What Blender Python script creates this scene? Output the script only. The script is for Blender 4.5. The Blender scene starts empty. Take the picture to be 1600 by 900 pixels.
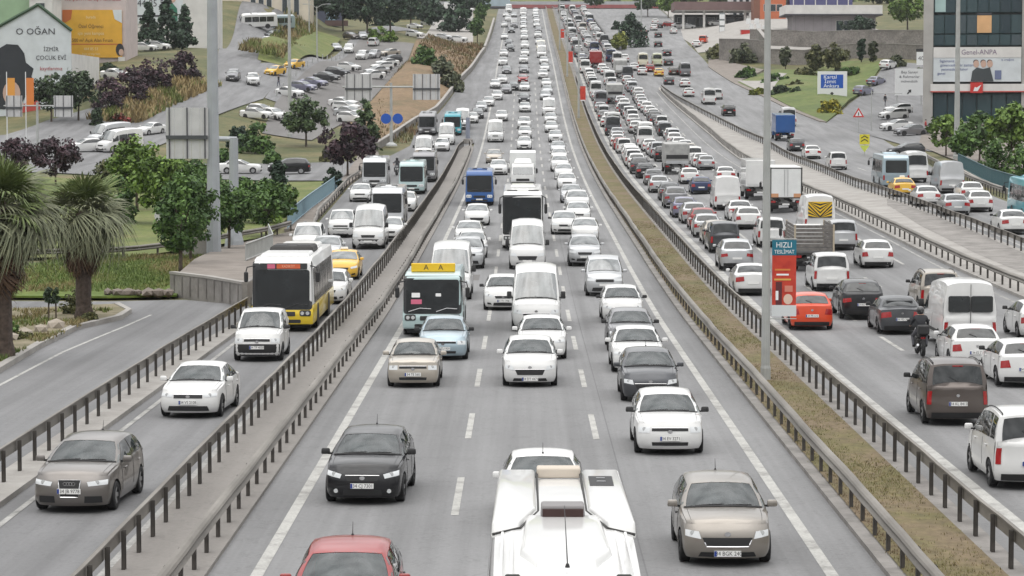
import bpy, bmesh, math, random
import numpy as np
from mathutils import Vector, Matrix

scene = bpy.context.scene
COL = scene.collection
random.seed(7)

# ------------------------------------------------------------------ camera
CAM_H = 8.63
FPX = 4200.0                      # focal length in pixels of a 1600 wide frame
PITCH = math.atan(264 / FPX)
YAW = math.atan(18 / FPX * math.cos(PITCH))
cam_data = bpy.data.cameras.new('camera')
cam_data.lens = FPX / 1600 * 36.0
cam_data.sensor_width = 36.0
cam_data.clip_start = 1.0
cam_data.clip_end = 6000.0
cam = bpy.data.objects.new('camera', cam_data)
cam.location = (0, 0, CAM_H)
cam.rotation_euler = (math.radians(90) - PITCH, 0, YAW)
COL.objects.link(cam)
scene.camera = cam

# ------------------------------------------------------------------ overcast sky, soft sun
SUN_EL, SUN_AZ = math.radians(72), math.radians(205)     # azimuth clockwise from +Y
world = bpy.data.worlds.new('World')
scene.world = world
world.use_nodes = True
wn = world.node_tree.nodes; wl = world.node_tree.links
wn.clear()
w_out = wn.new('ShaderNodeOutputWorld'); w_bg = wn.new('ShaderNodeBackground')
w_sky = wn.new('ShaderNodeTexSky'); w_sky.sky_type = 'NISHITA'; w_sky.sun_disc = False
w_sky.sun_elevation = SUN_EL; w_sky.sun_rotation = SUN_AZ
w_sky.air_density = 1.0; w_sky.dust_density = 4.0; w_sky.ozone_density = 1.0
w_tc = wn.new('ShaderNodeTexCoord'); w_map = wn.new('ShaderNodeMapping')
w_map.inputs['Scale'].default_value = (1, 1, 2.6)
w_noise = wn.new('ShaderNodeTexNoise')
w_noise.inputs['Scale'].default_value = 4.5; w_noise.inputs['Detail'].default_value = 6.0; w_noise.inputs['Roughness'].default_value = .55
w_ramp = wn.new('ShaderNodeMapRange')
w_ramp.inputs['From Min'].default_value = .3; w_ramp.inputs['From Max'].default_value = .7
w_ramp.inputs['To Min'].default_value = 6.0; w_ramp.inputs['To Max'].default_value = 16.0
w_grey = wn.new('ShaderNodeCombineColor')
w_mix = wn.new('ShaderNodeMix'); w_mix.data_type = 'RGBA'
w_mix.inputs['Factor'].default_value = .92               # cloud cover over the clear sky
wl.new(w_tc.outputs['Generated'], w_map.inputs['Vector']); wl.new(w_map.outputs[0], w_noise.inputs['Vector'])
wl.new(w_noise.outputs['Fac'], w_ramp.inputs['Value'])
w_sep = wn.new('ShaderNodeSeparateXYZ'); w_grad = wn.new('ShaderNodeMapRange')           # an overcast sky is brightest overhead
w_grad.inputs['To Min'].default_value = .30; w_grad.inputs['To Max'].default_value = 1.75
w_mul = wn.new('ShaderNodeMath'); w_mul.operation = 'MULTIPLY'
wl.new(w_tc.outputs['Generated'], w_sep.inputs[0]); wl.new(w_sep.outputs['Z'], w_grad.inputs['Value'])
wl.new(w_ramp.outputs[0], w_mul.inputs[0]); wl.new(w_grad.outputs[0], w_mul.inputs[1])
for k in range(3): wl.new(w_mul.outputs[0], w_grey.inputs[k])
wl.new(w_sky.outputs[0], w_mix.inputs['A']); wl.new(w_grey.outputs[0], w_mix.inputs['B'])
wl.new(w_mix.outputs['Result'], w_bg.inputs['Color'])
w_bg.inputs['Strength'].default_value = .10
wl.new(w_bg.outputs[0], w_out.inputs['Surface'])

sun_data = bpy.data.lights.new('sun', 'SUN')
sun_data.energy = 1.1; sun_data.angle = math.radians(80); sun_data.color = (1.0, .97, .92)
sun = bpy.data.objects.new('sun', sun_data)
sd = Vector((math.sin(SUN_AZ)*math.cos(SUN_EL), math.cos(SUN_AZ)*math.cos(SUN_EL), math.sin(SUN_EL)))
sun.rotation_euler = sd.to_track_quat('Z', 'Y').to_euler()
sun.location = (0, 0, 80)
COL.objects.link(sun)

scene.view_settings.view_transform = 'Standard'
scene.view_settings.look = 'None'
scene.view_settings.exposure = 0.24
scene.view_settings.gamma = 1.0
scene.cycles.max_bounces = 4
scene.cycles.diffuse_bounces = 2
scene.cycles.glossy_bounces = 2
scene.cycles.transparent_max_bounces = 4
scene.cycles.caustics_reflective = False; scene.cycles.caustics_refractive = False

import numpy as np
# ---- height of the land: the near road is flat at z = 0, the road climbs in the distance
GY = np.array([-200., 0., 110., 140., 165., 198., 243., 321., 389., 512., 680., 760., 880., 925., 1000., 1500.])
GZ = np.array([0., 0., 0., .30, .75, 1.35, 2.3, 5.0, 8.8, 18.0, 30.0, 36.0, 44.4, 45.4, 42.0, 42.0])
def _slopes(x, y):
    h = np.diff(x); d = np.diff(y) / h
    m = np.zeros_like(x); m[0] = d[0]; m[-1] = d[-1]
    for i in range(1, len(x) - 1):
        if d[i-1] * d[i] > 0:
            w1 = 2*h[i] + h[i-1]; w2 = h[i] + 2*h[i-1]
            m[i] = (w1 + w2) / (w1/d[i-1] + w2/d[i])
    return m
GM = _slopes(GY, GZ)
def road_height(Y):
    Y = np.asarray(Y, float)
    i = np.clip(np.searchsorted(GY, Y) - 1, 0, len(GY) - 2)
    h = GY[i+1] - GY[i]; t = (Y - GY[i]) / h
    return ((1+2*t)*(1-t)**2*GZ[i] + t*(1-t)**2*h*GM[i] + t*t*(3-2*t)*GZ[i+1] + t*t*(t-1)*h*GM[i+1])
# points where the land beside the road stands above (+) or below (-) the road's own profile: x, y, offset
SIDE = np.array([
 (-44., 378., 5.0), (-33., 420., 3.0), (-22., 442., 3.6), (-17., 470., 4.0), (-40., 430., 9.0), (-55., 410., 9.0), (-60., 380., 7.),
 (-50., 336., 0.5), (-68., 340., 1.0), (-27., 300., -0.5), (-32., 260., -0.6), (-30., 200., 0.), (-20., 171., -.4), (-20., 120., 0.), (-20., 60., 0.), (-40., 100., 0.), (-45., 160., 0.),
 (-20., 560., 4.0), (-30., 600., 6.), (-60., 600., 12.), (-100., 450., 12.), (-100., 300., 3.), (-60., 250., 0.), (-60., 200., 0.), (-80., 120., 0.),(-22., 380., 1.6),(-28., 350., 1.2),
 (14., 90., 0.), (14., 130., .35), (24., 130., .5), (14., 180., .6), (24., 185., 1.3), (36., 185., 1.5), (14., 240., .7), (28., 240., 1.2), (40., 240., 1.2),
 (20., 320., .5), (32., 336., .8), (24., 370., .8), (45., 330., .5), (60., 300., 1.), (60., 380., 1.5), (50., 420., 0.), (45., 480., 0.), (30., 470., -.5), (30., 560., 0.), (45., 570., 3.), (70., 500., 3.),
 (20., 640., -1.), (60., 640., 4.), (100., 450., 4.), (100., 250., 2.), (100., 100., 0.), (40., 90., 0.), (60., 140., .8)])
_ax = np.array([(x, y) for x in (-7., -2., 3., 9.) for y in range(0, 1000, 25)], float)
SP = np.vstack([SIDE[:, :2], _ax]); SV = np.concatenate([SIDE[:, 2], np.zeros(len(_ax))])
def land(X, Y):
    X, Y = np.broadcast_arrays(np.asarray(X, float), np.asarray(Y, float))
    w = np.exp(-((X[..., None] - SP[:, 0]) / 6.5)**2 / 2 - ((Y[..., None] - SP[:, 1]) / 26.)**2 / 2) + \
        .03*np.exp(-((X[..., None] - SP[:, 0]) / 22.)**2 / 2 - ((Y[..., None] - SP[:, 1]) / 70.)**2 / 2) + 1e-12
    return road_height(Y) + (w * SV).sum(-1) / (w.sum(-1) + 1e-6)
# ------------------------------------------------------------------ naming and linking
def tag(o, label=None, cat=None, group=None, kind=None):
    if label: o['label'] = label
    if cat: o['category'] = cat
    if group: o['group'] = group
    if kind: o['kind'] = kind
    return o
def link(name, data, parent=None, loc=None, rot=None):
    o = bpy.data.objects.new(name, data)
    COL.objects.link(o)
    if parent is not None: o.parent = parent
    if loc is not None: o.location = loc
    if rot is not None: o.rotation_euler = rot
    return o
def empty(name, loc=(0, 0, 0), rz=0.0, rx=0.0):
    o = link(name, None, None, loc, (rx, 0, rz))
    o.empty_display_size = .3
    return o
def raw_mesh(name, V, Fc, mats=(), fm=None, smooth=False, sharp=None):
    me = bpy.data.meshes.new(name)
    me.from_pydata([tuple(map(float, v)) for v in V], [], [tuple(f) for f in Fc])
    for m in mats: me.materials.append(m)
    if fm is not None: me.polygons.foreach_set('material_index', np.asarray(fm, np.int32))
    if smooth:
        me.polygons.foreach_set('use_smooth', np.ones(len(me.polygons), bool))
        if sharp: me.set_sharp_from_angle(angle=math.radians(sharp))
    me.update()
    return me

class MB:
    """collects shapes that become ONE mesh"""
    def __init__(s): s.V, s.F, s.M = [], [], []
    def add(s, V, F, m=0):
        b = len(s.V); s.V.extend([tuple(v) for v in V]); s.F.extend([tuple(i + b for i in f) for f in F]); s.M.extend([m]*len(F)); return s
    def box(s, c, d, m=0, rz=0.0, taper=1.0, rx=0.0):
        x, y, z = d[0]/2, d[1]/2, d[2]/2
        P = [(-x, -y, -z), (x, -y, -z), (x, y, -z), (-x, y, -z), (-x*taper, -y*taper, z), (x*taper, -y*taper, z), (x*taper, y*taper, z), (-x*taper, y*taper, z)]
        R = Matrix.Rotation(rz, 3, 'Z') @ Matrix.Rotation(rx, 3, 'X')
        P = [R @ Vector(p) + Vector(c) for p in P]
        return s.add(P, [(0, 3, 2, 1), (4, 5, 6, 7), (0, 1, 5, 4), (1, 2, 6, 5), (2, 3, 7, 6), (3, 0, 4, 7)], m)
    def tube(s, pts, r, n=6, m=0, caps=True):
        pts = [Vector(p) for p in pts]; k = len(pts)
        rs = r if isinstance(r, (list, tuple)) else [r]*k
        V, F = [], []
        for i, p in enumerate(pts):
            t = (pts[min(i+1, k-1)] - pts[max(i-1, 0)]).normalized()
            a = t.cross(Vector((0, 0, 1)) if abs(t.z) < .95 else Vector((1, 0, 0))).normalized(); b = t.cross(a)
            for j in range(n):
                an = 2*math.pi*j/n; V.append(p + (a*math.cos(an) + b*math.sin(an))*rs[i])
        for i in range(k-1):
            for j in range(n):
                F.append((i*n+j, i*n+(j+1) % n, (i+1)*n+(j+1) % n, (i+1)*n+j))
        if caps: F += [tuple(range(n))[::-1], tuple(range((k-1)*n, k*n))]
        return s.add(V, F, m)
    def lathe_x(s, prof, n=20, m=0, c=(0, 0, 0), sx=1):
        """profile (x, r) turned about the X axis"""
        V, F = [], []; k = len(prof)
        for (x, r) in prof:
            for j in range(n):
                a = 2*math.pi*j/n; V.append((c[0] + sx*x, c[1] + r*math.cos(a), c[2] + r*math.sin(a)))
        for i in range(k-1):
            for j in range(n): F.append((i*n+j, i*n+(j+1) % n, (i+1)*n+(j+1) % n, (i+1)*n+j))
        return s.add(V, F, m)
    def lathe_z(s, prof, n=14, m=0, c=(0, 0, 0)):
        V, F = [], []; k = len(prof)
        for (r, z) in prof:
            for j in range(n):
                a = 2*math.pi*j/n; V.append((c[0] + r*math.cos(a), c[1] + r*math.sin(a), c[2] + z))
        for i in range(k-1):
            for j in range(n): F.append((i*n+j, i*n+(j+1) % n, (i+1)*n+(j+1) % n, (i+1)*n+j))
        return s.add(V, F, m)
    def grid(s, G, m=0):
        nu, nv = G.shape[:2]
        F = [(i*nv+j, i*nv+j+1, (i+1)*nv+j+1, (i+1)*nv+j) for i in range(nu-1) for j in range(nv-1)]
        return s.add(G.reshape(-1, 3), F, m)
    def mesh(s, name, mats, smooth=False, sharp=35, merge=None):
        me = raw_mesh(name, s.V, s.F, mats, s.M)
        if merge or smooth:
            bm = bmesh.new(); bm.from_mesh(me)
            if merge: bmesh.ops.remove_doubles(bm, verts=bm.verts, dist=merge)
            if merge: bmesh.ops.recalc_face_normals(bm, faces=bm.faces)
            bm.to_mesh(me); bm.free()
        if smooth:
            me.polygons.foreach_set('use_smooth', np.ones(len(me.polygons), bool))
            me.set_sharp_from_angle(angle=math.radians(sharp))
        me.update()
        return me
    def build(s, name, mats, parent=None, loc=None, rot=None, **kw):
        if not isinstance(mats, (list, tuple)): mats = [mats]
        return link(name, s.mesh(name, mats, **kw), parent, loc, rot)

def bevel_box(c, d, bev=.05, seg=2, taper_x=1.0, taper_y=1.0, shift_y=0.0):
    """a rounded box as vertex and face lists"""
    bm = bmesh.new()
    bmesh.ops.create_cube(bm, size=1.0)
    for v in bm.verts:
        t = v.co.z > 0
        v.co = Vector((v.co.x*d[0]*(taper_x if t else 1), v.co.y*d[1]*(taper_y if t else 1) + (shift_y if t else 0), v.co.z*d[2]))
    if bev > 0: bmesh.ops.bevel(bm, geom=bm.edges[:], offset=bev, segments=seg, profile=.5, affect='EDGES', clamp_overlap=True)
    bm.verts.ensure_lookup_table()
    V = [v.co + Vector(c) for v in bm.verts]; F = [tuple(v.index for v in f.verts) for f in bm.faces]
    bm.free()
    return V, F

_fontcache = {}
def text_vf(txt, size=1.0, squeeze=1.0):
    """flat lettering in the XZ plane, centred; returns vertex and face lists"""
    key = (txt,)
    if key not in _fontcache:
        cu = bpy.data.curves.new('t', 'FONT'); cu.body = txt; cu.align_x = 'CENTER'; cu.align_y = 'CENTER'; cu.size = 1.0; cu.resolution_u = 2
        ob = bpy.data.objects.new('t', cu); COL.objects.link(ob)
        dg = bpy.context.evaluated_depsgraph_get()
        me = bpy.data.meshes.new_from_object(ob.evaluated_get(dg))
        V = [tuple(v.co) for v in me.vertices]; F = [tuple(p.vertices) for p in me.polygons]
        bpy.data.objects.remove(ob); bpy.data.curves.remove(cu); bpy.data.meshes.remove(me)
        _fontcache[key] = (V, F)
    V, F = _fontcache[key]
    return [(v[0]*size*squeeze, 0.0, v[1]*size) for v in V], F

# ------------------------------------------------------------------ materials
def new_mat(name):
    m = bpy.data.materials.new(name); m.use_nodes = True
    nt = m.node_tree
    return m, nt, nt.nodes['Principled BSDF']
def flat(name, col, rough=.6, metal=0.0, coat=0.0, spec=None, ior=None, noise=0.0, nscale=3.0, bump=0.0, objcoords=False):
    m, nt, b = new_mat(name)
    b.inputs['Base Color'].default_value = (*col, 1); b.inputs['Roughness'].default_value = rough; b.inputs['Metallic'].default_value = metal
    if coat: b.inputs['Coat Weight'].default_value = coat; b.inputs['Coat Roughness'].default_value = .04
    if ior: b.inputs['IOR'].default_value = ior
    if noise or bump:
        tc = nt.nodes.new('ShaderNodeTexCoord'); n = nt.nodes.new('ShaderNodeTexNoise')
        n.inputs['Scale'].default_value = nscale; n.inputs['Detail'].default_value = 5
        nt.links.new(tc.outputs['Object'], n.inputs['Vector'])
        if noise:
            r = nt.nodes.new('ShaderNodeMapRange'); r.inputs['From Min'].default_value = .3; r.inputs['From Max'].default_value = .7
            r.inputs['To Min'].default_value = 1-noise; r.inputs['To Max'].default_value = 1+noise
            mx = nt.nodes.new('ShaderNodeMix'); mx.data_type = 'RGBA'; mx.blend_type = 'MULTIPLY'; mx.inputs['Factor'].default_value = 1
            mx.inputs['A'].default_value = (*col, 1)
            nt.links.new(n.outputs['Fac'], r.inputs['Value']); nt.links.new(r.outputs[0], mx.inputs['B']); nt.links.new(mx.outputs['Result'], b.inputs['Base Color'])
        if bump:
            bp = nt.nodes.new('ShaderNodeBump'); bp.inputs['Strength'].default_value = bump; bp.inputs['Distance'].default_value = .02
            nt.links.new(n.outputs['Fac'], bp.inputs['Height']); nt.links.new(bp.outputs[0], b.inputs['Normal'])
    return m
def ramp_mat(name, stops, scale=1.0, detail=6, rough=.9, scale2=None, stops2=None, bump=.0, mixfac=.5, stretch=(1, 1, 1), coords='Object'):
    """noise driven colour variation, two scales"""
    m, nt, b = new_mat(name); N, L = nt.nodes, nt.links
    b.inputs['Roughness'].default_value = rough
    tc = N.new('ShaderNodeTexCoord'); mp = N.new('ShaderNodeMapping'); mp.inputs['Scale'].default_value = stretch
    L.new(tc.outputs[coords], mp.inputs[0])
    def layer(sc, st):
        n = N.new('ShaderNodeTexNoise'); n.inputs['Scale'].default_value = sc; n.inputs['Detail'].default_value = detail; n.inputs['Roughness'].default_value = .6
        L.new(mp.outputs[0], n.inputs['Vector'])
        r = N.new('ShaderNodeValToRGB'); el = r.color_ramp.elements
        while len(el) < len(st): el.new(.5)
        for e, (p, c) in zip(el, st): e.position = p; e.color = (*c, 1)
        L.new(n.outputs['Fac'], r.inputs[0]); return n, r
    n1, r1 = layer(scale, stops); out = r1.outputs[0]
    if scale2:
        n2, r2 = layer(scale2, stops2)
        mx = N.new('ShaderNodeMix'); mx.data_type = 'RGBA'; mx.blend_type = 'MULTIPLY'; mx.inputs['Factor'].default_value = mixfac
        L.new(out, mx.inputs['A']); L.new(r2.outputs[0], mx.inputs['B']); out = mx.outputs['Result']
    L.new(out, b.inputs['Base Color'])
    if bump:
        bp = N.new('ShaderNodeBump'); bp.inputs['Strength'].default_value = bump; bp.inputs['Distance'].default_value = .03
        L.new((n2 if scale2 else n1).outputs['Fac'], bp.inputs['Height']); L.new(bp.outputs[0], b.inputs['Normal'])
    return m
# ================================================================== ground, roads, markings
def asphalt(name, base, streak=.16, patch=.20):
    m, nt, b = new_mat(name); N, L = nt.nodes, nt.links
    b.inputs['Roughness'].default_value = .82
    tc = N.new('ShaderNodeTexCoord')
    def noise(scale, stretch, det=5):
        mp = N.new('ShaderNodeMapping'); mp.inputs['Scale'].default_value = stretch; L.new(tc.outputs['Object'], mp.inputs[0])
        n = N.new('ShaderNodeTexNoise'); n.inputs['Scale'].default_value = scale; n.inputs['Detail'].default_value = det; n.inputs['Roughness'].default_value = .62
        L.new(mp.outputs[0], n.inputs['Vector']); return n
    def rng(n, lo, hi, a=.3, c=.7):
        r = N.new('ShaderNodeMapRange'); r.inputs['From Min'].default_value = a; r.inputs['From Max'].default_value = c; r.inputs['To Min'].default_value = lo; r.inputs['To Max'].default_value = hi
        L.new(n.outputs['Fac'], r.inputs['Value']); return r
    def mul(a, c):
        x = N.new('ShaderNodeMath'); x.operation = 'MULTIPLY'; L.new(a.outputs[0], x.inputs[0]); L.new(c.outputs[0], x.inputs[1]); return x
    lanes = rng(noise(1.0, (1.05, .012, 1)), 1-streak*1.5, 1+streak*1.5)      # worn wheel tracks and oil bands along the lanes
    blot = rng(noise(.07, (1, .55, 1)), 1-patch, 1+patch*.8)
    fine = rng(noise(9.0, (1, 1, 1), 8), .90, 1.10)
    crack = noise(.55, (1, .8, 1), 9)
    cr = N.new('ShaderNodeMath'); cr.operation = 'SUBTRACT'; cr.inputs[1].default_value = .5; L.new(crack.outputs['Fac'], cr.inputs[0])
    ab = N.new('ShaderNodeMath'); ab.operation = 'ABSOLUTE'; L.new(cr.outputs[0], ab.inputs[0])
    ck = N.new('ShaderNodeMapRange'); ck.inputs['From Min'].default_value = .0; ck.inputs['From Max'].default_value = .008; ck.inputs['To Min'].default_value = .80; ck.inputs['To Max'].default_value = 1
    L.new(ab.outputs[0], ck.inputs['Value'])
    f = mul(mul(mul(lanes, blot), fine), ck)
    mx = N.new('ShaderNodeMix'); mx.data_type = 'RGBA'; mx.blend_type = 'MULTIPLY'; mx.inputs['Factor'].default_value = 1; mx.inputs['A'].default_value = (*base, 1)
    L.new(f.outputs[0], mx.inputs['B']); L.new(mx.outputs['Result'], b.inputs['Base Color'])
    bp = N.new('ShaderNodeBump'); bp.inputs['Strength'].default_value = .25; bp.inputs['Distance'].default_value = .01; nb = noise(60, (1, 1, 1), 3)
    L.new(nb.outputs['Fac'], bp.inputs['Height']); L.new(bp.outputs[0], b.inputs['Normal'])
    return m
ASPH_MAIN = asphalt('worn_grey_asphalt', (.176, .176, .178))
ASPH_SIDE = asphalt('side_road_asphalt', (.155, .155, .158))
ASPH_OLD = asphalt('old_patched_asphalt', (.125, .119, .115), .06, .22)
CONC = ramp_mat('pale_concrete', [(.3, (.24, .225, .21)), (.55, (.31, .295, .275)), (.75, (.36, .345, .325))], .6, scale2=6, stops2=[(.3, (.8, .8, .8)), (.7, (1.1, 1.1, 1.1))], bump=.2)
CONC_D = ramp_mat('stained_concrete', [(.3, (.15, .14, .13)), (.6, (.25, .235, .22)), (.8, (.30, .285, .27))], .9, scale2=5, stops2=[(.3, (.7, .7, .7)), (.7, (1.1, 1.1, 1.1))], bump=.2)
PAVE = ramp_mat('pavement_slabs', [(.3, (.145, .125, .108)), (.6, (.205, .18, .158)), (.8, (.25, .225, .20))], .7, scale2=8, stops2=[(.3, (.8, .8, .8)), (.7, (1.1, 1.1, 1.1))], bump=.2)
DRY = ramp_mat('dry_grass_earth', [(.25, (.050, .065, .020)), (.45, (.085, .090, .032)), (.62, (.145, .125, .055)), (.8, (.18, .145, .075))], .16, scale2=1.9, stops2=[(.25, (.55, .55, .5)), (.7, (1.2, 1.2, 1.2))], mixfac=.9, bump=.5)
BROWN = ramp_mat('brown_dry_slope', [(.25, (.10, .085, .04)), (.45, (.175, .12, .062)), (.65, (.205, .14, .078)), (.8, (.15, .13, .055))], .13, scale2=1.4, stops2=[(.25, (.55, .5, .5)), (.7, (1.2, 1.2, 1.2))], mixfac=.9, bump=.5)
LAWN = ramp_mat('green_lawn', [(.3, (.068, .108, .016)), (.5, (.10, .15, .022)), (.7, (.145, .175, .035))], .35, scale2=4, stops2=[(.3, (.65, .65, .6)), (.7, (1.15, 1.15, 1.1))], mixfac=.8, bump=.4)
OLIVE = ramp_mat('olive_rough_grass', [(.3, (.075, .105, .020)), (.5, (.115, .14, .030)), (.7, (.165, .16, .055))], .25, scale2=3, stops2=[(.3, (.6, .6, .6)), (.7, (1.15, 1.15, 1.1))], mixfac=.8, bump=.4)
MEDGRASS = ramp_mat('median_dry_grass', [(.25, (.088, .082, .030)), (.42, (.130, .112, .044)), (.55, (.155, .118, .066)), (.75, (.18, .130, .088))], .5, scale2=5, stops2=[(.3, (.6, .58, .55)), (.7, (1.2, 1.2, 1.15))], mixfac=.9, bump=.6, stretch=(1, .6, 1))
PAINTW = ramp_mat('worn_road_paint', [(.35, (.28, .275, .26)), (.5, (.40, .395, .375)), (.7, (.46, .455, .43))], 1.3, scale2=14, stops2=[(.35, (.72, .72, .72)), (.6, (1, 1, 1))], mixfac=.9)
PAINTF = ramp_mat('faded_road_paint', [(.35, (.22, .22, .21)), (.5, (.34, .335, .32)), (.7, (.44, .435, .42))], 1.0, scale2=12, stops2=[(.35, (.6, .6, .6)), (.6, (1, 1, 1))], mixfac=.9)

def struct(o): o['kind'] = 'structure'; return o
def ground_sheet():
    xs = np.concatenate([np.linspace(-420, -90, 12), np.arange(-86, 108, 3.0), np.linspace(112, 460, 12)])
    ys = np.concatenate([np.linspace(-60, 24, 5), np.arange(28, 700, 6.0), np.arange(704, 1010, 14.)])
    X, Y = np.meshgrid(xs, ys); Z = land(X, Y) - .10
    Z = np.where((X > -5.5) & (X < 6.5), Z - .1, Z)
    m = MB(); m.grid(np.stack([X, Y, Z], -1)); o = m.build('ground', DRY, smooth=True, sharp=60); struct(o)
ground_sheet()
def hills():
    xs = np.linspace(-420, 460, 60); ys = np.array([960, 985, 1010, 1030, 1050, 1080, 1130, 1200, 1300, 1450.])
    X, Y = np.meshgrid(xs, ys); rise = np.interp(Y, [960, 1010, 1050, 1130, 1300, 1450], [41, 42, 52, 70, 105, 120])
    road = np.exp(-((X - 8)/22)**2); rise = rise - road*np.interp(Y, [960, 1010, 1130, 1300], [.5, .3, 14, 20])
    Z = rise + 3*np.sin(X*.05 + 1) * np.clip((Y - 1010)/60, 0, 1)
    m = MB(); m.grid(np.stack([X, Y, Z], -1)); struct(m.build('hills', OLIVE, smooth=True, sharp=60))
hills()

def region(name, poly, zoff, mat, step=6.0, zfun=None, skirt=0.0, kind='structure', parent=None):
    """a sheet over an outline on the land, cut finely enough to follow it"""
    bm = bmesh.new()
    f = bm.faces.new([bm.verts.new((x, y, 0)) for x, y in poly])
    if f.normal.z < 0 or True:
        bm.normal_update()
        if f.normal.z < 0: f.normal_flip()
    bmesh.ops.triangulate(bm, faces=bm.faces[:])
    x0, x1 = min(p[0] for p in poly), max(p[0] for p in poly); y0, y1 = min(p[1] for p in poly), max(p[1] for p in poly)
    y = y0 + step
    while y < y1 - .1:
        bmesh.ops.bisect_plane(bm, geom=bm.faces[:] + bm.edges[:] + bm.verts[:], plane_co=(0, y, 0), plane_no=(0, 1, 0)); y += step
    sx = max(2.5, (x1 - x0)/14); x = x0 + sx
    while x < x1 - .1:
        bmesh.ops.bisect_plane(bm, geom=bm.faces[:] + bm.edges[:] + bm.verts[:], plane_co=(x, 0, 0), plane_no=(1, 0, 0)); x += sx
    if skirt:
        be = [e for e in bm.edges if e.is_boundary]
        r = bmesh.ops.extrude_edge_only(bm, edges=be); low = {v for v in r['geom'] if isinstance(v, bmesh.types.BMVert)}
    else: low = set()
    P = np.array([(v.co.x, v.co.y) for v in bm.verts]); Z = land(P[:, 0], P[:, 1]) + zoff
    if zfun is not None: Z = Z + zfun(P[:, 0], P[:, 1])
    for v, z in zip(bm.verts, Z): v.co.z = z - (skirt if v in low else 0)
    bmesh.ops.recalc_face_normals(bm, faces=bm.faces)
    me = bpy.data.meshes.new(name); bm.to_mesh(me); bm.free(); me.materials.append(mat)
    o = link(name, me, parent)
    if kind: o['kind'] = kind
    return o
LEFT_EDGE = [(-11.9, 25), (-11.7, 116), (-12.2, 132), (-12.7, 158), (-14.8, 195), (-16.1, 249), (-15.7, 299), (-13.8, 327), (-14.4, 366), (-12.5, 394), (-9.6, 500), (-8.2, 584), (-7.9, 700), (-8.0, 1000)]
RIGHT_EDGE = [(30, 25), (30, 120), (33, 150), (36.1, 204), (38.8, 246), (42, 285), (44.5, 333), (41.5, 370), (39.5, 436), (37.3, 473), (35.8, 517), (36.3, 595), (38, 640), (42, 728), (44, 1000)]
main_road = region('main_carriageway', [(-6.1, 25), (6.95, 25), (6.95, 1000), (-6.1, 1000)], .0, ASPH_MAIN, 6)
left_road = region('left_carriageway', [(-7.5, 25), (-7.5, 318), (-6.09, 336), (-6.09, 1000)] + LEFT_EDGE[::-1], -.004, ASPH_SIDE, 6)
right_road = region('right_carriageway', [(9.3, 25)] + RIGHT_EDGE + [(9.3, 1000)], .0, ASPH_MAIN, 6)
region('paved_strip', [(-7.85, 25), (-5.98, 25), (-5.98, 322), (-6.4, 331), (-7.85, 322)], .09, asphalt('beige_grey_strip', (.215, .20, .185), .06, .16), 6, skirt=.2)
region('grass_median', [(7.15, 25), (9.05, 25), (9.05, 905), (7.15, 905)], .13, MEDGRASS, 6)
region('kerb', [(6.86, 25), (7.17, 25), (7.17, 905), (6.86, 905)], .11, CONC_D, 6, skirt=.2)
region('kerb', [(9.03, 25), (9.55, 25), (9.55, 905), (9.03, 905)], .11, CONC_D, 6, skirt=.2)
region('ramp_road', [(-12.5, 25), (-12.2, 100), (-11.9, 117.5), (-12.6, 123), (-16, 126.8), (-19.6, 126), (-50, 128), (-50, 116.5), (-22, 120.5), (-18.5, 122.8), (-17.4, 119), (-17.3, 115.4), (-18.3, 110), (-18.2, 101), (-17.8, 91), (-17.4, 25)], .0, ASPH_SIDE, 5)
region('kerb', [(-12.75, 25), (-11.72, 25), (-11.5, 116), (-11.75, 118.5), (-12.5, 100)], .13, CONC, 6, skirt=.25)
ISLAND = [(22.9, 118), (22.55, 175), (22.7, 198), (22.7, 219), (23.3, 274), (23.7, 341), (22.8, 455), (23.2, 462), (25.9, 387), (28.7, 319), (28.3, 247), (27.9, 224), (28.1, 197), (27.9, 172), (28.1, 151), (28.1, 118)]
region('traffic_island', ISLAND, .14, CONC, 6, skirt=.3)
region('island_patch', [(25.6, 118), (25.2, 150), (25.4, 172), (26.5, 196), (27.7, 205), (27.75, 118)], .148, CONC_D, 6)
region('side_road', [(41.4, 369), (44.6, 335), (46.2, 306), (60, 306), (70, 440), (72, 480), (66, 488), (61.5, 468), (51, 420.5)], .004, ASPH_SIDE, 6)
region('forecourt', [(36.2, 560), (44, 548), (75, 545), (82, 600), (85, 900), (43.9, 900), (42, 728), (38, 640)], .004, CONC, 8)
region('upper_road', [(-64, 640), (-53, 640), (-45.5, 560), (-41.5, 425), (-36.8, 404), (-36.5, 378), (-40.2, 349), (-43, 300), (-47, 272), (-90, 268), (-90, 290), (-62, 322), (-60, 338), (-56, 353), (-44.5, 379), (-45.5, 400), (-53, 470)], .01, ASPH_SIDE, 6)
region('taxi_road', [(-36.9, 403), (-41.4, 424), (-37, 437), (-36.3, 560), (-33.5, 600), (-27, 640), (-24, 610), (-33.6, 560), (-34.6, 378), (-36.4, 379)], .014, ASPH_SIDE, 6)
region('car_park', [(-34.7, 377), (-34.2, 560), (-22.7, 560), (-21.2, 461), (-23.8, 361), (-26, 330), (-33, 338)], .022, ASPH_OLD, 6)
region('upper_car_park', [(-23, 579), (-27, 889), (-16.5, 889), (-11.8, 632)], .01, CONC, 8)
region('side_street', [(-17.1, 258), (-17.3, 296), (-31, 294), (-60, 286), (-60, 268), (-31, 268)], .006, ASPH_SIDE, 5)
region('embankment', [(-20.8, 461), (-22.2, 537), (-22.8, 576), (-11.9, 630), (-8.9, 585), (-10.2, 500), (-13.1, 396), (-15.0, 368), (-17.6, 335), (-18.4, 312), (-23.5, 361)], .05, BROWN, 6, zfun=lambda x, y: 1.6*np.exp(-((x + 17)/4)**2 - ((y - 440)/70)**2))
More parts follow.
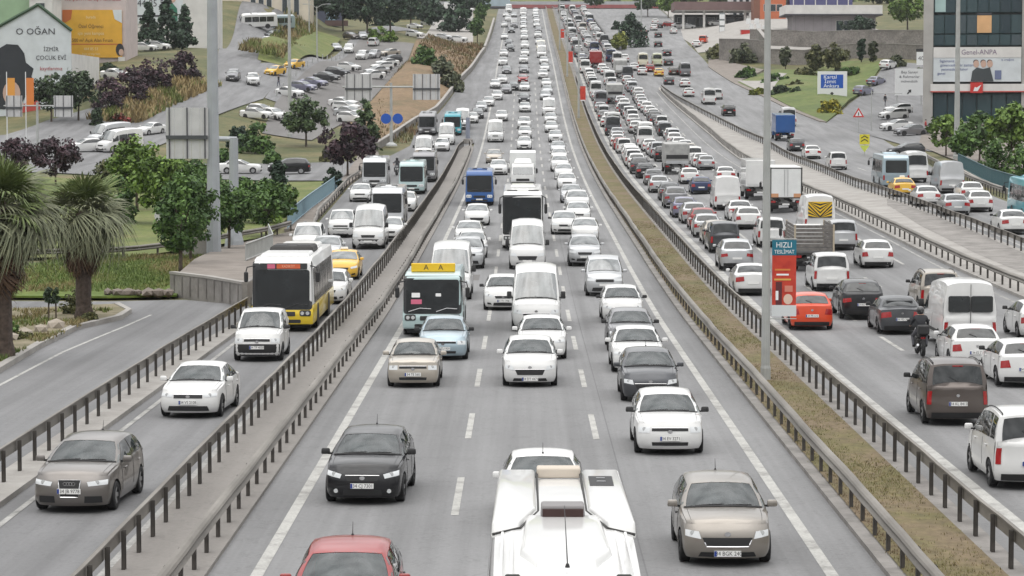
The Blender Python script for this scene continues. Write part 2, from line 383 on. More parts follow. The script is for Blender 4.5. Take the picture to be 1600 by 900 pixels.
region('grass_mound', [(-42.2, 428), (-45, 470), (-50.5, 535), (-49, 560), (-45, 580), (-38, 560), (-37, 500), (-36.9, 440), (-38.2, 427)], .02, OLIVE, 5, zfun=lambda x, y: np.clip(2.6*np.minimum(np.clip((y - 427)/25, 0, 1), np.clip((582 - y)/40, 0, 1))*np.clip(1 - np.abs(x + 42.5)/6.5, 0, 1), 0, 3))
region('lawn', [(-19.7, 127.6), (-16.6, 128.4), (-17.4, 138), (-17.6, 145), (-19.4, 159), (-22.9, 153.5), (-45, 147), (-45, 130)], .12, LAWN, 4, skirt=.1)
region('rough_grass', [(-23.2, 157.5), (-20.3, 164.8), (-16.8, 176.5), (-17.4, 200), (-18, 256), (-60, 262), (-60, 150)], .10, OLIVE, 6)
terr = lambda x, y: .78*np.clip((166 - y)/22, 0, 1)
region('paved_terrace', [(-16.9, 130.2), (-12.9, 123.2), (-12.6, 132), (-13.0, 150), (-13.6, 168), (-15.3, 183), (-16.9, 175.5), (-18.6, 165), (-17.9, 150), (-17.3, 138)], .12, PAVE, 4, zfun=terr, skirt=1.0)
region('pavement', [(-13.7, 168), (-15.1, 195), (-16.35, 249), (-15.95, 299), (-17.6, 323), (-19.5, 330), (-18.6, 299), (-17.6, 262), (-16.9, 247), (-16.9, 208), (-16.4, 184), (-15.4, 184)], .12, PAVE, 5, skirt=.25)
region('palm_island', [(-17.9, 60), (-18.1, 91), (-18.5, 101), (-18.6, 110), (-17.6, 115.3), (-17.65, 119), (-18.7, 122.5), (-22, 120.3), (-32, 118), (-40, 112), (-40, 60)], .16, ramp_mat('sandy_bed', [(.3, (.095, .09, .04)), (.5, (.17, .145, .085)), (.7, (.24, .205, .14))], .8, scale2=5, stops2=[(.3, (.7, .7, .7)), (.7, (1.1, 1.1, 1.1))], bump=.4), 4, skirt=.3)
region('kerb', [(-17.6, 60), (-17.8, 91), (-18.2, 101), (-18.3, 110), (-17.3, 115.4), (-17.4, 119), (-18.5, 122.8), (-18.72, 122.5), (-17.65, 119), (-17.6, 115.3), (-18.6, 110), (-18.5, 101), (-18.1, 91), (-17.9, 60)], .20, CONC, 4, skirt=.3)
GARDEN = ramp_mat('garden_lawn', [(.3, (.060, .085, .018)), (.5, (.095, .13, .026)), (.7, (.15, .155, .05))], .09, scale2=1.2, stops2=[(.3, (.55, .58, .5)), (.7, (1.15, 1.15, 1.1))], mixfac=.9, bump=.4)
region('green_lawn', [(41.7, 371), (51, 422), (61.3, 469), (65.5, 487), (60, 500), (47, 503), (37.6, 474), (39.9, 437)], .12, GARDEN, 5, zfun=lambda x, y: 1.2*np.exp(-((x - 47)/5)**2 - ((y - 450)/40)**2), skirt=.3)
region('pavement', [(39.9, 437), (41.7, 371), (40.9, 372), (38.9, 436), (36.8, 473), (35.4, 517), (37, 540), (41, 520), (45, 505), (37.6, 474)], .14, PAVE, 5, skirt=.3)
region('parking_apron', [(46.4, 304), (46.6, 318), (51, 345), (66, 360), (100, 360), (100, 270), (44.5, 262)], .05, PAVE, 6)

region('garden_path', [(37.9, 478), (39.6, 441), (41, 446), (43.5, 462), (47.5, 486), (46.5, 490), (42.5, 470)], .15, CONC, 5, zfun=lambda x, y: 1.2*np.exp(-((x - 47)/5)**2 - ((y - 450)/40)**2))
SEAM = asphalt('tar_seam', (.125, .125, .128), .02, .3)
# ---- painted lines
def strip_line(xc, y0, y1, w, mat, zoff=.006, name='edge_line', parent=None):
    xs = (lambda y: xc) if not callable(xc) else xc
    n = max(1, int((y1 - y0)/6)); G = []
    for k in range(n+1):
        y = lerp_(y0, y1, k/n); x = xs(y); G.append([(x - w/2, y, float(land(x, y)) + zoff), (x + w/2, y, float(land(x, y)) + zoff)])
    m = MB(); m.grid(np.array(G)); return m.build(name, mat, parent)
def lerp_(a, b, t): return a + (b - a)*t
strip_line(-5.05, 25, 860, .24, PAINTW, parent=main_road); strip_line(5.85, 25, 880, .24, PAINTW, parent=main_road)
dash = lambda x, y, rd: strip_line(x, y, y + 6.2, .17, PAINTW, .007, 'lane_dash', rd)
for k in range(-2, 30):
    dash(-1.50, 58.2 + 14.1*k, main_road); dash(1.97, 58.0 + 14.1*k, main_road)
strip_line(10.52, 25, 560, .40, PAINTW, parent=right_road)
strip_line(-13.5, 25, 108, .36, PAINTW, name='ramp_line')['kind'] = 'structure'
for k in range(-2, 26):
    for x in (14.05, 17.5, 20.6): dash(x, 57.0 + 14.1*k + (4 if x > 15 else 0), right_road)
strip_line(22.2, 60, 450, .16, PAINTF, parent=right_road); strip_line(28.8, 150, 320, .16, PAINTF, parent=right_road)
for k in range(12): dash(33.0, 175 + 14.1*k, right_road)
strip_line(lambda y: -11.15 if y < 110 else -11.15, 25, 112, .15, PAINTF, parent=left_road); strip_line(-8.0, 25, 310, .15, PAINTF, parent=left_road)
strip_line(lambda y: np.interp(y, [25, 86, 99, 111, 115, 118], [-16.9, -17.0, -17.1, -16.7, -16.35, -16.4]), 25, 118, .13, PAINTW, parent=None, name='ramp_line')['kind'] = 'structure'

for x, y0, y1 in ((2.35, 40, 260),): strip_line(x, y0, y1, .03, SEAM, .005, 'tar_seam', main_road)
for x, y0, y1 in ((16.0, 60, 260),): strip_line(x, y0, y1, .05, SEAM, .005, 'tar_seam', right_road)
rp = random.Random(8)
for k in range(9):
    x = rp.choice((-3.4, .25, 3.9)) + rp.uniform(-.5, .5); y = rp.uniform(55, 200); strip_line(x, y, y + rp.uniform(1.5, 5), rp.uniform(.5, 1.4), rp.choice((ASPH_SIDE, ASPH_OLD)), .0045, 'asphalt_patch', main_road)
# ================================================================== guard rails
RAIL = ramp_mat('weathered_galvanised_steel', [(.3, (.105, .096, .084)), (.5, (.17, .157, .14)), (.7, (.235, .22, .198))], .8, rough=.6, scale2=7, stops2=[(.3, (.75, .73, .7)), (.7, (1.05, 1.05, 1.05))], stretch=(1, .25, 1))
POSTM = flat('dark_weathered_post', (.058, .052, .046), rough=.8, noise=.35, nscale=4)
def post_mesh(h=.86):
    m = MB(); m.box((0, 0, h/2), (.13, .014, h)); m.box((-.058, .035, h/2), (.014, .07, h)); m.box((.058, .035, h/2), (.014, .07, h)); return m.mesh('post', [POSTM])
POST = post_mesh()
def guard_rail(label, path, side, ymax_post=210., sp=2.0, zoff=.1, h=.80, kind_cap=True, wob=.025, seed=1, dist_posts=True, group='steel guard rails along the highway'):
    """W-beam on posts; side = direction (+1 right, -1 left) the beam faces from the posts when looking along the path"""
    rnd = random.Random(seed); pts = [Vector((x, y, 0)) for x, y in path]
    lens = [0.0]
    for a, b in zip(pts, pts[1:]): lens.append(lens[-1] + (b - a).length)
    def at(d):
        i = min(max(0, int(np.searchsorted(lens, d)) - 1), len(pts) - 2); t = (d - lens[i])/(lens[i+1] - lens[i]); p = pts[i].lerp(pts[i+1], t); tg = (pts[i+1] - pts[i]).normalized(); return p, tg
    p0, t0 = at(0); root = empty('guard_rail', (p0.x, p0.y, float(land(p0.x, p0.y)))); tag(root, label, 'guard rail', group); inv = root.location.copy()
    prof = [(.0, -.155), (.055, -.125), (.085, -.08), (.03, -.02), (.0, 0), (.03, .02), (.085, .08), (.055, .125), (.0, .155)]
    n = int(lens[-1]/2); G = []; dz = 0; dx = 0
    for k in range(n+1):
        p, tg = at(min(k*2.0, lens[-1] - .01)); nr = Vector((tg.y, -tg.x, 0))*side
        if k % 2 == 0: dz += rnd.uniform(-wob, wob); dx += rnd.uniform(-wob, wob); dz *= .8; dx *= .8
        z = float(land(p.x, p.y)) + zoff + h - .155 + dz
        G.append([tuple(p + nr*(.075 + dx + a) + Vector((0, 0, z + c)) - inv) for a, c in prof] + [tuple(p + nr*(.068 + dx) + Vector((0, 0, z - .15)) - inv)])
    G = np.array(G); top = G[:, 8].copy()
    # folded top edge, then a back sheet so that the beam has thickness
    back = G[:, :9][:, ::-1] - np.array([[[0, 0, 0]]]); nrm = []
    m = MB(); m.grid(G[:, :9])
    B = []
    for k in range(n+1):
        p, tg = at(min(k*2.0, lens[-1] - .01)); nr = np.array((tg.y, -tg.x, 0))*side
        B.append([G[k, 8], G[k, 8] - nr*.07 + [0, 0, .004], G[k, 8] - nr*.07 - [0, 0, .03], G[k, 8] - nr*.012 - [0, 0, .03], G[k, 4] - nr*.012, G[k, 0] - nr*.012, G[k, 0]])
    m.grid(np.array(B)); o = m.build('rail_beam', RAIL, root)
    k = 0; rest = MB(); d = .6
    while d < lens[-1]:
        p, tg = at(d); an = math.atan2(tg.y, tg.x) + (0 if side > 0 else math.pi); z = float(land(p.x, p.y)) + zoff - .12 - inv.z
        if p.y < ymax_post: link('post', POST, root, (p.x - inv.x, p.y - inv.y, z), (0, 0, an))
        elif p.y < 480: rest.box((p.x - inv.x, p.y - inv.y, z + .43), (.13, .08, .86), 0, an)
        d += sp; k += 1
    if rest.V: rest.build('distant_posts', POSTM, root)['kind'] = 'stuff'
    return root
L1P = [(-7.62, 30), (-7.62, 315), (-7.2, 326)]
guard_rail('guard rail on the left edge of the narrow paved strip, facing the bus lane', L1P, -1, seed=1, zoff=.09)
guard_rail('guard rail on the right edge of the paved strip, facing the three oncoming lanes', [(-6.22, 30), (-6.22, 318), (-6.6, 327)], 1, seed=2, zoff=.09)
guard_rail('guard rail between the grass median and the oncoming lanes', [(7.16, 30), (7.16, 900)], -1, seed=3, zoff=.11)
guard_rail('guard rail between the grass median and the jammed outbound lanes', [(9.28, 30), (9.28, 900)], 1, seed=4, zoff=.11)
guard_rail('guard rail between the bus lane and the exit ramp beside the palm bed', [(-12.25, 30), (-12.2, 90), (-11.85, 117)], -1, seed=5, zoff=.13)
guard_rail('guard rail along the left edge of the concrete traffic island', [(23.15, 119), (22.8, 175), (22.95, 198), (22.95, 219), (23.5, 274), (23.9, 341), (23.05, 452)], -1, seed=6, zoff=.14, ymax_post=290)
guard_rail('guard rail along the right edge of the traffic island, facing the service road', [(23.2, 455), (25.7, 387), (28.5, 319), (28.1, 247), (27.7, 224), (27.9, 197), (27.7, 172), (27.9, 151), (27.9, 119)], -1, seed=7, zoff=.14, ymax_post=290)
guard_rail('low guard rail behind the lawn and the tall sign post', [(-45, 143.5), (-30, 150.5), (-22.9, 154.6), (-20.1, 162.0), (-16.7, 174.2), (-15.6, 182)], 1, seed=8, zoff=.10, sp=4.0)
guard_rail('guard rail along the far right edge of the service road below the green fence', [(36.6, 204), (39.1, 246), (42.3, 285)], -1, seed=9, zoff=.05, ymax_post=290)
guard_rail('guard rail on the kerb beside the railing, left of the queue of minibuses', [(-13.2, 165), (-14.95, 195), (-16.2, 247), (-15.9, 270)], 1, seed=10, zoff=.12, sp=4.0)
# x, y, height, spread, habit, colour, label
TREES = [
(-17.9,139.9,5.4,2.9,'broad','green','young green street tree on the lawn, left of the tall grey mast'),
(-18.9,152.5,4.7,4.0,'broad','green','second young tree on the lawn just in front of the tall grey mast'),
(-17.9,163.0,4.3,4.6,'broad','green','rounded tree in front of the second mast, right of the tall grey mast'),
(-16.9,176.5,3.8,4.2,'broad','green','leafy tree between the mast bases and the blue railing'),
(-30.0,208.6,5.9,4.5,'broad','bright','bright green tree above the far lawn, right of the palms'),
(-29.0,221.2,4.1,4.7,'broad','green','broad tree behind the young lawn trees, below the big sign back'),
(-33.4,221.4,4.4,3.7,'broad','olive','olive green tree partly behind the right palm'),
(-18.2,200.0,4.6,3.1,'conifer','dark','dark green feathery tree standing behind the blue railing'),
(-18.3,191.5,3.0,2.7,'bush','bright','light green shrub in front of the dark feathery tree'),
(-26.0,321.9,6.0,6.6,'broad','mid','mid green tree at the lower edge of the car park'),
(-18.4,312.6,6.4,4.3,'conifer','mid','small dark spreading tree left of the round blue signs'),
(-17.4,266.1,5.4,6.1,'broad','purple','round purple-leaved tree beside the side street'),
(-31.1,311.6,3.9,4.6,'bush','green','green bush right of the upper end of the tall mast'),
(-27.5,294.0,1.7,2.4,'bush','green','small round bush by the side street kerb'),
(-32.3,287.2,2.9,2.7,'bush','green','bush at the left of the second mast'),
(-44.8,238.0,4.8,5.1,'broad','purple','purple tree above the left palm'),
(-43.2,248.2,4.6,4.7,'broad','purple','second purple tree between the two palms'),
(-42.1,286.0,3.4,3.8,'bush','purple','purple shrub in front of the white vans'),
(-54.2,351.8,5.0,5.0,'bush','purple','purple shrub at the lower end of the purple row'),
(-52.5,360.1,5.3,5.6,'bush','purple','tall purple shrub in the middle of the purple row'),
(-50.7,372.2,5.3,6.5,'bush','purple','large purple shrub below the conifers'),
(-48.8,386.9,4.8,5.1,'bush','purple','purple shrub at the upper end of the purple row'),
(-59.2,337.4,6.3,4.8,'broad','darkgreen','dark green tree in front of the painted gable wall'),
(-56.3,340.4,6.5,5.7,'broad','darkgreen','dark green tree right of the painted gable wall'),
(-59.4,387.1,1.6,3.1,'bush','darkgreen','small dark bush below the yellow billboard'),
(-53.5,337.9,2.9,1.8,'bush','darkgreen','clipped dark green shrub by the lower street corner'),
(-51.2,340.9,1.5,3.2,'bush','redflower','low red-flowered shrub by the lower street'),
(-60.5,434.9,7.8,4.7,'conifer','dark','dark conifer left of the three in front of the grey wall'),
(-57.8,438.3,8.5,5.8,'conifer','dark','tall dark conifer in the middle of the three by the grey wall'),
(-56.1,447.3,7.0,4.2,'conifer','dark','dark conifer right of the three by the grey wall'),
(-46.0,591.3,6.7,6.5,'broad','dark','dark tree behind the blue hoarding'),
(-39.4,588.9,9.2,9.8,'broad','dark','large dark tree at the head of the car park'),
(-33.4,577.0,9.6,9.6,'broad','dark','second large dark tree at the head of the car park'),
(-28.9,585.0,9.4,9.2,'broad','dark','third large dark tree at the head of the car park, left of its gate'),
(-30.4,727.3,9.7,9.7,'broad','dark','dark tree left of the upper car park'),
(-29.7,559.1,4.0,7.7,'bush','bright','light green shrub under the dark trees, left of the upper car park gate'),
(-10.8,631.5,6.0,3.6,'broad','green','narrow green tree at the right edge of the upper car park'),
(-11.5,715.5,6.8,3.7,'broad','green','narrow green tree above the first one by the upper car park'),
(-11.9,793.9,6.8,4.5,'broad','green','narrow green tree highest in the row by the upper car park'),
(-17.3,472.2,5.2,4.9,'bush','green','green bush in the middle of the dry slope'),
(-13.8,455.6,4.8,4.8,'bush','dull','dull green bush lower on the dry slope, by the sign board'),
(-11.7,441.5,4.0,3.8,'bush','dull','dull green bush lowest on the dry slope'),
(24.3,612.6,7.6,9.6,'conifer','dark','dark green pointed tree at the end of the divider'),
(21.2,595.2,4.5,4.2,'bush','yellowgreen','yellow-green bush at the foot of the dark pointed tree'),
(24.2,708.1,2.4,3.0,'bush','dark','small dark shrub behind the yellow-green bush'),
(36.5,793.3,7.1,9.4,'broad','mid','tree at the far left end of the open street'),
(42.0,784.2,7.1,7.4,'broad','bright','lighter tree beside the filling station'),
(23.0,868.7,4.5,8.2,'broad','mid','tree above the far end of the outbound jam'),
(72.5,586.0,5.0,8.6,'broad','dark','dark tree in front of the flat white roof building'),
(87.8,617.5,9.4,11.4,'broad','bright','large bright green tree left of the dealership'),
(53.9,495.8,5.4,4.2,'column','olive','left olive tree of the pair above the blue road sign'),
(56.5,488.4,5.3,4.9,'column','olive','right olive tree of the pair above the blue road sign'),
(49.2,506.8,4.3,2.2,'column','dull','slender dark tree on the slope left of the blue road sign'),
(61.6,492.1,5.1,1.4,'column','dark','thin column tree against the stone wall'),
(63.3,488.7,4.2,1.6,'column','dull','second thin column tree against the stone wall'),
(42.3,521.8,4.2,5.4,'bush','dull','ivy bush hanging at the corner of the stone wall'),
(46.5,526.9,4.5,5.0,'bush','green','green bush on the stone wall behind the lamp post'),
(43.5,467.4,2.2,6.7,'bush','green','low rounded hedge on the lawn left of the blue road sign'),
(40.3,485.5,2.3,5.1,'bush','green','low rounded hedge at the upper end of the lawn'),
(46.0,450.6,1.9,4.9,'bush','olive','brownish low hedge beside the blue road sign'),
(44.7,393.7,2.4,4.3,'bush','yellowflower','yellow flowering shrub at the foot of the blue road sign'),
(46.2,294.5,4.6,4.5,'broad','bright','bright tree at the left corner of the dealership'),
(47.6,281.2,5.1,4.4,'broad','green','tree in front of the dealership entrance'),
(48.1,265.5,6.6,5.0,'broad','bright','large bright tree at the right edge above the green railing'),
(44.4,253.2,3.6,3.6,'bush','green','bush behind the green railing'),
(45.6,245.4,3.3,3.5,'bush','green','bush at the right edge behind the green railing'),
(65.7,475.9,2.3,4.5,'bush','dull','bush at the top of the side road'),
(66.0,447.5,2.5,2.8,'bush','dull','bush behind the white direction board'),
(-25.7,190.7,5.1,4.4,'broad','bright','leafy bright tree behind the tall grey mast, left side'),
(-23.4,196.4,3.9,4.2,'broad','green','leafy tree hiding the lower sign back of the tall mast'),
(-20.3,192.6,3.4,3.7,'broad','green','leafy tree right of the second mast, upper one'),
(-18.1,198.5,2.7,3.6,'broad','bright','bright tree on the far lawn beside the side street'),
(-28.8,191.6,4.0,3.2,'bush','green','thick bush just behind the right palm'),
(-34.4,243.8,4.5,4.6,'bush','bright','bright bush in front of the lower left street'),
(-31.5,255.8,3.3,3.7,'bush','green','bush between the lower left street and the big sign back'),
(-16.9,238.2,2.6,2.0,'bush','dark','dark bush at the upper end of the blue railing'),
(-21.6,297.1,1.8,2.1,'bush','olive','small olive bush left of the purple-leaved tree'),
(-33.5,315.9,3.2,2.6,'bush','dark','dark bush below the three white cars of the lower parking row'),
(38.3,534.7,3.3,5.1,'bush','olive','scrub on the rubble at the left end of the stone wall'),
(51.9,518.7,2.5,6.2,'bush','dull','dull scrub on the slope between the slender tree and the olive trees'),
(67.9,505.2,3.1,7.2,'bush','dull','ivy over the right part of the stone wall'),
(42.7,438.4,2.1,7.3,'bush','darkgreen','long dark hedge across the middle of the right lawn'),
(51.2,485.9,1.8,6.9,'bush','olive','olive hedge in front of the pair of olive trees'),
(57.8,476.0,2.0,5.0,'bush','green','green hedge below the column trees'),
(38.6,442.9,1.3,3.2,'bush','yellowgreen','small yellow-green bush beside the garden path'),
(43.4,264.6,3.9,3.1,'broad','green','young tree between the lamp post and the dealership entrance'),
]
# ================================================================== trees, shrubs, palms
def leaf_mat(name, c1, c2, rough=.7):
    m, nt, b = new_mat(name); N, L = nt.nodes, nt.links
    tc = N.new('ShaderNodeTexCoord'); n = N.new('ShaderNodeTexNoise'); n.inputs['Scale'].default_value = 2.2; n.inputs['Detail'].default_value = 4
    r = N.new('ShaderNodeValToRGB'); r.color_ramp.elements[0].position = .35; r.color_ramp.elements[0].color = (*c1, 1); r.color_ramp.elements[1].position = .65; r.color_ramp.elements[1].color = (*c2, 1)
    L.new(tc.outputs['Object'], n.inputs['Vector']); L.new(n.outputs['Fac'], r.inputs[0]); L.new(r.outputs[0], b.inputs['Base Color']); b.inputs['Roughness'].default_value = rough
    b.inputs['Subsurface Weight'].default_value = 0
    return m
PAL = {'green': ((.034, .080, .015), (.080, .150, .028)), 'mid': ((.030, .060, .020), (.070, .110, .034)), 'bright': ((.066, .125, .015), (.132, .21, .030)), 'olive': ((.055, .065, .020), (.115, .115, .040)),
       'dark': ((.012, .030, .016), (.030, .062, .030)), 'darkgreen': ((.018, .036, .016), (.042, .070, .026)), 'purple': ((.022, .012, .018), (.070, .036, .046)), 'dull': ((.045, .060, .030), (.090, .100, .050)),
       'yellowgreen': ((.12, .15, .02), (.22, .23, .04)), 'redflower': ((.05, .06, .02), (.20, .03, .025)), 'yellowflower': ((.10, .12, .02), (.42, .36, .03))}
LEAF = {k: (leaf_mat('leaves_' + k + '_deep', tuple(.75*a for a in c[0]), c[0]), leaf_mat('leaves_' + k, c[0], c[1]), leaf_mat('leaves_' + k + '_tips', c[1], tuple(min(.6, 1.35*a) for a in c[1]))) for k, c in PAL.items()}  # deep, middle and pale leaf tones, scattered at random over the clumps
BARK = flat('brown_bark', (.085, .065, .05), rough=.95, noise=.4, nscale=4)
def crown_mesh(h, w, habit, pal, seed, leaf):
    rnd = np.random.default_rng(seed); R = w/2
    if habit == 'broad': z0, K = h*.22, 46
    elif habit == 'conifer': z0, K = h*.06, 54
    elif habit == 'column': z0, K = h*.06, 30
    else: z0, K = 0.0, 34
    hc = h - z0; cen, rad = [], []
    while len(cen) < K:
        u = rnd.uniform(-1, 1, 3)
        if habit == 'conifer':
            t = rnd.random()**1.25; rr = R*(1 - t*.92)*(.35 + .65*rnd.random()**.5); a = rnd.uniform(0, 6.283)
            cen.append((rr*math.cos(a), rr*math.sin(a), z0 + hc*t*.95)); rad.append(R*(.36 - .18*t)); continue
        d = np.linalg.norm(u)
        if d > 1 or d < .35: continue
        if habit == 'bush': u[2] = abs(u[2])
        zc = z0 + hc/2 + u[2]*hc*.44 if habit != 'bush' else u[2]*h*.85
        taper = 1 if habit != 'broad' else (1.05 - .25*max(0, u[2]))
        cen.append((u[0]*R*.84*taper, u[1]*R*.84*taper, zc)); rad.append(min(R, hc*.5)*rnd.uniform(.22, .40))
    cen = np.array(cen); rad = np.array(rad)
    n = int(np.clip(22*w*h/(leaf*leaf*4.5), 1200, 5200)); per = max(8, n//K)
    P = np.repeat(cen, per, 0); r = np.repeat(rad, per); ci = np.repeat(np.arange(K), per)
    d = rnd.normal(size=P.shape); d /= np.linalg.norm(d, axis=1)[:, None]; d[:, 2] = d[:, 2]*.8 + .12
    P = P + d*(r*rnd.uniform(.45, 1.08, len(r)))[:, None]
    P[:, 2] = np.maximum(P[:, 2], .05)
    nrm = d*.7 + rnd.normal(size=P.shape)*.55 + np.array([0, 0, .35]); nrm /= np.linalg.norm(nrm, axis=1)[:, None]
    a = np.cross(nrm, rnd.normal(size=P.shape)); a /= np.linalg.norm(a, axis=1)[:, None] + 1e-9; b = np.cross(nrm, a)
    s = leaf*rnd.uniform(.55, 1.25, len(P)); q = .62
    V = np.stack([P - a*s[:, None], P - b*(s*q)[:, None]*.9 + a*(s*.1)[:, None], P + a*s[:, None], P + b*(s*q)[:, None]], 1).reshape(-1, 3)
    N = len(P); F = np.arange(N*4).reshape(N, 4)
    rel = (P[:, 2] - P[:, 2].min())/(np.ptp(P[:, 2]) + 1e-6)
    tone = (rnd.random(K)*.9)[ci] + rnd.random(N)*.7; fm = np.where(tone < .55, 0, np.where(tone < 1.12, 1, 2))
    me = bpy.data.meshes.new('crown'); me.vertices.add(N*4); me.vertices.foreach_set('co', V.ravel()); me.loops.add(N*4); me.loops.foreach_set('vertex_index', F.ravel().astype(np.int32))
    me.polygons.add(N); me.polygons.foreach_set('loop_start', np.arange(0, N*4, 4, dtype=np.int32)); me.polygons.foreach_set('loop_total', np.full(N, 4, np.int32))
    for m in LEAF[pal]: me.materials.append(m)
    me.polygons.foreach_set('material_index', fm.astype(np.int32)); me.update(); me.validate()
    return me, cen
def trunk_mesh(h, w, habit, cen, seed):
    rnd = random.Random(seed); m = MB(); th = h*(.55 if habit in ('broad',) else .85 if habit in ('conifer', 'column') else .4); r = max(.05, h*.018)
    m.tube([(0, 0, -.3), (rnd.uniform(-.05, .05), 0, th*.4), (rnd.uniform(-.12, .12), rnd.uniform(-.1, .1), th)], [r*1.3, r, r*.6], 7)
    for k in range(6):
        c = cen[rnd.randrange(len(cen))]; z = th*rnd.uniform(.45, .95)
        if c[2] < z: continue
        m.tube([(0, 0, z), (c[0]*.5, c[1]*.5, lerp_(z, c[2], .6)), tuple(c)], [r*.5, r*.35, r*.12], 5)
    return m.mesh('trunk', [BARK], smooth=True)
for i, (x, y, h, w, habit, pal, label) in enumerate(TREES):
    leaf = .13 if y < 170 else (.20 if y < 260 else (.30 if y < 420 else .42))
    cm, cen = crown_mesh(h, w, habit, pal, i + 1, leaf)
    nm = {'broad': 'tree', 'conifer': 'conifer_tree', 'column': 'column_tree', 'bush': 'shrub'}[habit]
    t = empty(nm, (x, y, float(land(x, y)) - .05 + (.3 if (y < 160) else 0))); tag(t, label, 'shrub' if habit == 'bush' else 'tree', 'shrubs beside the roads' if habit == 'bush' else 'trees beside the roads')
    link('crown', cm, t); link('trunk' if habit != 'bush' else 'stems', trunk_mesh(h, w, habit, cen, i), t)

# far-off wood beyond the bridge and along the top of the slopes
def wood(name, label, pts, seed, hmin=6, hmax=10, pal='dark'):
    V, F, M = [], [], []; rnd = random.Random(seed)
    for k, (x, y, z) in enumerate(pts):
        h = rnd.uniform(hmin, hmax); me, _ = crown_mesh(h, h*rnd.uniform(.75, 1.1), rnd.choice(['broad', 'broad', 'conifer']), pal, seed*100 + k % 6, .75)
        co = np.empty(len(me.vertices)*3); me.vertices.foreach_get('co', co); b = len(V); V.extend((co.reshape(-1, 3) + [x, y, z]).tolist())
        F.extend([tuple(v + b for v in p.vertices) for p in me.polygons]); M.extend([p.material_index for p in me.polygons]); bpy.data.meshes.remove(me)
    o = link(name, raw_mesh(name, V, F, LEAF[pal], M)); o['kind'] = 'stuff'; o['label'] = label; return o
_r = random.Random(5)
wood('distant_wood', 'far-off trees closing the view above the left slopes', [(x + _r.uniform(-3, 3), yy + _r.uniform(-8, 8), float(land(x, yy)) - .5) for x in range(-130, -16, 8) for yy in (700, 780)] , 21, 7, 11, 'dark')
wood('distant_wood', 'far-off trees closing the view behind the bridge', [(x + _r.uniform(-3, 3), 1020 + _r.uniform(-8, 25), 44 + abs(x - 8)*.02) for x in range(-90, 130, 9)], 22, 8, 13, 'mid')
wood('distant_wood', 'far-off trees above the filling station and the right slopes', [(x + _r.uniform(-3, 3), yy + _r.uniform(-8, 8), float(land(x, yy)) + 1) for x in range(52, 150, 9) for yy in (790, 850)], 23, 7, 11, 'mid')

# ---- fan palms
FROND = leaf_mat('palm_frond', (.095, .110, .060), (.20, .21, .125)); FROND_G = leaf_mat('palm_frond_green', (.075, .11, .034), (.15, .19, .06)); DEADF = leaf_mat('dead_palm_frond', (.070, .040, .026), (.165, .10, .062)); PALMBARK = flat('fibrous_palm_trunk', (.070, .052, .042), rough=1, noise=.45, nscale=7, bump=.6)
def frond_mesh(seed, ln=1.15, mat=FROND, droop=.9, pet=.9, name='frond'):
    """along +X: a bent stalk and a fan of narrow blades with hanging tips"""
    rnd = random.Random(seed); m = MB(); m.tube([(0, 0, 0), (pet*.5, 0, .06), (pet, 0, .02)], [.028, .022, .016], 5)
    nb = 30
    for k in range(nb):
        a = math.radians(lerp_(-100, 100, k/(nb-1)) + rnd.uniform(-7, 7)); dr = droop*rnd.uniform(.6, 1.35); L_ = ln*(1 - .28*abs(k/(nb-1)*2 - 1)**2)*rnd.uniform(.85, 1.1)
        d = Vector((math.cos(a), math.sin(a), .05)); side = Vector((-math.sin(a), math.cos(a), 0)); p = Vector((pet, 0, .02)); wd = .027
        pts = []
        for j in range(5):
            t = j/4; q = p + d*(L_*t*(1 - .18*t)) + Vector((0, 0, -dr*L_*.62*t**2.4 + rnd.uniform(-.02, .02))); ww = wd*(.45 + .9*t)*(1 - t**3*.92); pts.append((q - side*ww, q + side*ww + Vector((0, 0, .01))))
        V = [v for pr in pts for v in pr]; m.add(V, [(2*j, 2*j+1, 2*j+3, 2*j+2) for j in range(4)], 0)
    return m.mesh(name, [mat])
FR = [frond_mesh(s, 1.2 + .08*s, FROND, 1.0 + .16*s) for s in range(4)]; FRG = [frond_mesh(10 + s, 1.15, FROND_G, .30) for s in range(2)]; FRM = [frond_mesh(30 + s, 1.15 + .1*s, FROND if s else FROND_G, .55) for s in range(3)]; FRD = [frond_mesh(20 + s, .85, DEADF, 1.2, .55, 'dead_frond') for s in range(3)]
def palm(x, y, h, R, label, seed, n=88, nd=80):
    rnd = random.Random(seed); t = empty('fan_palm', (x, y, float(land(x, y)) + .1)); tag(t, label, 'palm tree', 'fan palms on the kerbed bed')
    m = MB(); m.lathe_z([(.46, -.1), (.40, .25), (.33, .6), (.33, h*.6), (.30, h), (.10, h + .25)], 14); V = []
    for (px, py, pz) in m.V: k = 1 + .10*math.sin(pz*9 + 3*math.atan2(py, px)) + rnd.uniform(-.05, .05); V.append((px*k, py*k, pz))
    m.V = V; m.build('trunk', PALMBARK, t)
    sc = R/2.0
    for k in range(n):
        el = math.radians(lerp_(84, -42, ((k + .5)/n)**.9) + rnd.uniform(-9, 9)); az = k*2.39996 + rnd.uniform(-.2, .2)
        me = rnd.choice(FRG if el > math.radians(46) else FRM if el > math.radians(4) or rnd.random() < .3 else FR); o = link('frond', me, t, (0, 0, h + .1 - .35*(k/n)))
        o.rotation_euler = (rnd.uniform(-.7, .7), -el, az); s = sc*rnd.uniform(.75, 1.18)*(1.0 if el < 1 else .85); o.scale = (s, s, s)
    for k in range(nd):
        az = k*2.39996; o = link('dead_frond', rnd.choice(FRD), t, (0, 0, h - .1 - rnd.random()*h*.30)); el = math.radians(rnd.uniform(-82, -44)); o.rotation_euler = (rnd.uniform(-.5, .5), -el, az); s = sc*rnd.uniform(.8, 1.15); o.scale = (s, s, s)
    return t
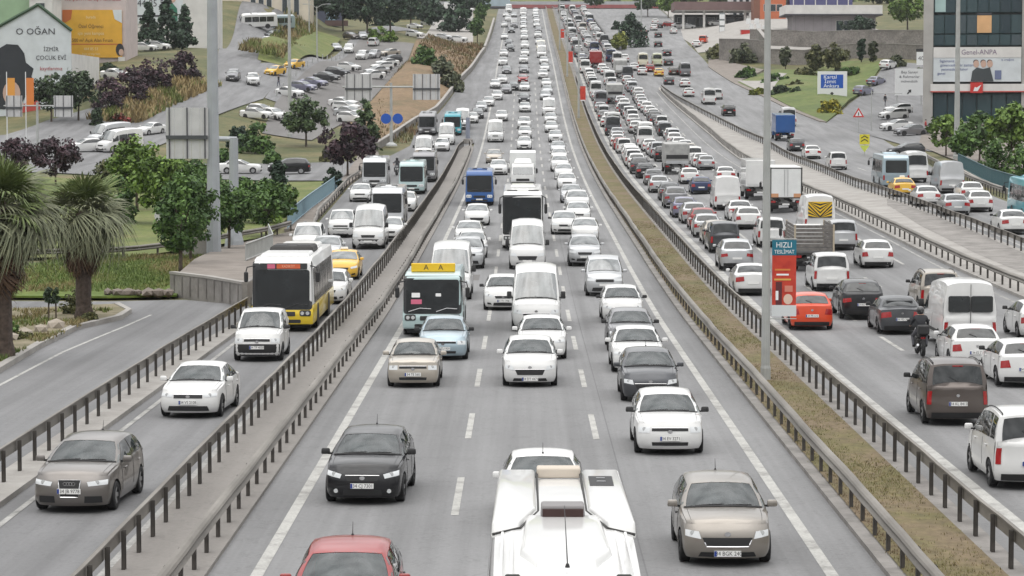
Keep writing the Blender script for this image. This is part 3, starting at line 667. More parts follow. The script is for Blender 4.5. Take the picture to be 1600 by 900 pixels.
palm(-18.55, 95.5, 5.4, 2.35, 'big shaggy fan palm at the left edge of the photo', 1, 96, 84)
palm(-18.75, 114.3, 4.5, 2.2, 'shaggy fan palm at the tip of the kerbed bed', 2)
# clipped shrub, low hedge and border stones on the bed
def small_shrub(x, y, h, w, pal, label, habit='bush', leaf=.07, lift=0.0, legs=False):
    t = empty('shrub', (x, y, float(land(x, y)) + .16)); tag(t, label, 'shrub', 'shrubs beside the roads'); cm, cen = crown_mesh(h, w, habit, pal, int(x*10) & 1023, leaf); link('crown', cm, t, (0, 0, lift))
    m = MB()
    for sx in ((-.15, .15) if legs else (0,)): m.tube([(sx, 0, -.1), (sx, 0, lift + .15)], .035, 6)
    m.build('stems', BARK, t)
small_shrub(-19.8, 112.6, .75, .95, 'darkgreen', 'clipped round shrub on thin stems between the two palms', lift=.75, legs=True)
small_shrub(-20.3, 105.5, .55, 1.9, 'green', 'low leafy shrub between the palms behind the border stones'); small_shrub(-21.8, 108.5, .5, 1.3, 'green', 'low leafy shrub at the foot of the left palm')
small_shrub(-19.5, 116.8, 1.3, 1.5, 'olive', 'thin olive shrub just behind the tip palm'); small_shrub(-19.4, 103.6, .35, 1.0, 'olive', 'tuft of dry weeds on the kerb beside the border stones')
small_shrub(-18.3, 113.0, .4, .9, 'olive', 'tuft of weeds at the foot of the tip palm')
STONE = ramp_mat('pale_border_stone', [(.3, (.24, .205, .165)), (.6, (.34, .30, .25)), (.8, (.40, .36, .31))], 2, bump=.4)
NTH = 'first second third fourth fifth sixth seventh eighth'.split()
def stones(label, pts, seed, size=.5, mat=STONE, cat='stone', name='border_stone'):
    rnd = random.Random(seed)
    for k, (x, y) in enumerate(pts):
        bm = bmesh.new(); bmesh.ops.create_icosphere(bm, subdivisions=1, radius=size*rnd.uniform(.7, 1.15))
        for v in bm.verts: v.co = Vector((v.co.x*rnd.uniform(.85, 1.3), v.co.y*rnd.uniform(.6, 1.0), v.co.z*rnd.uniform(.45, .75)))
        me = bpy.data.meshes.new(name); bm.to_mesh(me); bm.free(); me.materials.append(mat)
        tag(link(name, me, None, (x, y, float(land(x, y)) + .26), (0, 0, rnd.uniform(0, 3))), NTH[k] + ' ' + label, cat, 'pale stones edging the palm bed')
stones('pale stone from the left palm along the edge of the bed', [(-20.4 + .28*k, 99.0 + 2.0*k) for k in range(6)], 3, .42)
ROCK = ramp_mat('rubble_rock', [(.3, (.12, .10, .085)), (.6, (.20, .17, .145)), (.8, (.27, .235, .20))], 1.5, bump=.4)
stones('rubble rock from the left at the foot of the lawn', [(-19.9 + .5*k, 128.3 - .1*k) for k in range(7)], 4, .38, ROCK, 'rock', 'rubble_rock')

# ---- dry grass tufts on the median and the slopes (nobody could count them)
def tufts(name, label, n, area, size, mats, seed, zoff, keep=None):
    rnd = np.random.default_rng(seed); P = area(rnd, n); P = P[keep(P)] if keep else P; Z = land(P[:, 0], P[:, 1]) + zoff; n = len(P)
    B = 3; c = np.repeat(np.column_stack([P, Z]), B, 0); az = rnd.uniform(0, 6.283, n*B); s = size*rnd.uniform(.5, 1.5, n*B); lean = rnd.uniform(.1, .9, n*B)
    dx, dy = np.cos(az), np.sin(az); base = c + np.column_stack([rnd.normal(0, .05, n*B), rnd.normal(0, .05, n*B), np.zeros(n*B)])
    w = .16*s; tip = base + np.column_stack([dx*s*lean, dy*s*lean, s])
    V = np.stack([base + np.column_stack([-dy*w, dx*w, 0*w]), base + np.column_stack([dy*w, -dx*w, 0*w]), tip], 1).reshape(-1, 3); N = n*B
    me = bpy.data.meshes.new(name); me.vertices.add(N*3); me.vertices.foreach_set('co', V.ravel()); me.loops.add(N*3); me.loops.foreach_set('vertex_index', np.arange(N*3, dtype=np.int32)); me.polygons.add(N); me.polygons.foreach_set('loop_start', np.arange(0, N*3, 3, dtype=np.int32)); me.polygons.foreach_set('loop_total', np.full(N, 3, np.int32))
    for m in mats: me.materials.append(m)
    patch = np.sin(P[:, 0]*1.3 + 1.7*np.sin(P[:, 1]*.31)) + np.sin(P[:, 1]*.17 + P[:, 0]*.6) + rnd.normal(0, .7, n); fm = np.repeat(np.where(patch < -.5, 0, np.where(patch < .7, 1, 2)), B)
    me.polygons.foreach_set('material_index', fm.astype(np.int32)); me.update(); o = link(name, me); o['kind'] = 'stuff'; o['label'] = label; return o
GR = [flat('grass_blade_olive', (.125, .125, .040), rough=.9), flat('grass_blade_straw', (.19, .155, .068), rough=.9), flat('grass_blade_dead', (.17, .12, .075), rough=.9)]
tufts('grass', 'dry grass and weeds on the central median', 34000, lambda r, n: np.column_stack([r.uniform(7.2, 9.0, n), 40 + 150*r.random(n)**1.5]), .045, GR, 1, .125, lambda P: np.random.default_rng(9).random(len(P)) < np.clip(.42 + .22*np.sin(P[:, 0]*2.3 + P[:, 1]*.31) + .22*np.sin(P[:, 1]*.47 - P[:, 0]*1.1) - .25*(P[:, 0] - 8.1), .04, 1))
GS = [flat('grass_blade_green', (.085, .125, .026), rough=.9), flat('grass_blade_light', (.13, .155, .04), rough=.9), GR[1]]
tufts('grass', 'green grass of the lawn beside the ramp', 9000, lambda r, n: (lambda q: q[(q[:, 0] < -17.6 + 0*q[:, 1]) & (q[:, 1] < 158 - .3*(-q[:, 0] - 19))])(np.column_stack([r.uniform(-27, -17.2, n), r.uniform(129, 157, n)])), .13, GS, 2, .24)
tufts('grass', 'weeds and thin grass on the bed under the palms', 5200, lambda r, n: np.column_stack([-18.3 - 6*r.random(n)**1.4, r.uniform(90, 119, n)]), .16, GS, 6, .14, lambda P: np.sin(P[:, 0]*1.7) + np.sin(P[:, 1]*.8) > -.2)
tufts('grass', 'tall dry grass on the mound above the taxis', 5000, lambda r, n: (lambda q: q[np.abs(q[:, 0] + 42 + .04*(q[:, 1] - 430)) < 3.6])(np.column_stack([r.uniform(-50, -37, n), r.uniform(430, 575, n)])), .9, [GS[1], GR[1], flat('grass_blade_tan', (.22, .17, .075), rough=.9)], 3, .9)
tufts('grass', 'dry grass on the brown slope left of the highway', 6000, lambda r, n: (lambda q: q[(q[:, 0] > -22) & (q[:, 0] < -10.5 - (500 - q[:, 1])*.022) & (q[:, 0] > -17.5 - np.clip(q[:, 1] - 320, 0, 80)*.05)])(np.column_stack([r.uniform(-23, -9, n), r.uniform(330, 620, n)])), .5, [flat('slope_blade_olive', (.10, .095, .035), rough=.9), flat('slope_blade_tan', (.185, .13, .066), rough=.9), flat('slope_blade_brown', (.14, .092, .05), rough=.9)], 4, .05)
tufts('grass', 'straw-coloured grass below the purple shrubs', 3500, lambda r, n: (lambda q: q[np.abs(q[:, 0] + 49 - .14*(q[:, 1] - 365)) < 3.2])(np.column_stack([r.uniform(-56, -43, n), r.uniform(342, 385, n)])), .8, [flat('straw_blade_a', (.24, .18, .08), rough=.9), flat('straw_blade_b', (.30, .235, .115), rough=.9), GS[1]], 5, .0)
# ================================================================== masts, lamp posts, signs, walls, fences
MAST = flat('grey_painted_steel', (.33, .35, .37), rough=.5, noise=.10, nscale=1.2)
GALV = flat('galvanised_pole', (.36, .37, .36), rough=.5, noise=.12, nscale=1.5)
BOARD = flat('bare_board_back', (.50, .50, .50), rough=.55, noise=.08, nscale=1.5)
RIB = flat('dark_board_rib', (.07, .07, .08), rough=.6)
DARKST = flat('dark_steel', (.06, .065, .07), rough=.6)
SIGNW = flat('white_sign_face', (.72, .73, .73), rough=.4); SIGNB = flat('blue_sign_face', (.012, .085, .42), rough=.4); SIGNT = flat('white_lettering', (.85, .86, .87), rough=.5); BLACKT = flat('black_lettering', (.02, .02, .022), rough=.6)
REDS = flat('red_sign_face', (.50, .03, .025), rough=.45)
def zl(x, y): return float(land(x, y))
def board_back(parent, x, z, w, h, n, ribs, y=0.0, beam=True):
    """the back of a road sign: upright planks held by dark ribs"""
    bw = w/n
    for k in range(n):
        m = MB(); m.box((x - w/2 + bw*(k + .5), y, z), (bw*.965, .04, h)); m.build('sign_plank', BOARD, parent)
    for k in range(ribs):
        m = MB(); m.box((x - w*.42 + w*.84*k/max(1, ribs-1), y - .06, z), (.07, .07, h*1.0)); m.build('sign_rib', RIB, parent)
    if beam: m = MB(); m.box((x, y - .13, z - h*.08), (w*.98, .08, .22)); m.build('cross_beam', DARKST, parent)
def text_obj(txt, size, mat, parent, loc, name='lettering', sq=1.0, back=False):
    V, F = text_vf(txt, size, sq); m = MB(); m.add(V, F); return m.build(name, mat, parent, loc, (0, 0, math.pi) if back else None)
# tall mast with the big sign back
t = empty('sign_mast', (-18.0, 156.0, zl(-18, 156))); tag(t, 'tall grey mast carrying a big sign seen from behind, left of the highway', 'sign mast', 'road signs seen from behind')
m = MB(); m.lathe_z([(.44, 0), (.40, 2.0), (.34, 8), (.28, 17.5)], 8); m.build('mast', MAST, t)
m = MB(); m.lathe_z([(.52, 0), (.52, .25), (.44, .3)], 12); m.build('footing', CONC, t)
board_back(t, -1.45, 7.35, 2.45, 2.95, 5, 3, -.35); m = MB(); m.tube([(-.3, -.25, 7.2), (-2.7, -.25, 7.2)], .09, 8); m.build('arm', DARKST, t)
m = MB(); V, F = bevel_box((0, -.6, 1.0), (1.7, .5, 1.5), .05, 1); m.add([(v[0] - .9, v[1], v[2] - .2) for v in V], F); tag(m.build('concrete_block', CONC, None, (-18.2, 157.5, zl(-18, 157))), 'concrete block at the foot of the tall grey mast', 'block')
t = empty('sign_mast', (-18.1, 168.0, zl(-18, 168))); tag(t, 'shorter grey mast with a splayed foot behind the tall mast', 'sign mast', 'road signs seen from behind')
m = MB(); m.lathe_z([(.62, 0), (.58, .35), (.30, 1.5), (.28, 6.8)], 8); m.build('mast', MAST, t); m = MB(); m.tube([(.2, 0, 6.7), (-2.2, 0, 6.75)], .16, 8); m.build('arm', MAST, t)
# sign gantry by the round blue signs
t = empty('sign_mast', (-15.9, 323.5, zl(-15.9, 323.5) + .1)); tag(t, 'pole with two sign backs on a cross arm and two round blue signs', 'sign mast', 'road signs seen from behind')
m = MB(); m.lathe_z([(.75, 0), (.70, .2), (.20, .5), (.15, 7.6)], 10); m.build('mast', GALV, t); m = MB(); m.tube([(-5.8, -.1, 7.1), (5.2, -.1, 7.1)], .11, 8); m.build('arm', GALV, t)
board_back(t, -3.9, 7.1, 3.3, 3.1, 6, 4, -.2); board_back(t, 4.25, 7.1, 3.3, 3.1, 6, 4, -.2)
for sx in (-.62, .80):
    m = MB(); n = 20; V = [(sx + .62*math.cos(2*math.pi*k/n), yy, 3.3 + .62*math.sin(2*math.pi*k/n)) for yy in (-.2, -.16) for k in range(n)]; m.add(V, [tuple(range(n)), tuple(range(n, 2*n))[::-1]] + [(k, (k+1) % n, n + (k+1) % n, n + k) for k in range(n)]); m.build('round_sign', SIGNB, t)
# far left sign backs
t = empty('sign_mast', (-55.1, 305, zl(-55, 305))); tag(t, 'thin pole with two small sign backs above the lower left street', 'sign mast', 'road signs seen from behind')
m = MB(); m.lathe_z([(.17, 0), (.13, 5.2)], 8); m.build('mast', GALV, t); m = MB(); m.tube([(-3.8, 0, 4.8), (3.6, 0, 4.8)], .09, 6); m.build('arm', GALV, t); board_back(t, 3.0, 4.75, 2.2, 2.4, 4, 3, -.15); board_back(t, -2.6, 4.75, 1.9, 2.4, 4, 3, -.15)
for k, (dx, c) in enumerate(((-1.3, (.62, .20, .05)), (-3.1, (.66, .30, .06)))):
    t = empty('flag_pole', (-55.1 + dx*1.2, 306.5, zl(-57, 306.5))); tag(t, ('red hanging banner on a white pole in front of the painted wall', 'orange hanging banner on a white pole at the left edge')[k], 'banner'); m = MB(); m.lathe_z([(.07, 0), (.05, 8.5)], 8); m.build('pole', SIGNW, t); m = MB(); m.box((.5, 0, 6.2), (.85, .03, 3.2)); m.build('banner_cloth', flat('banner_cloth_%s' % ('red', 'orange')[k], c, rough=.9), t)

def lamp_post(x, y, h, r, label, zoff=.1, banner=None, mat=GALV, seed=0):
    t = empty('lamp_post', (x, y, zl(x, y) + zoff)); tag(t, label, 'lamp post', 'lamp posts along the roads')
    m = MB(); m.lathe_z([(r*1.25, 0), (r*1.25, .4), (r*1.08, .5), (r, 3), (r*.68, h)], 10); m.build('pole', mat, t)
    m = MB(); m.tube([(0, 0, h - .3), (-.9, 0, h + .3), (-1.9, 0, h + .4)], .05, 6); m.tube([(0, 0, h - .3), (.9, 0, h + .3), (1.9, 0, h + .4)], .05, 6); m.build('arm', mat, t)
    for sx in (-1, 1): m = MB(); V, F = bevel_box((sx*2.1, 0, h + .38), (.7, .26, .12), .04, 1); m.add(V, F); m.build('lamp_head', MAST, t)
    if banner:
        m = MB(); m.tube([(r*.8, 0, 4.62), (r + .86, 0, 4.62)], .018, 5); m.tube([(r*.8, 0, 2.02), (r + .86, 0, 2.02)], .018, 5); m.build('banner_arm', GALV, t)
        b = MB(); b.box((r + .45, 0, 3.52), (.78, .02, 2.10)); b = b.build('banner', banner_mat, t)
        if banner == 2:
            q = MB(); q.box((r + .45, -.002, 4.34), (.79, .03, .50)); q = q.build('banner_top', flat('banner_teal', (.012, .15, .22), rough=.6), t)
            text_obj('HIZLI', .25, SIGNT, t, (r + .44, -.03, 4.42), sq=.9); text_obj('TESLİMAT', .17, SIGNT, t, (r + .45, -.03, 4.20), sq=.85)
            for zz, ww, cc in ((3.62, .50, flat('banner_orange', (.62, .22, .05), rough=.6)), (3.46, .40, SIGNT), (3.30, .54, flat('banner_yellow', (.66, .42, .10), rough=.6))):
                q = MB(); q.box((r + .40, -.014, zz), (ww, .008, .055)); q.build('banner_print', cc, t)
            q = MB(); n = 14
            q.add([(r + .58 + .15*math.cos(2*math.pi*k/n), -.016, 2.66 + .17*math.sin(2*math.pi*k/n)) for k in range(n)], [tuple(range(n))]); q.build('banner_print', flat('banner_cream', (.70, .52, .42), rough=.6), t)
            q = MB(); q.box((r + .60, -.015, 3.0), (.26, .006, .2)); q.build('banner_print', flat('banner_pink', (.60, .22, .16), rough=.6), t)
            q = MB(); q.box((r + .28, -.015, 2.85), (.20, .006, .75)); q.build('banner_print', flat('banner_dark', (.10, .02, .025), rough=.6), t)
            q = MB(); q.box((r + .22, -.018, 2.78), (.09, .006, .3)); q.build('banner_print', SIGNT, t)
            q = MB(); q.box((r + .45, -.004, 2.28), (.80, .03, .36)); q.build('banner_foot', flat('pale_banner_foot', (.62, .65, .66), rough=.6), t)
        else:
            q = MB(); q.box((r + .45, -.012, 2.55), (.7, .01, .16)); q.build('banner_foot', SIGNW, t)
    return t
banner_mat = ramp_mat('red_banner_print', [(.3, (.42, .035, .025)), (.55, (.55, .06, .035)), (.75, (.40, .02, .02))], 2.5)
lamp_post(7.90, 87.4, 14.5, .135, 'tall grey lamp post in the grass median with a red advertising banner', .1, 2)
lamp_post(8.0, 300, 13, .16, 'grey lamp post in the median, second from the camera', .1) if False else None
lamp_post(7.9, 386, 12, .15, 'far lamp post in the median with a red banner', .1, 1); lamp_post(7.9, 487, 12, .15, 'farther lamp post in the median with a small red banner', .1, 1); lamp_post(7.9, 590, 12, .15, 'farthest lamp post in the median with a tiny red banner', .1, 1)
lamp_post(-29.0, 334, 19, .24, 'grey lamp post in front of the car park on the left', 0)
lamp_post(46.0, 286, 19.5, .30, 'tall grey lamp post in front of the dealership', 0)
lamp_post(-36.0, 470, 9, .12, 'thin lamp post at the top of the car park', 0); lamp_post(-44.5, 560, 8, .12, 'thin lamp post on the grass mound', 0)
lamp_post(30.5, 700, 11, .16, 'lamp post beside the dark pointed tree', 0)

# blue direction sign on the lawn
t = empty('road_sign', (49.0, 428, zl(49, 428))); tag(t, 'big blue direction sign with three white town names on the lawn', 'road sign'); W_, z0 = 4.7, 4.6
m = MB(); m.box((0, 0, 2.5), (W_, .10, 4.1)); m.build('sign_board', SIGNW, t)
m = MB(); m.box((-.05, -.06, 2.95), (3.55, .03, 2.15)); m.build('blue_panel', SIGNB, t)
for k, tx in enumerate(('Kartal', 'İzmit', 'Ankara')): text_obj(tx, .82, SIGNT, t, (-.35 if k < 2 else -.15, -.085, 3.62 - .70*k), sq=1.05)
m = MB(); m.add([(-.25, -.07, .75), (.15, -.07, .75), (.15, -.07, 1.0), (.3, -.07, 1.0), (-.05, -.07, 1.3), (-.4, -.07, 1.0), (-.25, -.07, 1.0)], [(0, 1, 2, 3, 4, 5, 6)]); m.build('arrow', BLACKT, t)
for sx in (-1.6, 1.6): m = MB(); m.box((sx, .1, .4), (.14, .12, 1.2)); m.build('leg', GALV, t)
# white direction board
t = empty('road_sign', (57.5, 402, zl(57.5, 402))); tag(t, 'white direction board with grey lettering and a black arrow beside the dealership', 'road sign')
m = MB(); m.box((0, 0, 3.6), (4.3, .08, 4.0)); m.build('sign_board', SIGNW, t)
for k, tx in enumerate(('Bey Sanayi', '& Rahmanlar', 'mühendislik')): text_obj(tx, .56 if k < 2 else .50, flat('grey_lettering_%s' % 'abc'[k], (.10, .10, .12), rough=.7), t, (0, -.06, 5.05 - .68*k), sq=1.05)
m = MB(); m.add([(-.35, -.06, 1.9), (-.2, -.06, 1.75), (.1, -.06, 2.1), (.25, -.06, 1.98), (.3, -.06, 2.5), (-.2, -.06, 2.4), (-.05, -.06, 2.25)], [(0, 1, 2, 3, 4, 5, 6)]); m.build('arrow', BLACKT, t)
for sx in (-1.8, 1.8): m = MB(); m.box((sx, .1, .8), (.14, .12, 1.8)); m.build('leg', GALV, t)
# small signs
def post_sign(x, y, h, label, kind, cat='road sign', s=1.0):
    t = empty('road_sign', (x, y, zl(x, y))); tag(t, label, cat); m = MB(); m.lathe_z([(.04*s, 0), (.035*s, h)], 7); m.build('pole', GALV, t)
    if kind == 'tri':
        m = MB(); m.add([(-.6*s, -.06, h - .9*s), (.6*s, -.06, h - .9*s), (0, -.06, h + .1*s), (-.6*s, -.03, h - .9*s), (.6*s, -.03, h - .9*s), (0, -.03, h + .1*s)], [(0, 1, 2), (5, 4, 3), (0, 3, 4, 1), (1, 4, 5, 2), (2, 5, 3, 0)]); m.build('sign_rim', REDS, t)
        m = MB(); m.add([(-.36*s, -.07, h - .76*s), (.36*s, -.07, h - .76*s), (0, -.07, h - .15*s)], [(0, 1, 2)]); m.build('sign_face', SIGNW, t); m = MB(); m.box((0, -.08, h - .55*s), (.10*s, .01, .3*s)); m.build('symbol', BLACKT, t)
    elif kind == 'arrow':
        m = MB(); V, F = bevel_box((0, -.05, h - .5*s), (1.0*s, .05, 1.0*s), .0, 1); m.add(V, F); m.build('sign_face', SIGN_YELLOW_, t)
        m = MB()
        for zz in (-.28, .08): m.add([(-.35*s, -.085, h - .5*s + zz), (0, -.085, h - .5*s + zz + .24), (.35*s, -.085, h - .5*s + zz), (.35*s, -.085, h - .5*s + zz + .12), (0, -.085, h - .5*s + zz + .36), (-.35*s, -.085, h - .5*s + zz + .12)], [(0, 1, 4, 5), (1, 2, 3, 4)])
        m.build('chevron', BLACKT, t)
        m = MB(); m.add([(-.5*s, -.06, h - 1.1*s), (0, -.06, h - 1.8*s), (.5*s, -.06, h - 1.1*s)], [(0, 1, 2)]); m.build('sign_face', SIGN_LIME_, t)
    elif kind == 'rect': m = MB(); m.box((0, -.05, h - .5*s), (.62*s, .04, 1.0*s)); m.build('sign_back', BOARD, t)
    elif kind == 'round':
        m = MB(); n = 16; V = [(.42*s*math.cos(2*math.pi*k/n), yy, h - .4*s + .42*s*math.sin(2*math.pi*k/n)) for yy in (-.06, -.03) for k in range(n)]; m.add(V, [tuple(range(n)), tuple(range(n, 2*n))[::-1]] + [(k, (k+1) % n, n + (k+1) % n, n + k) for k in range(n)]); m.build('sign_disc', BOARD, t)
        m = MB(); m.box((0, -.05, h - 1.1*s), (.5*s, .03, .42*s)); m.build('sign_plate', BOARD, t)
    elif kind == 'speed':
        m = MB(); m.box((0, -.05, h - 1.0*s), (1.5*s, .06, 2.2*s)); m.build('sign_face', SIGNW, t); text_obj('40', 1.0*s, BLACKT, t, (0, -.09, h - 1.0*s)); m = MB(); m.box((0, -.05, h + .4*s), (1.7*s, .06, .5*s)); m.build('sign_top', BLACKT, t)
    return t
SIGN_YELLOW_ = flat('yellow_hazard_face', (.62, .55, .03), rough=.5); SIGN_LIME_ = flat('lime_hazard_face', (.52, .60, .10), rough=.5)
post_sign(43.5, 350, 3.0, 'red-rimmed warning triangle at the corner of the side road', 'tri', s=1.25); post_sign(37.6, 297, 2.3, 'yellow and black hazard marker on the kerb of the service road', 'arrow', s=1.1)
post_sign(-18.6, 276, 2.9, 'grey sign back on a post below the purple-leaved tree', 'rect', s=1.1); post_sign(-22.6, 167.5, 2.4, 'round sign back with a plate on a post on the far lawn', 'round'); post_sign(67.0, 455, 4.0, 'white speed sign with a dark top left of the dealership', 'speed')
t = empty('lamp_post', (45.3, 351, zl(45.3, 351))); tag(t, 'slim grey post with a cross arm at the mouth of the side road', 'post'); m = MB(); m.lathe_z([(.09, 0), (.07, 5.4)], 7); m.build('pole', GALV, t); m = MB(); m.tube([(-.1, 0, 5.0), (4, 0, 4.9)], .04, 5); m.build('arm', GALV, t)
# junction box and posts at the strip tip
t = empty('warning_post', (-6.9, 333.5, zl(-6.9, 333.5))); tag(t, 'grey post with a concrete foot at the tip of the paved strip', 'post'); m = MB(); m.lathe_z([(.7, 0), (.6, .5), (.35, .6)], 10); m.build('foot', CONC_D, t); m = MB(); m.lathe_z([(.28, .55), (.24, 3.2)], 8); m.build('pole', flat('bluegrey_post', (.22, .24, .30), rough=.6), t)

# ---- walls and fences
def wall(name, label, path, h, th, mat, cat='wall', zoff=-.2, cap=None, group=None):
    P = []
    for (a, b) in zip(path, path[1:]):
        n = max(1, int(math.dist(a, b)/6))
        P += [(lerp_(a[0], b[0], k/n), lerp_(a[1], b[1], k/n)) for k in range(n)]
    P.append(path[-1]); hh = h if callable(h) else (lambda k: h)
    t = empty(name, (*path[0], zl(*path[0]))); o = np.array(t.location); m = MB(); G = []
    for i, (x, y) in enumerate(P):
        a, b = P[max(0, i-1)], P[min(len(P)-1, i+1)]; d = np.array([b[0]-a[0], b[1]-a[1]]); d = d/np.linalg.norm(d); nx, ny = d[1]*th/2, -d[0]*th/2; z = zl(x, y); H_ = hh(i/(len(P)-1))
        G.append([(x-nx, y-ny, z+zoff), (x-nx, y-ny, z+H_), (x+nx, y+ny, z+H_), (x+nx, y+ny, z+zoff)])
    G = np.array(G) - o; m.grid(G); m.add(G[0], [(0, 1, 2, 3)]); m.add(G[-1], [(3, 2, 1, 0)]); m.build('wall_body', mat, t)
    if cap:
        C = G.copy(); mid = (G[:, 1] + G[:, 2])/2
        for j, (s_, dz) in enumerate(((1, .004), (1, .12), (2, .12), (2, .004))): C[:, j] = mid + (G[:, s_] - mid)*1.25 + [0, 0, dz]
        m = MB(); m.grid(C); m.add(C[0], [(0, 1, 2, 3)]); m.add(C[-1], [(3, 2, 1, 0)]); m.build('coping', cap, t)
    tag(t, label, cat, group); return t
wall('parapet_wall', 'low concrete parapet along the left edge of the highway up the hill', [(-17.4, 318), (-14.9, 368), (-12.9, 396), (-9.9, 500), (-8.5, 584)], .75, .35, CONC_D, cap=CONC)
wall('parapet_wall', 'pale upper parapet of the highway below the upper car park', [(-8.4, 586), (-8.3, 760)], 1.0, .4, CONC, cap=CONC)
t = wall('retaining_wall', 'stained concrete retaining wall at the exit ramp below the paved terrace', [(-17.0, 129.9), (-14.8, 126.6), (-12.75, 122.6)], 1.02, .28, CONC_D, cap=CONC)
for k in range(9):    # upright joints cast in the wall face
    f = (k + .5)/9; x = lerp_(-17.0, -12.75, f); y = np.interp(x, [-17.0, -14.8, -12.75], [129.9, 126.6, 122.6]); m = MB(); m.box((x + .0 + 17.0 - .12, y - 129.9 - .145, .5), (.05, .03, .92), 0, math.atan2(-3.6, 2.2)); m.build('wall_rib', CONC_D, t)
wall('kerb_wall', 'thick kerb wall around the paved terrace', [(-13.0, 124.5), (-12.75, 134), (-13.2, 152)], .95, .25, CONC_D)
STONEW = ramp_mat('grey_stone_wall', [(.3, (.13, .12, .11)), (.5, (.20, .185, .17)), (.75, (.27, .25, .23))], .35, scale2=3, stops2=[(.3, (.6, .6, .6)), (.6, (1.1, 1.1, 1.1))], mixfac=.9, bump=.5)
wall('retaining_wall', 'tall grey stone retaining wall at the left end of the slope below the flat white roof', [(38.6, 530), (47, 519.5), (47.3, 545)], 4.2, .6, STONEW, cap=CONC); wall('retaining_wall', 'lower grey stone wall behind the olive trees', [(47.2, 519), (60, 509), (74, 492), (95, 480)], 2.6, .6, STONEW, cap=CONC); wall('retaining_wall', 'upper grey stone wall below the flat white roof building', [(47, 560), (60, 556), (85, 545)], 3.2, .6, STONEW, cap=CONC)
BLUEST = flat('pale_blue_railing', (.20, .30, .36), rough=.5); GREENST = flat('blue_green_railing', (.055, .12, .14), rough=.5)
def railing(label, path, h, mat, step, zoff=.12, sheet=None):
    t = empty('railing', (*path[0], zl(*path[0]) + zoff)); tag(t, label, 'railing'); o = t.location; pts = []
    for (a, b) in zip(path, path[1:]):
        n = max(1, int(math.dist(a, b)/step)); pts += [(lerp_(a[0], b[0], k/n), lerp_(a[1], b[1], k/n)) for k in range(n)]
    pts.append(path[-1]); P = [Vector((x, y, zl(x, y) + zoff)) - o for x, y in pts]
    for zz in (h, .12): m = MB(); m.tube([p + Vector((0, 0, zz)) for p in P], .04, 6); m.build('top_rail' if zz == h else 'bottom_rail', mat, t)
    bm_ = MB(); bm_.box((0, 0, h/2), (.05, .05, h)); pm = bm_.mesh('post', [mat])
    for i, p in enumerate(P):
        if i % 4 == 0: link('post', pm, t, p)
    m = MB()
    for a, b in zip(P, P[1:]):
        d = (b - a).length; n = max(2, int(d/.14))
        for k in range(n): q = a.lerp(b, k/n); m.box((q.x, q.y, q.z + h/2 + .05), (.022, .022, h - .16))
    m.build('bars', mat, t)['kind'] = 'stuff'
    return t
railing('pale blue steel railing left of the queue of small buses', [(-16.15, 184), (-16.5, 208), (-16.75, 247)], 1.25, BLUEST, .5); railing('blue-green steel railing along the far right edge below the trees', [(38.2, 196), (39.6, 228), (42.6, 264)], 1.3, GREENST, .5, .1)
wall('parapet_wall', 'pale footing of the blue-green railing on the far right', [(37.7, 196), (39.1, 228), (42.1, 264)], .35, .25, CONC)
t = empty('ribbed_board', (47.0, 245, zl(47, 245) + .5)); tag(t, 'pale ribbed board at the right edge above the green railing', 'sign'); 
for k in range(6): m = MB(); m.box((-.9 + .42*k, 0, 2.2), (.40, .06, 3.2)); m.build('sign_plank', BOARD, t)
# divider on the right at the top, pipe rail on the terrace
wall('divider_wall', 'dark divider between the outbound jam and the open street', [(21.3, 590), (20.4, 650), (19.8, 780)], .8, .35, flat('dark_divider', (.10, .10, .10), rough=.9))
railing('thin grey pipe rail on the paved terrace beside the yellow bus', [(-14.6, 141), (-14.0, 150), (-15.2, 160)], .95, GALV, 1.5, .85)
# bollards along the car park edge
bm_ = MB(); bm_.lathe_z([(.09, 0), (.09, .9), (.001, .95)], 8); bollard = bm_.mesh('bollard', [GALV])
for k in range(16):
    y = 384 + k*10.5; x = -35.2 + .04*k; o = link('bollard', bollard, None, (x, y, zl(x, y))); tag(o, 'short grey post %s from the near end of the row beside the car park' % ('first second third fourth fifth sixth seventh eighth ninth tenth eleventh twelfth thirteenth fourteenth fifteenth sixteenth'.split()[k]), 'bollard', 'short posts along the car park edge')
# ================================================================== buildings
def bld(name, label, x, y, z, cat='building', rz=0.0):
    t = empty(name, (x, y, z), rz); tag(t, label, cat); return t
def bx(t, name, x0, x1, y0, y1, z0, z1, mat):
    m = MB(); m.box(((x0+x1)/2, (y0+y1)/2, (z0+z1)/2), (x1-x0, y1-y0, z1-z0)); return m.build(name, mat, t)
def poly(t, name, pts, y, mat, th=.03):
    n = len(pts); V = [(px, y, pz) for px, pz in pts] + [(px, y + th, pz) for px, pz in pts]
    m = MB(); m.add(V, [tuple(range(n)), tuple(range(n, 2*n))[::-1]] + [(i, (i+1) % n, n + (i+1) % n, n + i) for i in range(n)]); return m.build(name, mat, t)
def disc(t, name, x, z, r, y, mat, n=18, sz=1.0): return poly(t, name, [(x + r*math.cos(2*math.pi*k/n), z + sz*r*math.sin(2*math.pi*k/n)) for k in range(n)], y, mat)
def windows(t, x0, x1, z0, z1, nx, nz, y, gap=.35, mat=None, frame=None, sill=True):
    w = (x1-x0)/nx; h = (z1-z0)/nz
    for i in range(nx):
        for j in range(nz):
            a, b = x0 + i*w + gap/2, x0 + (i+1)*w - gap/2; c, d = z0 + j*h + gap/2, z0 + (j+1)*h - gap/2
            f = bx(t, 'window', a - .08, b + .08, y - .05, y + .05, c - .08, d + .08, frame or FRAMEW); bx(f, 'pane', a, b, y - .08, y - .04, c, d, mat or PANE)
col = lambda n, c, r=.7: flat(n, c, rough=r, noise=.10, nscale=.6)
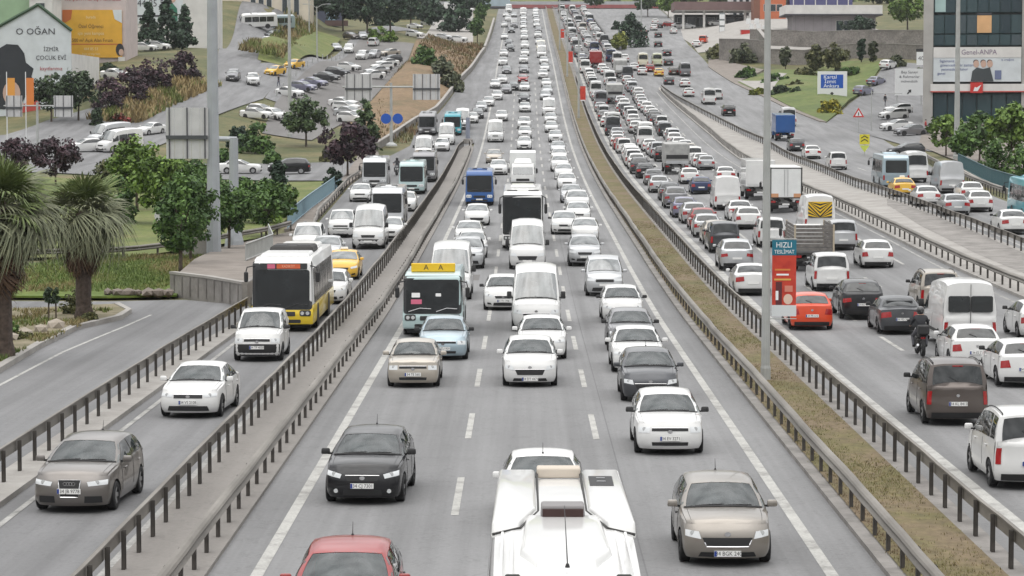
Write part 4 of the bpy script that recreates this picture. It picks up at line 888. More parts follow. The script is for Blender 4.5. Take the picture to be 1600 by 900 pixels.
FRAMEW = col('window_frame', (.55, .55, .53)); PANE = glass_like = flat('window_pane', (.030, .042, .048), rough=.08, coat=.5)
MURAL = col('pale_mural_wall', (.56, .60, .62)); GREENTRIM = col('dark_green_trim', (.035, .075, .040)); PINKW = col('pale_pink_wall', (.50, .43, .42)); WHITEW = col('white_render', (.60, .59, .57)); BEIGEW = col('beige_render', (.58, .52, .42)); GREENCL = col('pale_green_cladding', (.26, .38, .24))
ORANGEP = col('golden_board', (.66, .36, .035)); ORANGED = col('burnt_orange_shape', (.50, .13, .03)); DHAIR = col('dark_painted_hair', (.020, .024, .030)); SKIN = col('painted_skin', (.50, .34, .27)); REDP = col('painted_red', (.42, .06, .05)); YELP = col('painted_yellow', (.62, .45, .10)); TXTD = col('dark_board_lettering', (.05, .05, .06)); TXTR = col('red_board_lettering', (.38, .04, .05)); TXTC = col('cream_board_lettering', (.72, .62, .36)); TXTO = col('brown_board_lettering', (.12, .06, .015))
# gable wall with a painted advertisement
gz = 9.0; t = bld('gabled_hall', 'hall with a green-edged gable wall painted with a dark-haired child and lettering', -64.7, 352, gz)
P = [(-9.5, 0), (5.6, 0), (5.6, 11.2), (1.4, 14.4), (-9.5, 8.4)]
poly(t, 'gable_wall', P, 0, MURAL, .4); bx(t, 'hall_body', -9.5, 5.5, .45, 24, 0, 8.2, WHITEW)
for a, b in (((5.75, 11.15), (1.4, 14.55)), ((1.4, 14.55), (-9.6, 8.5))):
    m = MB(); m.tube([(a[0], -.1, a[1]), (b[0], -.1, b[1])], .22, 6); m.build('roof_edge', GREENTRIM, t)
HAIR = [(-4.7, 1.0), (-5.3, 3.4), (-5.2, 6.6), (-4.2, 8.6), (-2.8, 9.4), (-1.3, 9.3), (-.5, 8.2), (-.3, 7.0), (.7, 6.2), (.4, 5.2), (.9, 4.0), (.2, 3.6), (-.4, 2.6), (-1.0, 1.4), (-3.2, .9)]
poly(t, 'mural_hair', HAIR, -.06, DHAIR); disc(t, 'mural_face', -2.2, 3.0, 1.15, -.10, SKIN, sz=1.35); poly(t, 'mural_hand', [(-2.6, .2), (-1.2, .2), (-.6, 1.6), (-1.1, 2.3), (-2.0, 1.7)], -.14, SKIN); poly(t, 'mural_sleeve', [(-1.2, -.0), (1.3, .0), (1.6, 1.6), (.6, 2.4), (-.5, 1.7)], -.12, REDP); poly(t, 'mural_coat', [(-6.2, 0), (-5.9, 2.8), (-5.2, 3.0), (-4.4, .0)], -.08, DHAIR)
for z in (6.9, 5.2): disc(t, 'mural_highlight', -4.3 if z > 6 else -4.0, z, .28, -.09, MURAL)
for z, r in ((7.6, .95), (3.8, .9)): disc(t, 'mural_circle', -6.6, z, r, -.06, YELP)
text_obj('O OĞAN', 1.15, TXTD, t, (1.0, -.06, 11.0), sq=1.1)
for tx, z, s, mt in (('İZMİR', 8.7, .75, TXTD), ('ÇOCUK EVİ', 7.6, .8, TXTD), ('kayıtlarımız', 6.2, .7, TXTR), ('başladı', 5.2, .6, TXTR), ('444 85 53', 3.9, .95, TXTD)): text_obj(tx, s, mt, t, (3.0, -.06, z), sq=.92)
t = bld('green_clad_hall', 'pale green clad building rising behind the painted gable', -75, 395, 10); bx(t, 'wall', -12, 3.0, 0, 18, 0, 20.5, GREENCL); bx(t, 'eaves', -12.3, 3.3, -.4, 18, 20.5, 21.1, WHITEW); windows(t, -10, 2, 17.6, 20.2, 6, 1, -.02)
t = bld('annex', 'small grey-white annex with one window between gable and yellow billboard', -70, 392, 12); bx(t, 'wall', -1.8, 1.5, 0, 8, 0, 14.5, WHITEW); bx(t, 'roof', -2.0, 1.8, -.4, 8.3, 14.5, 15.0, col('taupe_eaves', (.22, .21, .16))); windows(t, -1.0, .6, 11.0, 13.6, 1, 1, -.02)
# yellow billboard building
t = bld('billboard_building', 'pale building covered by a big golden billboard under red rooftop letters', -65.2, 408, 14.5); bx(t, 'wall', -5.0, 5.1, 0, 12, -1, 13.6, PINKW)
bx(t, 'billboard', -4.5, 4.5, -.25, -.05, 3.4, 10.6, ORANGEP); poly(t, 'orange_shape', [(-4.5, 10.6), (-3.0, 10.6), (-3.2, 9.2), (-4.0, 8.7), (-4.5, 8.9)], -.29, ORANGED); poly(t, 'pale_corner', [(4.5, 10.6), (3.1, 10.6), (3.4, 9.2), (4.5, 8.6)], -.29, MURAL); bx(t, 'band', -4.5, 4.5, -.28, -.26, 5.35, 5.5, ORANGED)
for tx, z, s, mt in (('burada', 9.5, .62, TXTC), ('Özel Öğrenci', 8.1, .78, TXTO), ('için yeni kampüs', 7.05, .70, TXTC), ('5.500 m² Açık Alan Fırsatı', 6.0, .74, TXTO), ('444 85 53', 4.7, .62, TXTC), ('kayıt ve bilgi hattı', 3.95, .45, TXTC)): text_obj(tx, s, mt, t, (-.2, -.31, z), sq=.86)
text_obj('KÜÇÜKYALI İŞ MERKEZİ', .95, TXTR, t, (.1, -.1, 12.3), sq=.80); disc(t, 'poster_hair', 4.15, 4.6, .62, -.30, DHAIR, sz=1.5); disc(t, 'poster_face', 4.35, 4.2, .36, -.34, SKIN, sz=1.4); bx(t, 'poster_dress', 3.9, 4.9, -.33, -.30, 1.4, 3.5, WHITEW)
t = bld('grey_wall_building', 'grey-white building with a telephone banner behind the three conifers', -63.5, 470, 20); bx(t, 'wall', -6.3, 9.5, 0, 14, -2, 13, WHITEW); bx(t, 'banner', -5.9, 4.2, -.15, -.02, 5.2, 12.9, MURAL); bx(t, 'pilaster', -5.0, -4.6, -.2, 0, -1, 13, col('grey_pilaster', (.34, .34, .34))); text_obj('444 85 53', 1.7, TXTD, t, (-1.4, -.2, 8.7), sq=.9); bx(t, 'banner_rule', -4.6, 1.0, -.2, -.16, 6.4, 6.7, TXTD); poly(t, 'poster_coat', [(1.8, 4.0), (1.5, 7.6), (2.3, 8.9), (3.2, 7.8), (3.3, 4.0)], -.2, col('poster_green', (.03, .16, .10))); disc(t, 'poster_face', 2.4, 9.4, .55, -.2, SKIN)
# beige building at the top left and the blue cabin
t = bld('beige_building', 'long beige building with tall dark windows behind the parked small buses', -60.2, 572, 29); bx(t, 'wall', -9, 14.8, 0, 12, -1.5, 12, BEIGEW); bx(t, 'plinth', -9.2, 15, -.3, .1, -1.5, .3, STONEW)
for x in (-7.5, -5.2, 2.3, 4.0, 5.7, 9.0, 11.5): w = bx(t, 'window', x, x + 1.2, -.06, .1, 1.6, 5.2, FRAMEW); bx(w, 'pane', x + .1, x + 1.1, -.1, -.05, 1.7, 5.1, PANE)
t = bld('cabin', 'dark cabin with a pale blue window panel beside the beige building', -43.6, 606, 30.5); bx(t, 'wall', -3, 3, 0, 4, -1, 3.0, col('slate_blue_wall', (.075, .085, .13))); bx(t, 'roof', -3.6, 3.4, -.5, 4.4, 3.0, 3.5, col('brown_roof_slab', (.20, .16, .15))); bx(t, 'window_panel', -.6, 1.6, -.1, 0, .3, 2.7, col('pale_blue_panel', (.30, .45, .55))); bx(t, 'base_course', -1, 4.2, -.3, 0, -1, .2, col('dark_brick', (.10, .06, .055)))
# glass dealership on the right
gz = 7.6; t = bld('office_building', 'glass-fronted office building with a banner over its entrance at the right edge', 60.6, 360, gz, rz=-math.radians(10.2)); CONCL = col('pale_stone_pier', (.36, .35, .33)); DGL = [flat('teal_glass_' + k, c, rough=.07, coat=.6) for k, c in (('a', (.020, .045, .055)), ('b', (.030, .060, .068)), ('c', (.050, .072, .082)), ('d', (.012, .030, .040)))]; TEALF = col('dark_teal_mullion', (.018, .045, .05)); rr = random.Random(4)
bx(t, 'core', -6.2, 24, .3, 16, -1, 26, col('dark_interior', (.025, .03, .032)))
for a, b in ((-7.2, -5.9), (5.75, 7.0), (18.5, 19.8)): bx(t, 'pier', a, b, -.35, 16 if a < 0 else .4, -1, 26, CONCL)
for x0 in (-5.9, 7.0):
    w = 11.65/8
    for i in range(8):
        for z0, z1 in ((10.8, 12.3), (12.4, 14.9), (15.2, 17.9), (18.4, 21.6), (22, 25.6)):
            f = bx(t, 'window', x0 + i*w + .02, x0 + (i+1)*w - .02, -.02, .12, z0, z1, TEALF); bx(f, 'pane', x0 + i*w + .10, x0 + (i+1)*w - .10, -.06, -.03, z0 + .08, z1 - .08, DGL[rr.choice((0, 0, 1, 1, 2, 3))])
    for i in range(6): f = bx(t, 'window', x0 + i*1.94 + .05, x0 + i*1.94 + 1.89, .15, .25, -.2, 4.5, TEALF); bx(f, 'pane', x0 + i*1.94 + .14, x0 + i*1.94 + 1.8, .10, .14, 0, 4.3, DGL[rr.choice((0, 1, 3))])
bx(t, 'blind', -5.7, -4.3, -.10, -.07, 15.3, 17.8, col('pale_teal_blind', (.33, .46, .45))); bx(t, 'orange_panel', -.15, 1.75, -.14, -.07, 12.5, 14.8, col('apricot_panel', (.62, .37, .18))); bx(t, 'black_slot', -.15, 1.75, -.12, -.07, 14.85, 15.15, TXTD)
bx(t, 'fascia', -6.2, 6.9, -.7, 0, 4.6, 5.7, WHITEW); bx(t, 'fascia_line', -6.2, 6.9, -.74, -.70, 4.6, 4.75, REDP); bx(t, 'red_emblem_box', -.95, .7, -.95, -.72, 4.5, 5.9, REDS); poly(t, 'wing_emblem', [(-.55, 4.75), (.05, 4.75), (.5, 5.6), (-.1, 5.2), (-.35, 5.3)], -.99, SIGNW)
bx(t, 'banner', -5.85, 5.7, -.55, -.40, 6.0, 10.6, MURAL); bx(t, 'banner_head', -5.85, 5.7, -.60, -.56, 9.2, 10.6, WHITEW); text_obj('Genel-ANPA', .95, col('mauve_lettering', (.20, .15, .22)), t, (.15, -.63, 9.9), sq=.92)
BLT = col('blue_lettering', (.06, .08, .24))
for k, tx in enumerate(('Sigortanız', 'güvencede her zaman', 'yanınızda bulunur', 'genel')): text_obj(tx, .50, BLT, t, (-5.5 + .145*len(tx), -.60, 8.75 - .55*k), sq=1.0)
text_obj('iş ortağınız', .36, BLT, t, (3.9, -.60, 8.9))
for x, s in ((-.2, 1), (.75, .9), (1.6, .95)): disc(t, 'poster_head', x, 8.35, .38, -.60, SKIN, sz=1.25); disc(t, 'poster_hair', x - .05, 8.62, .36, -.58, col('poster_hair_dark', (.06, .05, .05)), sz=.9)
poly(t, 'poster_suits', [(-.9, 6.05), (-.7, 7.4), (-.1, 7.9), (.7, 7.7), (1.6, 7.9), (2.1, 6.05)], -.63, col('poster_suit', (.045, .055, .06))); bx(t, 'poster_device', 2.25, 3.1, -.62, -.58, 6.3, 7.5, col('poster_blue_grey', (.14, .17, .28)))
# flat white roofed building, coloured sheds behind it
t = bld('flat_roof_building', 'low building under a long flat white roof on the upper right', 69, 606, 27.2); bx(t, 'wall', -8.6, 10, 0, 12, -2, 4.9, col('pinkish_grey_wall', (.27, .25, .26))); bx(t, 'roof', -10.4, 11.3, -1.6, 13, 4.9, 6.9, WHITEW); bx(t, 'roof_edge', -10.5, 11.4, -1.7, 13.1, 4.6, 4.9, TXTD); windows(t, 1, 4.5, .8, 3.6, 2, 1, -.02); bx(t, 'terrace_edge', -10, 12, -2.4, -2.0, -2, .4, CONC)
for k in range(9): bx(t, 'panel_joint', -8 + 2*k, -7.95 + 2*k, -.03, 0, -1, 4.9, col('joint', (.18, .17, .17)))
t = bld('shed', 'orange shed behind the flat white roof', 64, 690, 32); bx(t, 'wall', -3.6, 3.0, 0, 8, -4, 9, col('orange_cladding', (.50, .14, .06))); bx(t, 'side_band', -5.2, -3.6, 0, 8, -4, 9, col('brown_cladding', (.20, .09, .06))); bx(t, 'shed_roof', -5.4, 3.2, -.2, 8.3, 9, 9.4, GREENTRIM); windows(t, -2.8, 2.2, 4, 6, 3, 1, -.02)
t = bld('shed', 'violet-blue shed right of the orange shed', 76, 690, 32); bx(t, 'wall', -8, 8, 0, 8, -4, 9, col('violet_cladding', (.085, .085, .20))); bx(t, 'shed_roof', -8.2, 8.2, -.2, 8.3, 9, 9.4, GREENTRIM)
for k in range(6): bx(t, 'white_post', -7.2 + 2.8*k, -6.95 + 2.8*k, -.15, 0, -4, 9, WHITEW)
t = bld('apartment_block', 'pale block at the top behind the lamp post', 59.5, 720, 33); bx(t, 'wall', -4.5, 3, 0, 8, -3, 12, WHITEW); windows(t, -4, 2.6, 0, 11, 4, 4, -.02, gap=.8); bx(t, 'roof', -4.8, 3.3, -.3, 8.3, 12, 12.4, CONC)
t = bld('red_container', 'flat red box at the foot of the filling station sign', 52.2, 612, 25.6); bx(t, 'box', -2.8, 2.8, 0, 3, 0, 3.2, REDS); bx(t, 'lid', -3.0, 3.0, -.1, 3.1, 3.2, 3.45, WHITEW)
t = bld('price_sign', 'white stepped sign panels above the red box', 53, 622, 27.5, 'sign')
for k, (x, z) in enumerate(((-1.7, 3.0), (.2, 3.0), (-1.0, 1.8), (.6, 1.8), (-1.7, .6), (.2, .6), (2.0, 1.4))): bx(t, 'sign_panel', x, x + 1.0, 0, .15, z, z + 1.25, SIGNW)
t = bld('price_totem', 'tall white and grey price totem of the filling station', 47.0, 640, 27.3, 'sign'); bx(t, 'column', -.6, .7, .1, .5, 0, 6.5, col('totem_grey', (.20, .22, .22)))
for k in range(4): p = bx(t, 'price_panel', -.55, .65, 0, .12, .5 + 1.5*k, 1.6 + 1.5*k, SIGNW)
t = bld('filling_station', 'filling station with a long brown canopy on white columns', 49.5, 700, 31.0); bx(t, 'canopy', -10.5, 10.5, 0, 14, 5.8, 8.0, col('dull_brown_canopy', (.17, .11, .105))); bx(t, 'canopy_underside', -10.2, 10.2, .2, 13.8, 5.6, 5.8, WHITEW)
for x in (-8, -2.6, 2.6, 8): bx(t, 'column', x - .3, x + .3, 1.2, 1.8, -.6, 5.6, WHITEW)
bx(t, 'kiosk', -9.5, 9.5, 14.2, 20, -.6, 5.2, col('kiosk_dark', (.06, .065, .065))); windows(t, -9, 9, .3, 4.6, 7, 1, 14.15, gap=.5)
for x in (-5.3, 0, 5.3): pm = bx(t, 'fuel_pump', x - .45, x + .45, 2.5, 3.1, -.6, 1.3, REDS); bx(pm, 'display', x - .3, x + .3, 2.44, 2.5, .6, 1.1, TXTD)
# bridge over the highway at the top
t = bld('bridge', 'overpass with a red parapet crossing above the far end of the highway', 4, 1000, 48.3, 'bridge'); bx(t, 'deck', -40, 46, 0, 9, 0, 1.6, CONC_D); bx(t, 'parapet', -16, 46, -.3, 0, 1.3, 2.6, col('dull_red_parapet', (.30, .09, .09))); bx(t, 'railing_band', -40, 46, -.1, 0, 2.6, 3.8, col('pale_grey_band', (.38, .39, .41))); bx(t, 'sign_panel', -21, -9, -.4, -.1, 2.0, 4.6, col('pale_blue_sign', (.34, .42, .47))); bx(t, 'dark_beam', -21, -9, -.5, -.1, 1.3, 1.9, TXTD)
for x in (-38, -16, 3.5, 26, 44): bx(t, 'pier', x - .7, x + .7, 1, 8, -9, 0, CONC_D)
# ================================================================== vehicles
def paint(name, col, metal=0.0, rough=.32):
    m = flat(name, col, rough=rough, metal=metal*.7, coat=.7, noise=.06, nscale=1.3); m.node_tree.nodes['Principled BSDF'].inputs['Specular IOR Level'].default_value = .3; return m
PAINT = {
 'white': paint('white_paint', (.67, .67, .66)), 'silver': paint('silver_paint', (.52, .53, .54), .8),
 'grey': paint('grey_paint', (.22, .22, .23), .8), 'dark grey': paint('dark_grey_paint', (.075, .078, .085), .8),
 'black': paint('black_paint', (.009, .009, .011)), 'beige': paint('beige_paint', (.44, .40, .345), .6),
 'taupe': paint('taupe_paint', (.30, .275, .245), .95), 'dark taupe': paint('dark_taupe_paint', (.20, .185, .172), .95), 'brown': paint('brown_paint', (.12, .10, .09), .8),
 'red': paint('red_paint', (.42, .030, .022)), 'dull red': paint('dull_red_paint', (.27, .018, .018)), 'orange red': paint('orange_red_paint', (.62, .065, .02)),
 'blue': paint('blue_paint', (.018, .085, .27)), 'navy': paint('navy_paint', (.04, .055, .12), .6), 'pale blue': paint('pale_blue_paint', (.36, .45, .50), .7),
 'yellow': paint('yellow_paint', (.72, .43, .055)), 'bus yellow': paint('bus_yellow_paint', (.72, .52, .03)), 'teal': paint('teal_paint', (.045, .30, .36)),
 'pale teal': paint('pale_teal_paint', (.42, .54, .54)), 'cream': paint('cream_paint', (.66, .62, .48)), 'violet': paint('violet_grey_paint', (.22, .22, .30), .6),
 'lime': paint('pale_lime_paint', (.58, .60, .42))}
def glass_mat(name, tint, refl=2.0, rough=.045):
    m, nt, b = new_mat(name)
    b.inputs['Base Color'].default_value = (*tint, 1); b.inputs['Roughness'].default_value = rough; b.inputs['IOR'].default_value = refl
    tc = nt.nodes.new('ShaderNodeTexCoord'); n = nt.nodes.new('ShaderNodeTexNoise'); n.inputs['Scale'].default_value = 1.7; n.inputs['Detail'].default_value = 3
    nt.links.new(tc.outputs['Object'], n.inputs['Vector'])
    bp = nt.nodes.new('ShaderNodeBump'); bp.inputs['Strength'].default_value = .12; bp.inputs['Distance'].default_value = .05
    nt.links.new(n.outputs['Fac'], bp.inputs['Height']); nt.links.new(bp.outputs[0], b.inputs['Normal'])
    r = nt.nodes.new('ShaderNodeValToRGB'); r.color_ramp.elements[0].position = .35; r.color_ramp.elements[0].color = tuple(.7*c for c in tint) + (1,)
    r.color_ramp.elements[1].position = .68; r.color_ramp.elements[1].color = tuple(1.5*c for c in tint) + (1,)
    nt.links.new(n.outputs['Fac'], r.inputs[0]); nt.links.new(r.outputs[0], b.inputs['Base Color'])
    return m
GLASS = glass_mat('windscreen_glass', (.055, .066, .068), 2.35)
GLASS_D = glass_mat('dark_window_glass', (.014, .017, .018), 1.7)
def clear_glass():
    m = glass_mat('clear_windscreen_glass', (.06, .072, .074), 2.2); nt = m.node_tree; p = nt.nodes['Principled BSDF']; o = nt.nodes['Material Output']
    t = nt.nodes.new('ShaderNodeBsdfTransparent'); t.inputs[0].default_value = (.80, .86, .86, 1); x = nt.nodes.new('ShaderNodeMixShader'); x.inputs[0].default_value = .56
    nt.links.new(t.outputs[0], x.inputs[1]); nt.links.new(p.outputs[0], x.inputs[2]); nt.links.new(x.outputs[0], o.inputs['Surface']); return m
GLASS_T = clear_glass()
SEATM = flat('grey_seat_fabric', (.085, .085, .088), rough=.9); DASHM = flat('dark_dashboard', (.022, .022, .024), rough=.7); CABIN_FILL = flat('dark_cabin_fill', (.035, .035, .037), rough=.9)
GLASS_B = glass_mat('bus_windscreen_glass', (.008, .010, .011), 1.5)
TRIM = flat('black_plastic_trim', (.018, .018, .019), rough=.6)
RUBBER = flat('tyre_rubber', (.016, .016, .017), rough=.85, noise=.3, nscale=9)
ALLOY = flat('alloy_rim', (.42, .42, .43), rough=.35, metal=.7)
CHROME = flat('chrome', (.72, .72, .73), rough=.15, metal=1.0)
LAMP = flat('clear_lamp_lens', (.68, .70, .71), rough=.12, coat=1.0)
LAMP_IN = flat('lamp_reflector', (.78, .80, .80), rough=.2, metal=.6)
REDLAMP = flat('red_tail_lamp', (.33, .012, .014), rough=.15, coat=1.0)
AMBER = flat('amber_lamp', (.55, .17, .02), rough=.2, coat=1.0)
PLATE = flat('number_plate_white', (.78, .78, .76), rough=.5)
PLATE_TXT = flat('plate_black_ink', (.015, .015, .02), rough=.6)
PLATE_BLUE = flat('plate_blue_band', (.02, .05, .25), rough=.6)
BODYGREY = flat('chassis_dark_grey', (.035, .034, .033), rough=.8)

def cat(*a): return np.concatenate(a)
def lerp(a, b, t): return a + (b - a)*t

ST = {}
def style(name, base=None, **kw):
    d = dict(ST[base]) if base else {}
    d.update(kw); ST[name] = d
style('hatchback', L=4.25, W=1.79, H=1.48, wb=2.62, fo=.85, tr=.315, clr=.17, yF=.36, yR=.26, lead=(.12, .84), zF=.81, cowl=(1.12, 1.03), rf=(1.98, 1.41),
      rr=(3.72, 1.42), bl=(4.08, 1.04), tail=(4.20, .98), zT=.93, belt=(.94, .99), inset=.24, kind='hatch')
style('sedan', 'hatchback', L=4.55, W=1.79, H=1.45, wb=2.68, lead=(.12, .81), zF=.78, cowl=(1.18, 1.0), rf=(2.05, 1.38), rr=(3.28, 1.39), bl=(3.98, 1.06), tail=(4.50, 1.02), zT=.95, belt=(.92, .97), kind='sedan')
style('suv', 'hatchback', L=4.45, W=1.86, H=1.66, wb=2.65, tr=.35, clr=.24, lead=(.10, .98), zF=.95, cowl=(1.12, 1.16), rf=(1.92, 1.58), rr=(3.90, 1.58), bl=(4.28, 1.16), tail=(4.40, 1.08), zT=1.02, belt=(1.07, 1.11), kind='suv')
style('mpv', 'hatchback', L=4.40, W=1.83, H=1.82, wb=2.75, fo=.84, tr=.32, clr=.20, lead=(.12, .96), zF=.92, cowl=(1.00, 1.17), rf=(1.78, 1.70), rr=(4.18, 1.74), bl=(4.33, 1.14), tail=(4.38, 1.02), zT=.98, belt=(1.05, 1.10), inset=.17, kind='mpv')
style('small van', 'mpv', L=4.0, W=1.76, H=1.76, wb=2.52, rr=(3.84, 1.68), bl=(3.93, 1.10), tail=(3.97, 1.0), kind='smallvan')
style('van', L=5.9, W=2.02, H=2.55, wb=3.67, fo=1.0, tr=.35, clr=.24, yF=.32, yR=.12, lead=(.12, 1.08), zF=1.03, cowl=(.80, 1.32), rf=(1.62, 2.36),
      rr=(5.74, 2.50), bl=(5.86, 1.30), tail=(5.89, 1.10), zT=1.06, belt=(1.18, 1.24), inset=.15, kind='van')
style('minibus', 'van', L=6.9, wb=4.32, H=2.70, rf=(1.66, 2.48), rr=(6.74, 2.64), bl=(6.86, 1.30), tail=(6.89, 1.1), kind='minibus')
style('old sedan', 'sedan', L=4.35, W=1.70, H=1.42, lead=(.06, .83), zF=.81, cowl=(1.20, .97), rf=(1.92, 1.35), rr=(3.10, 1.36), bl=(3.66, 1.0), tail=(4.3, .98), zT=.93, yF=.20, yR=.18, belt=(.90, .93))

class Lattice:
    """the body surface of a car as grids: hood to tail across the top, both sides, both ends"""
    def __init__(s, P, q=2):
        s.P = P; L, W = P['L'], P['W']; s.q = q
        n = {2: (7, 6, 9, 6, 5), 1: (4, 4, 5, 4, 3), 0: (2, 2, 2, 2, 2)}[q]
        wE0 = W/2/1.035; yF, yR = P['yF'], P['yR']; yc, zc = P['cowl']; yrf, zrf = P['rf']; yrr, zrr = P['rr']; ybl, zbl = P['bl']; yt, zt = P['tail']
        H = P['H']; ins = P['inset']; van = P['kind'] in ('van', 'minibus')
        yA = yc + (.22 if not van else .12); yD = ybl - (.22 if P['kind'] == 'sedan' else .10)
        s.yA, s.yD = yA, yD
        def wE(y):
            a = np.clip((y - yF)/1.0, 0, 1); b = np.clip((L - yR - y)/1.1, 0, 1)
            return wE0*(.935 + .065*np.sin(a*np.pi/2))*((.95 if not van else .985) + (.05 if not van else .015)*np.sin(b*np.pi/2))
        ya = np.array([0, yF, yA, yD, L - yR, L]); za = np.array([P['zF'], P['zF'], P['belt'][0], P['belt'][1], P['zT'], P['zT']])
        zE = lambda y: np.interp(y, ya, za)
        s.wE, s.zE = wE, zE
        s.profy = lambda v, e: np.interp(v, [0, .12, .42, .62, .82, 1], [.10, .035, 0, .012, .045, P['lead'][0]]) if e == 'f' else np.interp(v, [0, .15, .40, .6, .82, 1], [.09, .02, 0, .015, .03, max(.01, L - yt)])
        s.profx = lambda v: np.interp(v, [0, .08, .28, .55, .82, 1.0], [.955, .99, 1.033, 1.035, 1.022, 1.0])
        # centreline stations
        def seg(p, q_, k, bul): # k points without the last, bulge normal to chord (up positive)
            t = np.arange(k)/k
            return np.stack([lerp(p[0], q_[0], t), lerp(p[1], q_[1], t) + bul*4*t*(1-t)], 1)
        ym = (yrf + yrr)/2 - .15*(yrr - yrf) if not van else yrf + .35*(yrr - yrf)
        lead = (P['lead'][0], P['lead'][1])
        segs = [seg(lead, (yc, zc), n[0], .045), seg((yc, zc), (yrf, zrf), n[1], .025)]
        r = n[2]; t = np.arange(r)/r; yy = lerp(yrf, yrr, t); zz = np.interp(yy, [yrf, ym, yrr], [zrf, H, zrr])
        base = lerp(zrf, zrr, t); hump = H - lerp(zrf, zrr, (ym - yrf)/(yrr - yrf)); zz = base + hump*np.sin(np.pi*np.clip(t, 0, 1))**(.8 if not van else .5)
        segs.append(np.stack([yy, zz], 1))
        segs.append(seg((yrr, zrr), (ybl, zbl), n[3], .03)); segs.append(seg((ybl, zbl), (yt, zt), n[4], .01)); segs.append(np.array([[yt, zt]]))
        C = np.concatenate(segs); s.idx = np.cumsum([0] + list(n)); N = len(C)
        i1, i2, i3, i4, i5 = s.idx[1:]
        # side (outer) y, rail point per station
        wR = wE0 - ins
        zR_f, zR_r = zrf - .055, zrr - .055
        if van: zR_f -= .05; zR_r -= .06
        rail = np.zeros((N, 3)); ey = np.zeros(N)
        for i in range(N):
            y, z = C[i]
            if i <= i1:
                t = i/i1; ys = lerp(yF + s.profy(1, 'f'), yA, t); w = wE(ys); rail[i] = (lerp(w*.93, w - .05, t), ys, zE(ys) + .022 + .012*t)
            elif i <= i2:
                t = (i - i1)/(i2 - i1); ys = lerp(yA, yrf + .16, t); a = np.array([wE(yA) - .05, yA, zE(yA) + .034]); b = np.array([wR, yrf + .16, zR_f]); rail[i] = lerp(a, b, t); rail[i][0] += .035*4*t*(1-t)*(.5 if van else 1)
            elif i < i3:
                t = (i - i2)/(i3 - i2); ys = lerp(yrf + .16, yrr - .06, t); rail[i] = (wR + .02*np.sin(np.pi*t), ys, z - .055 - (.055 if van else 0))
            elif i <= i4:
                t = (i - i3)/(i4 - i3); ys = lerp(yrr - .06, yD, t); a = np.array([wR, yrr - .06, zR_r]); b = np.array([wE(yD) - .05, yD, zE(yD) + .03]); rail[i] = lerp(a, b, t); rail[i][0] += .03*4*t*(1-t)
            else:
                t = (i - i4)/(i5 - i4); ys = lerp(yD, L - yR - s.profy(1, 'r')*0 - (L - yt), t); w = wE(ys); rail[i] = (lerp(w - .05, w*.93, t), ys, zE(ys) + lerp(.03, .02, t))
            ey[i] = rail[i][1]
        kc = {2: 4, 1: 2, 0: 1}[q]; tc = {2: 8, 1: 4, 0: 2}[q]; s.kc, s.tc = kc, tc
        NC = 2*kc + tc + 1
        U = np.zeros((N, NC, 3))
        for i in range(N):
            y, z = C[i]; xr, yr, zr = rail[i]; w = wE(ey[i]); E = np.array([w, ey[i], zE(ey[i])])
            for k in range(kc):
                f = k/kc; p = lerp(E, rail[i], f); p[0] += .03*np.sin(np.pi*f)*min(1, (zr - E[2])/.3)
                U[i, k] = (-p[0], p[1], p[2]); U[i, NC-1-k] = p
            for j in range(tc + 1):
                a = -1 + 2*j/tc; h = abs(a)**2.2
                if i < i1:
                    sx = min(1, abs(a)*xr/w); h0 = (1 - (1 - sx**2.3)**.5)*yF; t = i/i1
                    yy = lerp(P['lead'][0] + h0, y + (yr - y)*h, min(1, t*1.0)) if i else P['lead'][0] + h0
                elif i > i4:
                    sx = min(1, abs(a)*xr/w); h0 = (1 - (1 - sx**2.3)**.5)*yR; t = (i5 - i)/(i5 - i4)
                    yy = lerp(yt - h0, y + (yr - y)*h, t)
                else: yy = y + (yr - y)*h
                pt = (3.4 if van else 2.8); p0 = 2.8 if van else 2.2; pz = p0 if i <= i2 else (lerp(p0, pt, min(1, (i-i2)/2)) if i <= i3 else lerp(pt, 2.2, min(1, (i-i3)/(i4-i3))))
                U[i, kc + j] = (a*xr, yy, zr + (z - zr)*(1 - abs(a)**pz))
        # the first and last rows lie on the top edge of the rounded ends
        for row, e in ((0, 'f'), (N-1, 'r')):
            w0 = wE(yF if e == 'f' else L - yR)
            for j in range(NC):
                U[row, j] = s.fas(e, float(np.clip(U[row, j, 0]/w0, -1, 1)), 1.0)
            U[row, 0] = s.fas(e, -1, 1.0); U[row, NC-1] = s.fas(e, 1, 1.0)
        s.U, s.C, s.N, s.NC = U, C, N, NC
        # sides
        tr, clr = P['tr'], P['clr']; Ra = tr + .055; s.wy = (P['fo'], P['fo'] + P['wb'])
        ys = [yF, yF + .12]
        for wyc in s.wy:
            m = {2: 12, 1: 8, 0: 4}[q]
            ys += [wyc - Ra*1.02] + [wyc - Ra*math.cos(math.pi*k/m) for k in range(m+1)] + [wyc + Ra*1.02]
        ys += list(np.linspace(s.wy[0] + Ra + .2, s.wy[1] - Ra - .2, {2: 6, 1: 3, 0: 2}[q])) + [L - yR - .12, L - yR]
        ys = np.array(sorted(y for y in ys if yF <= y <= L - yR)); zb = np.full(len(ys), clr)
        for wyc in s.wy:
            d = np.clip(1 - ((ys - wyc)/Ra)**2, 0, None); zb = np.maximum(zb, np.where(np.abs(ys - wyc) < Ra, tr + Ra*np.sqrt(d)*.98, clr))
        mv = {2: 8, 1: 5, 0: 2}[q]; s.mv = mv
        S = np.zeros((len(ys), mv+1, 3))
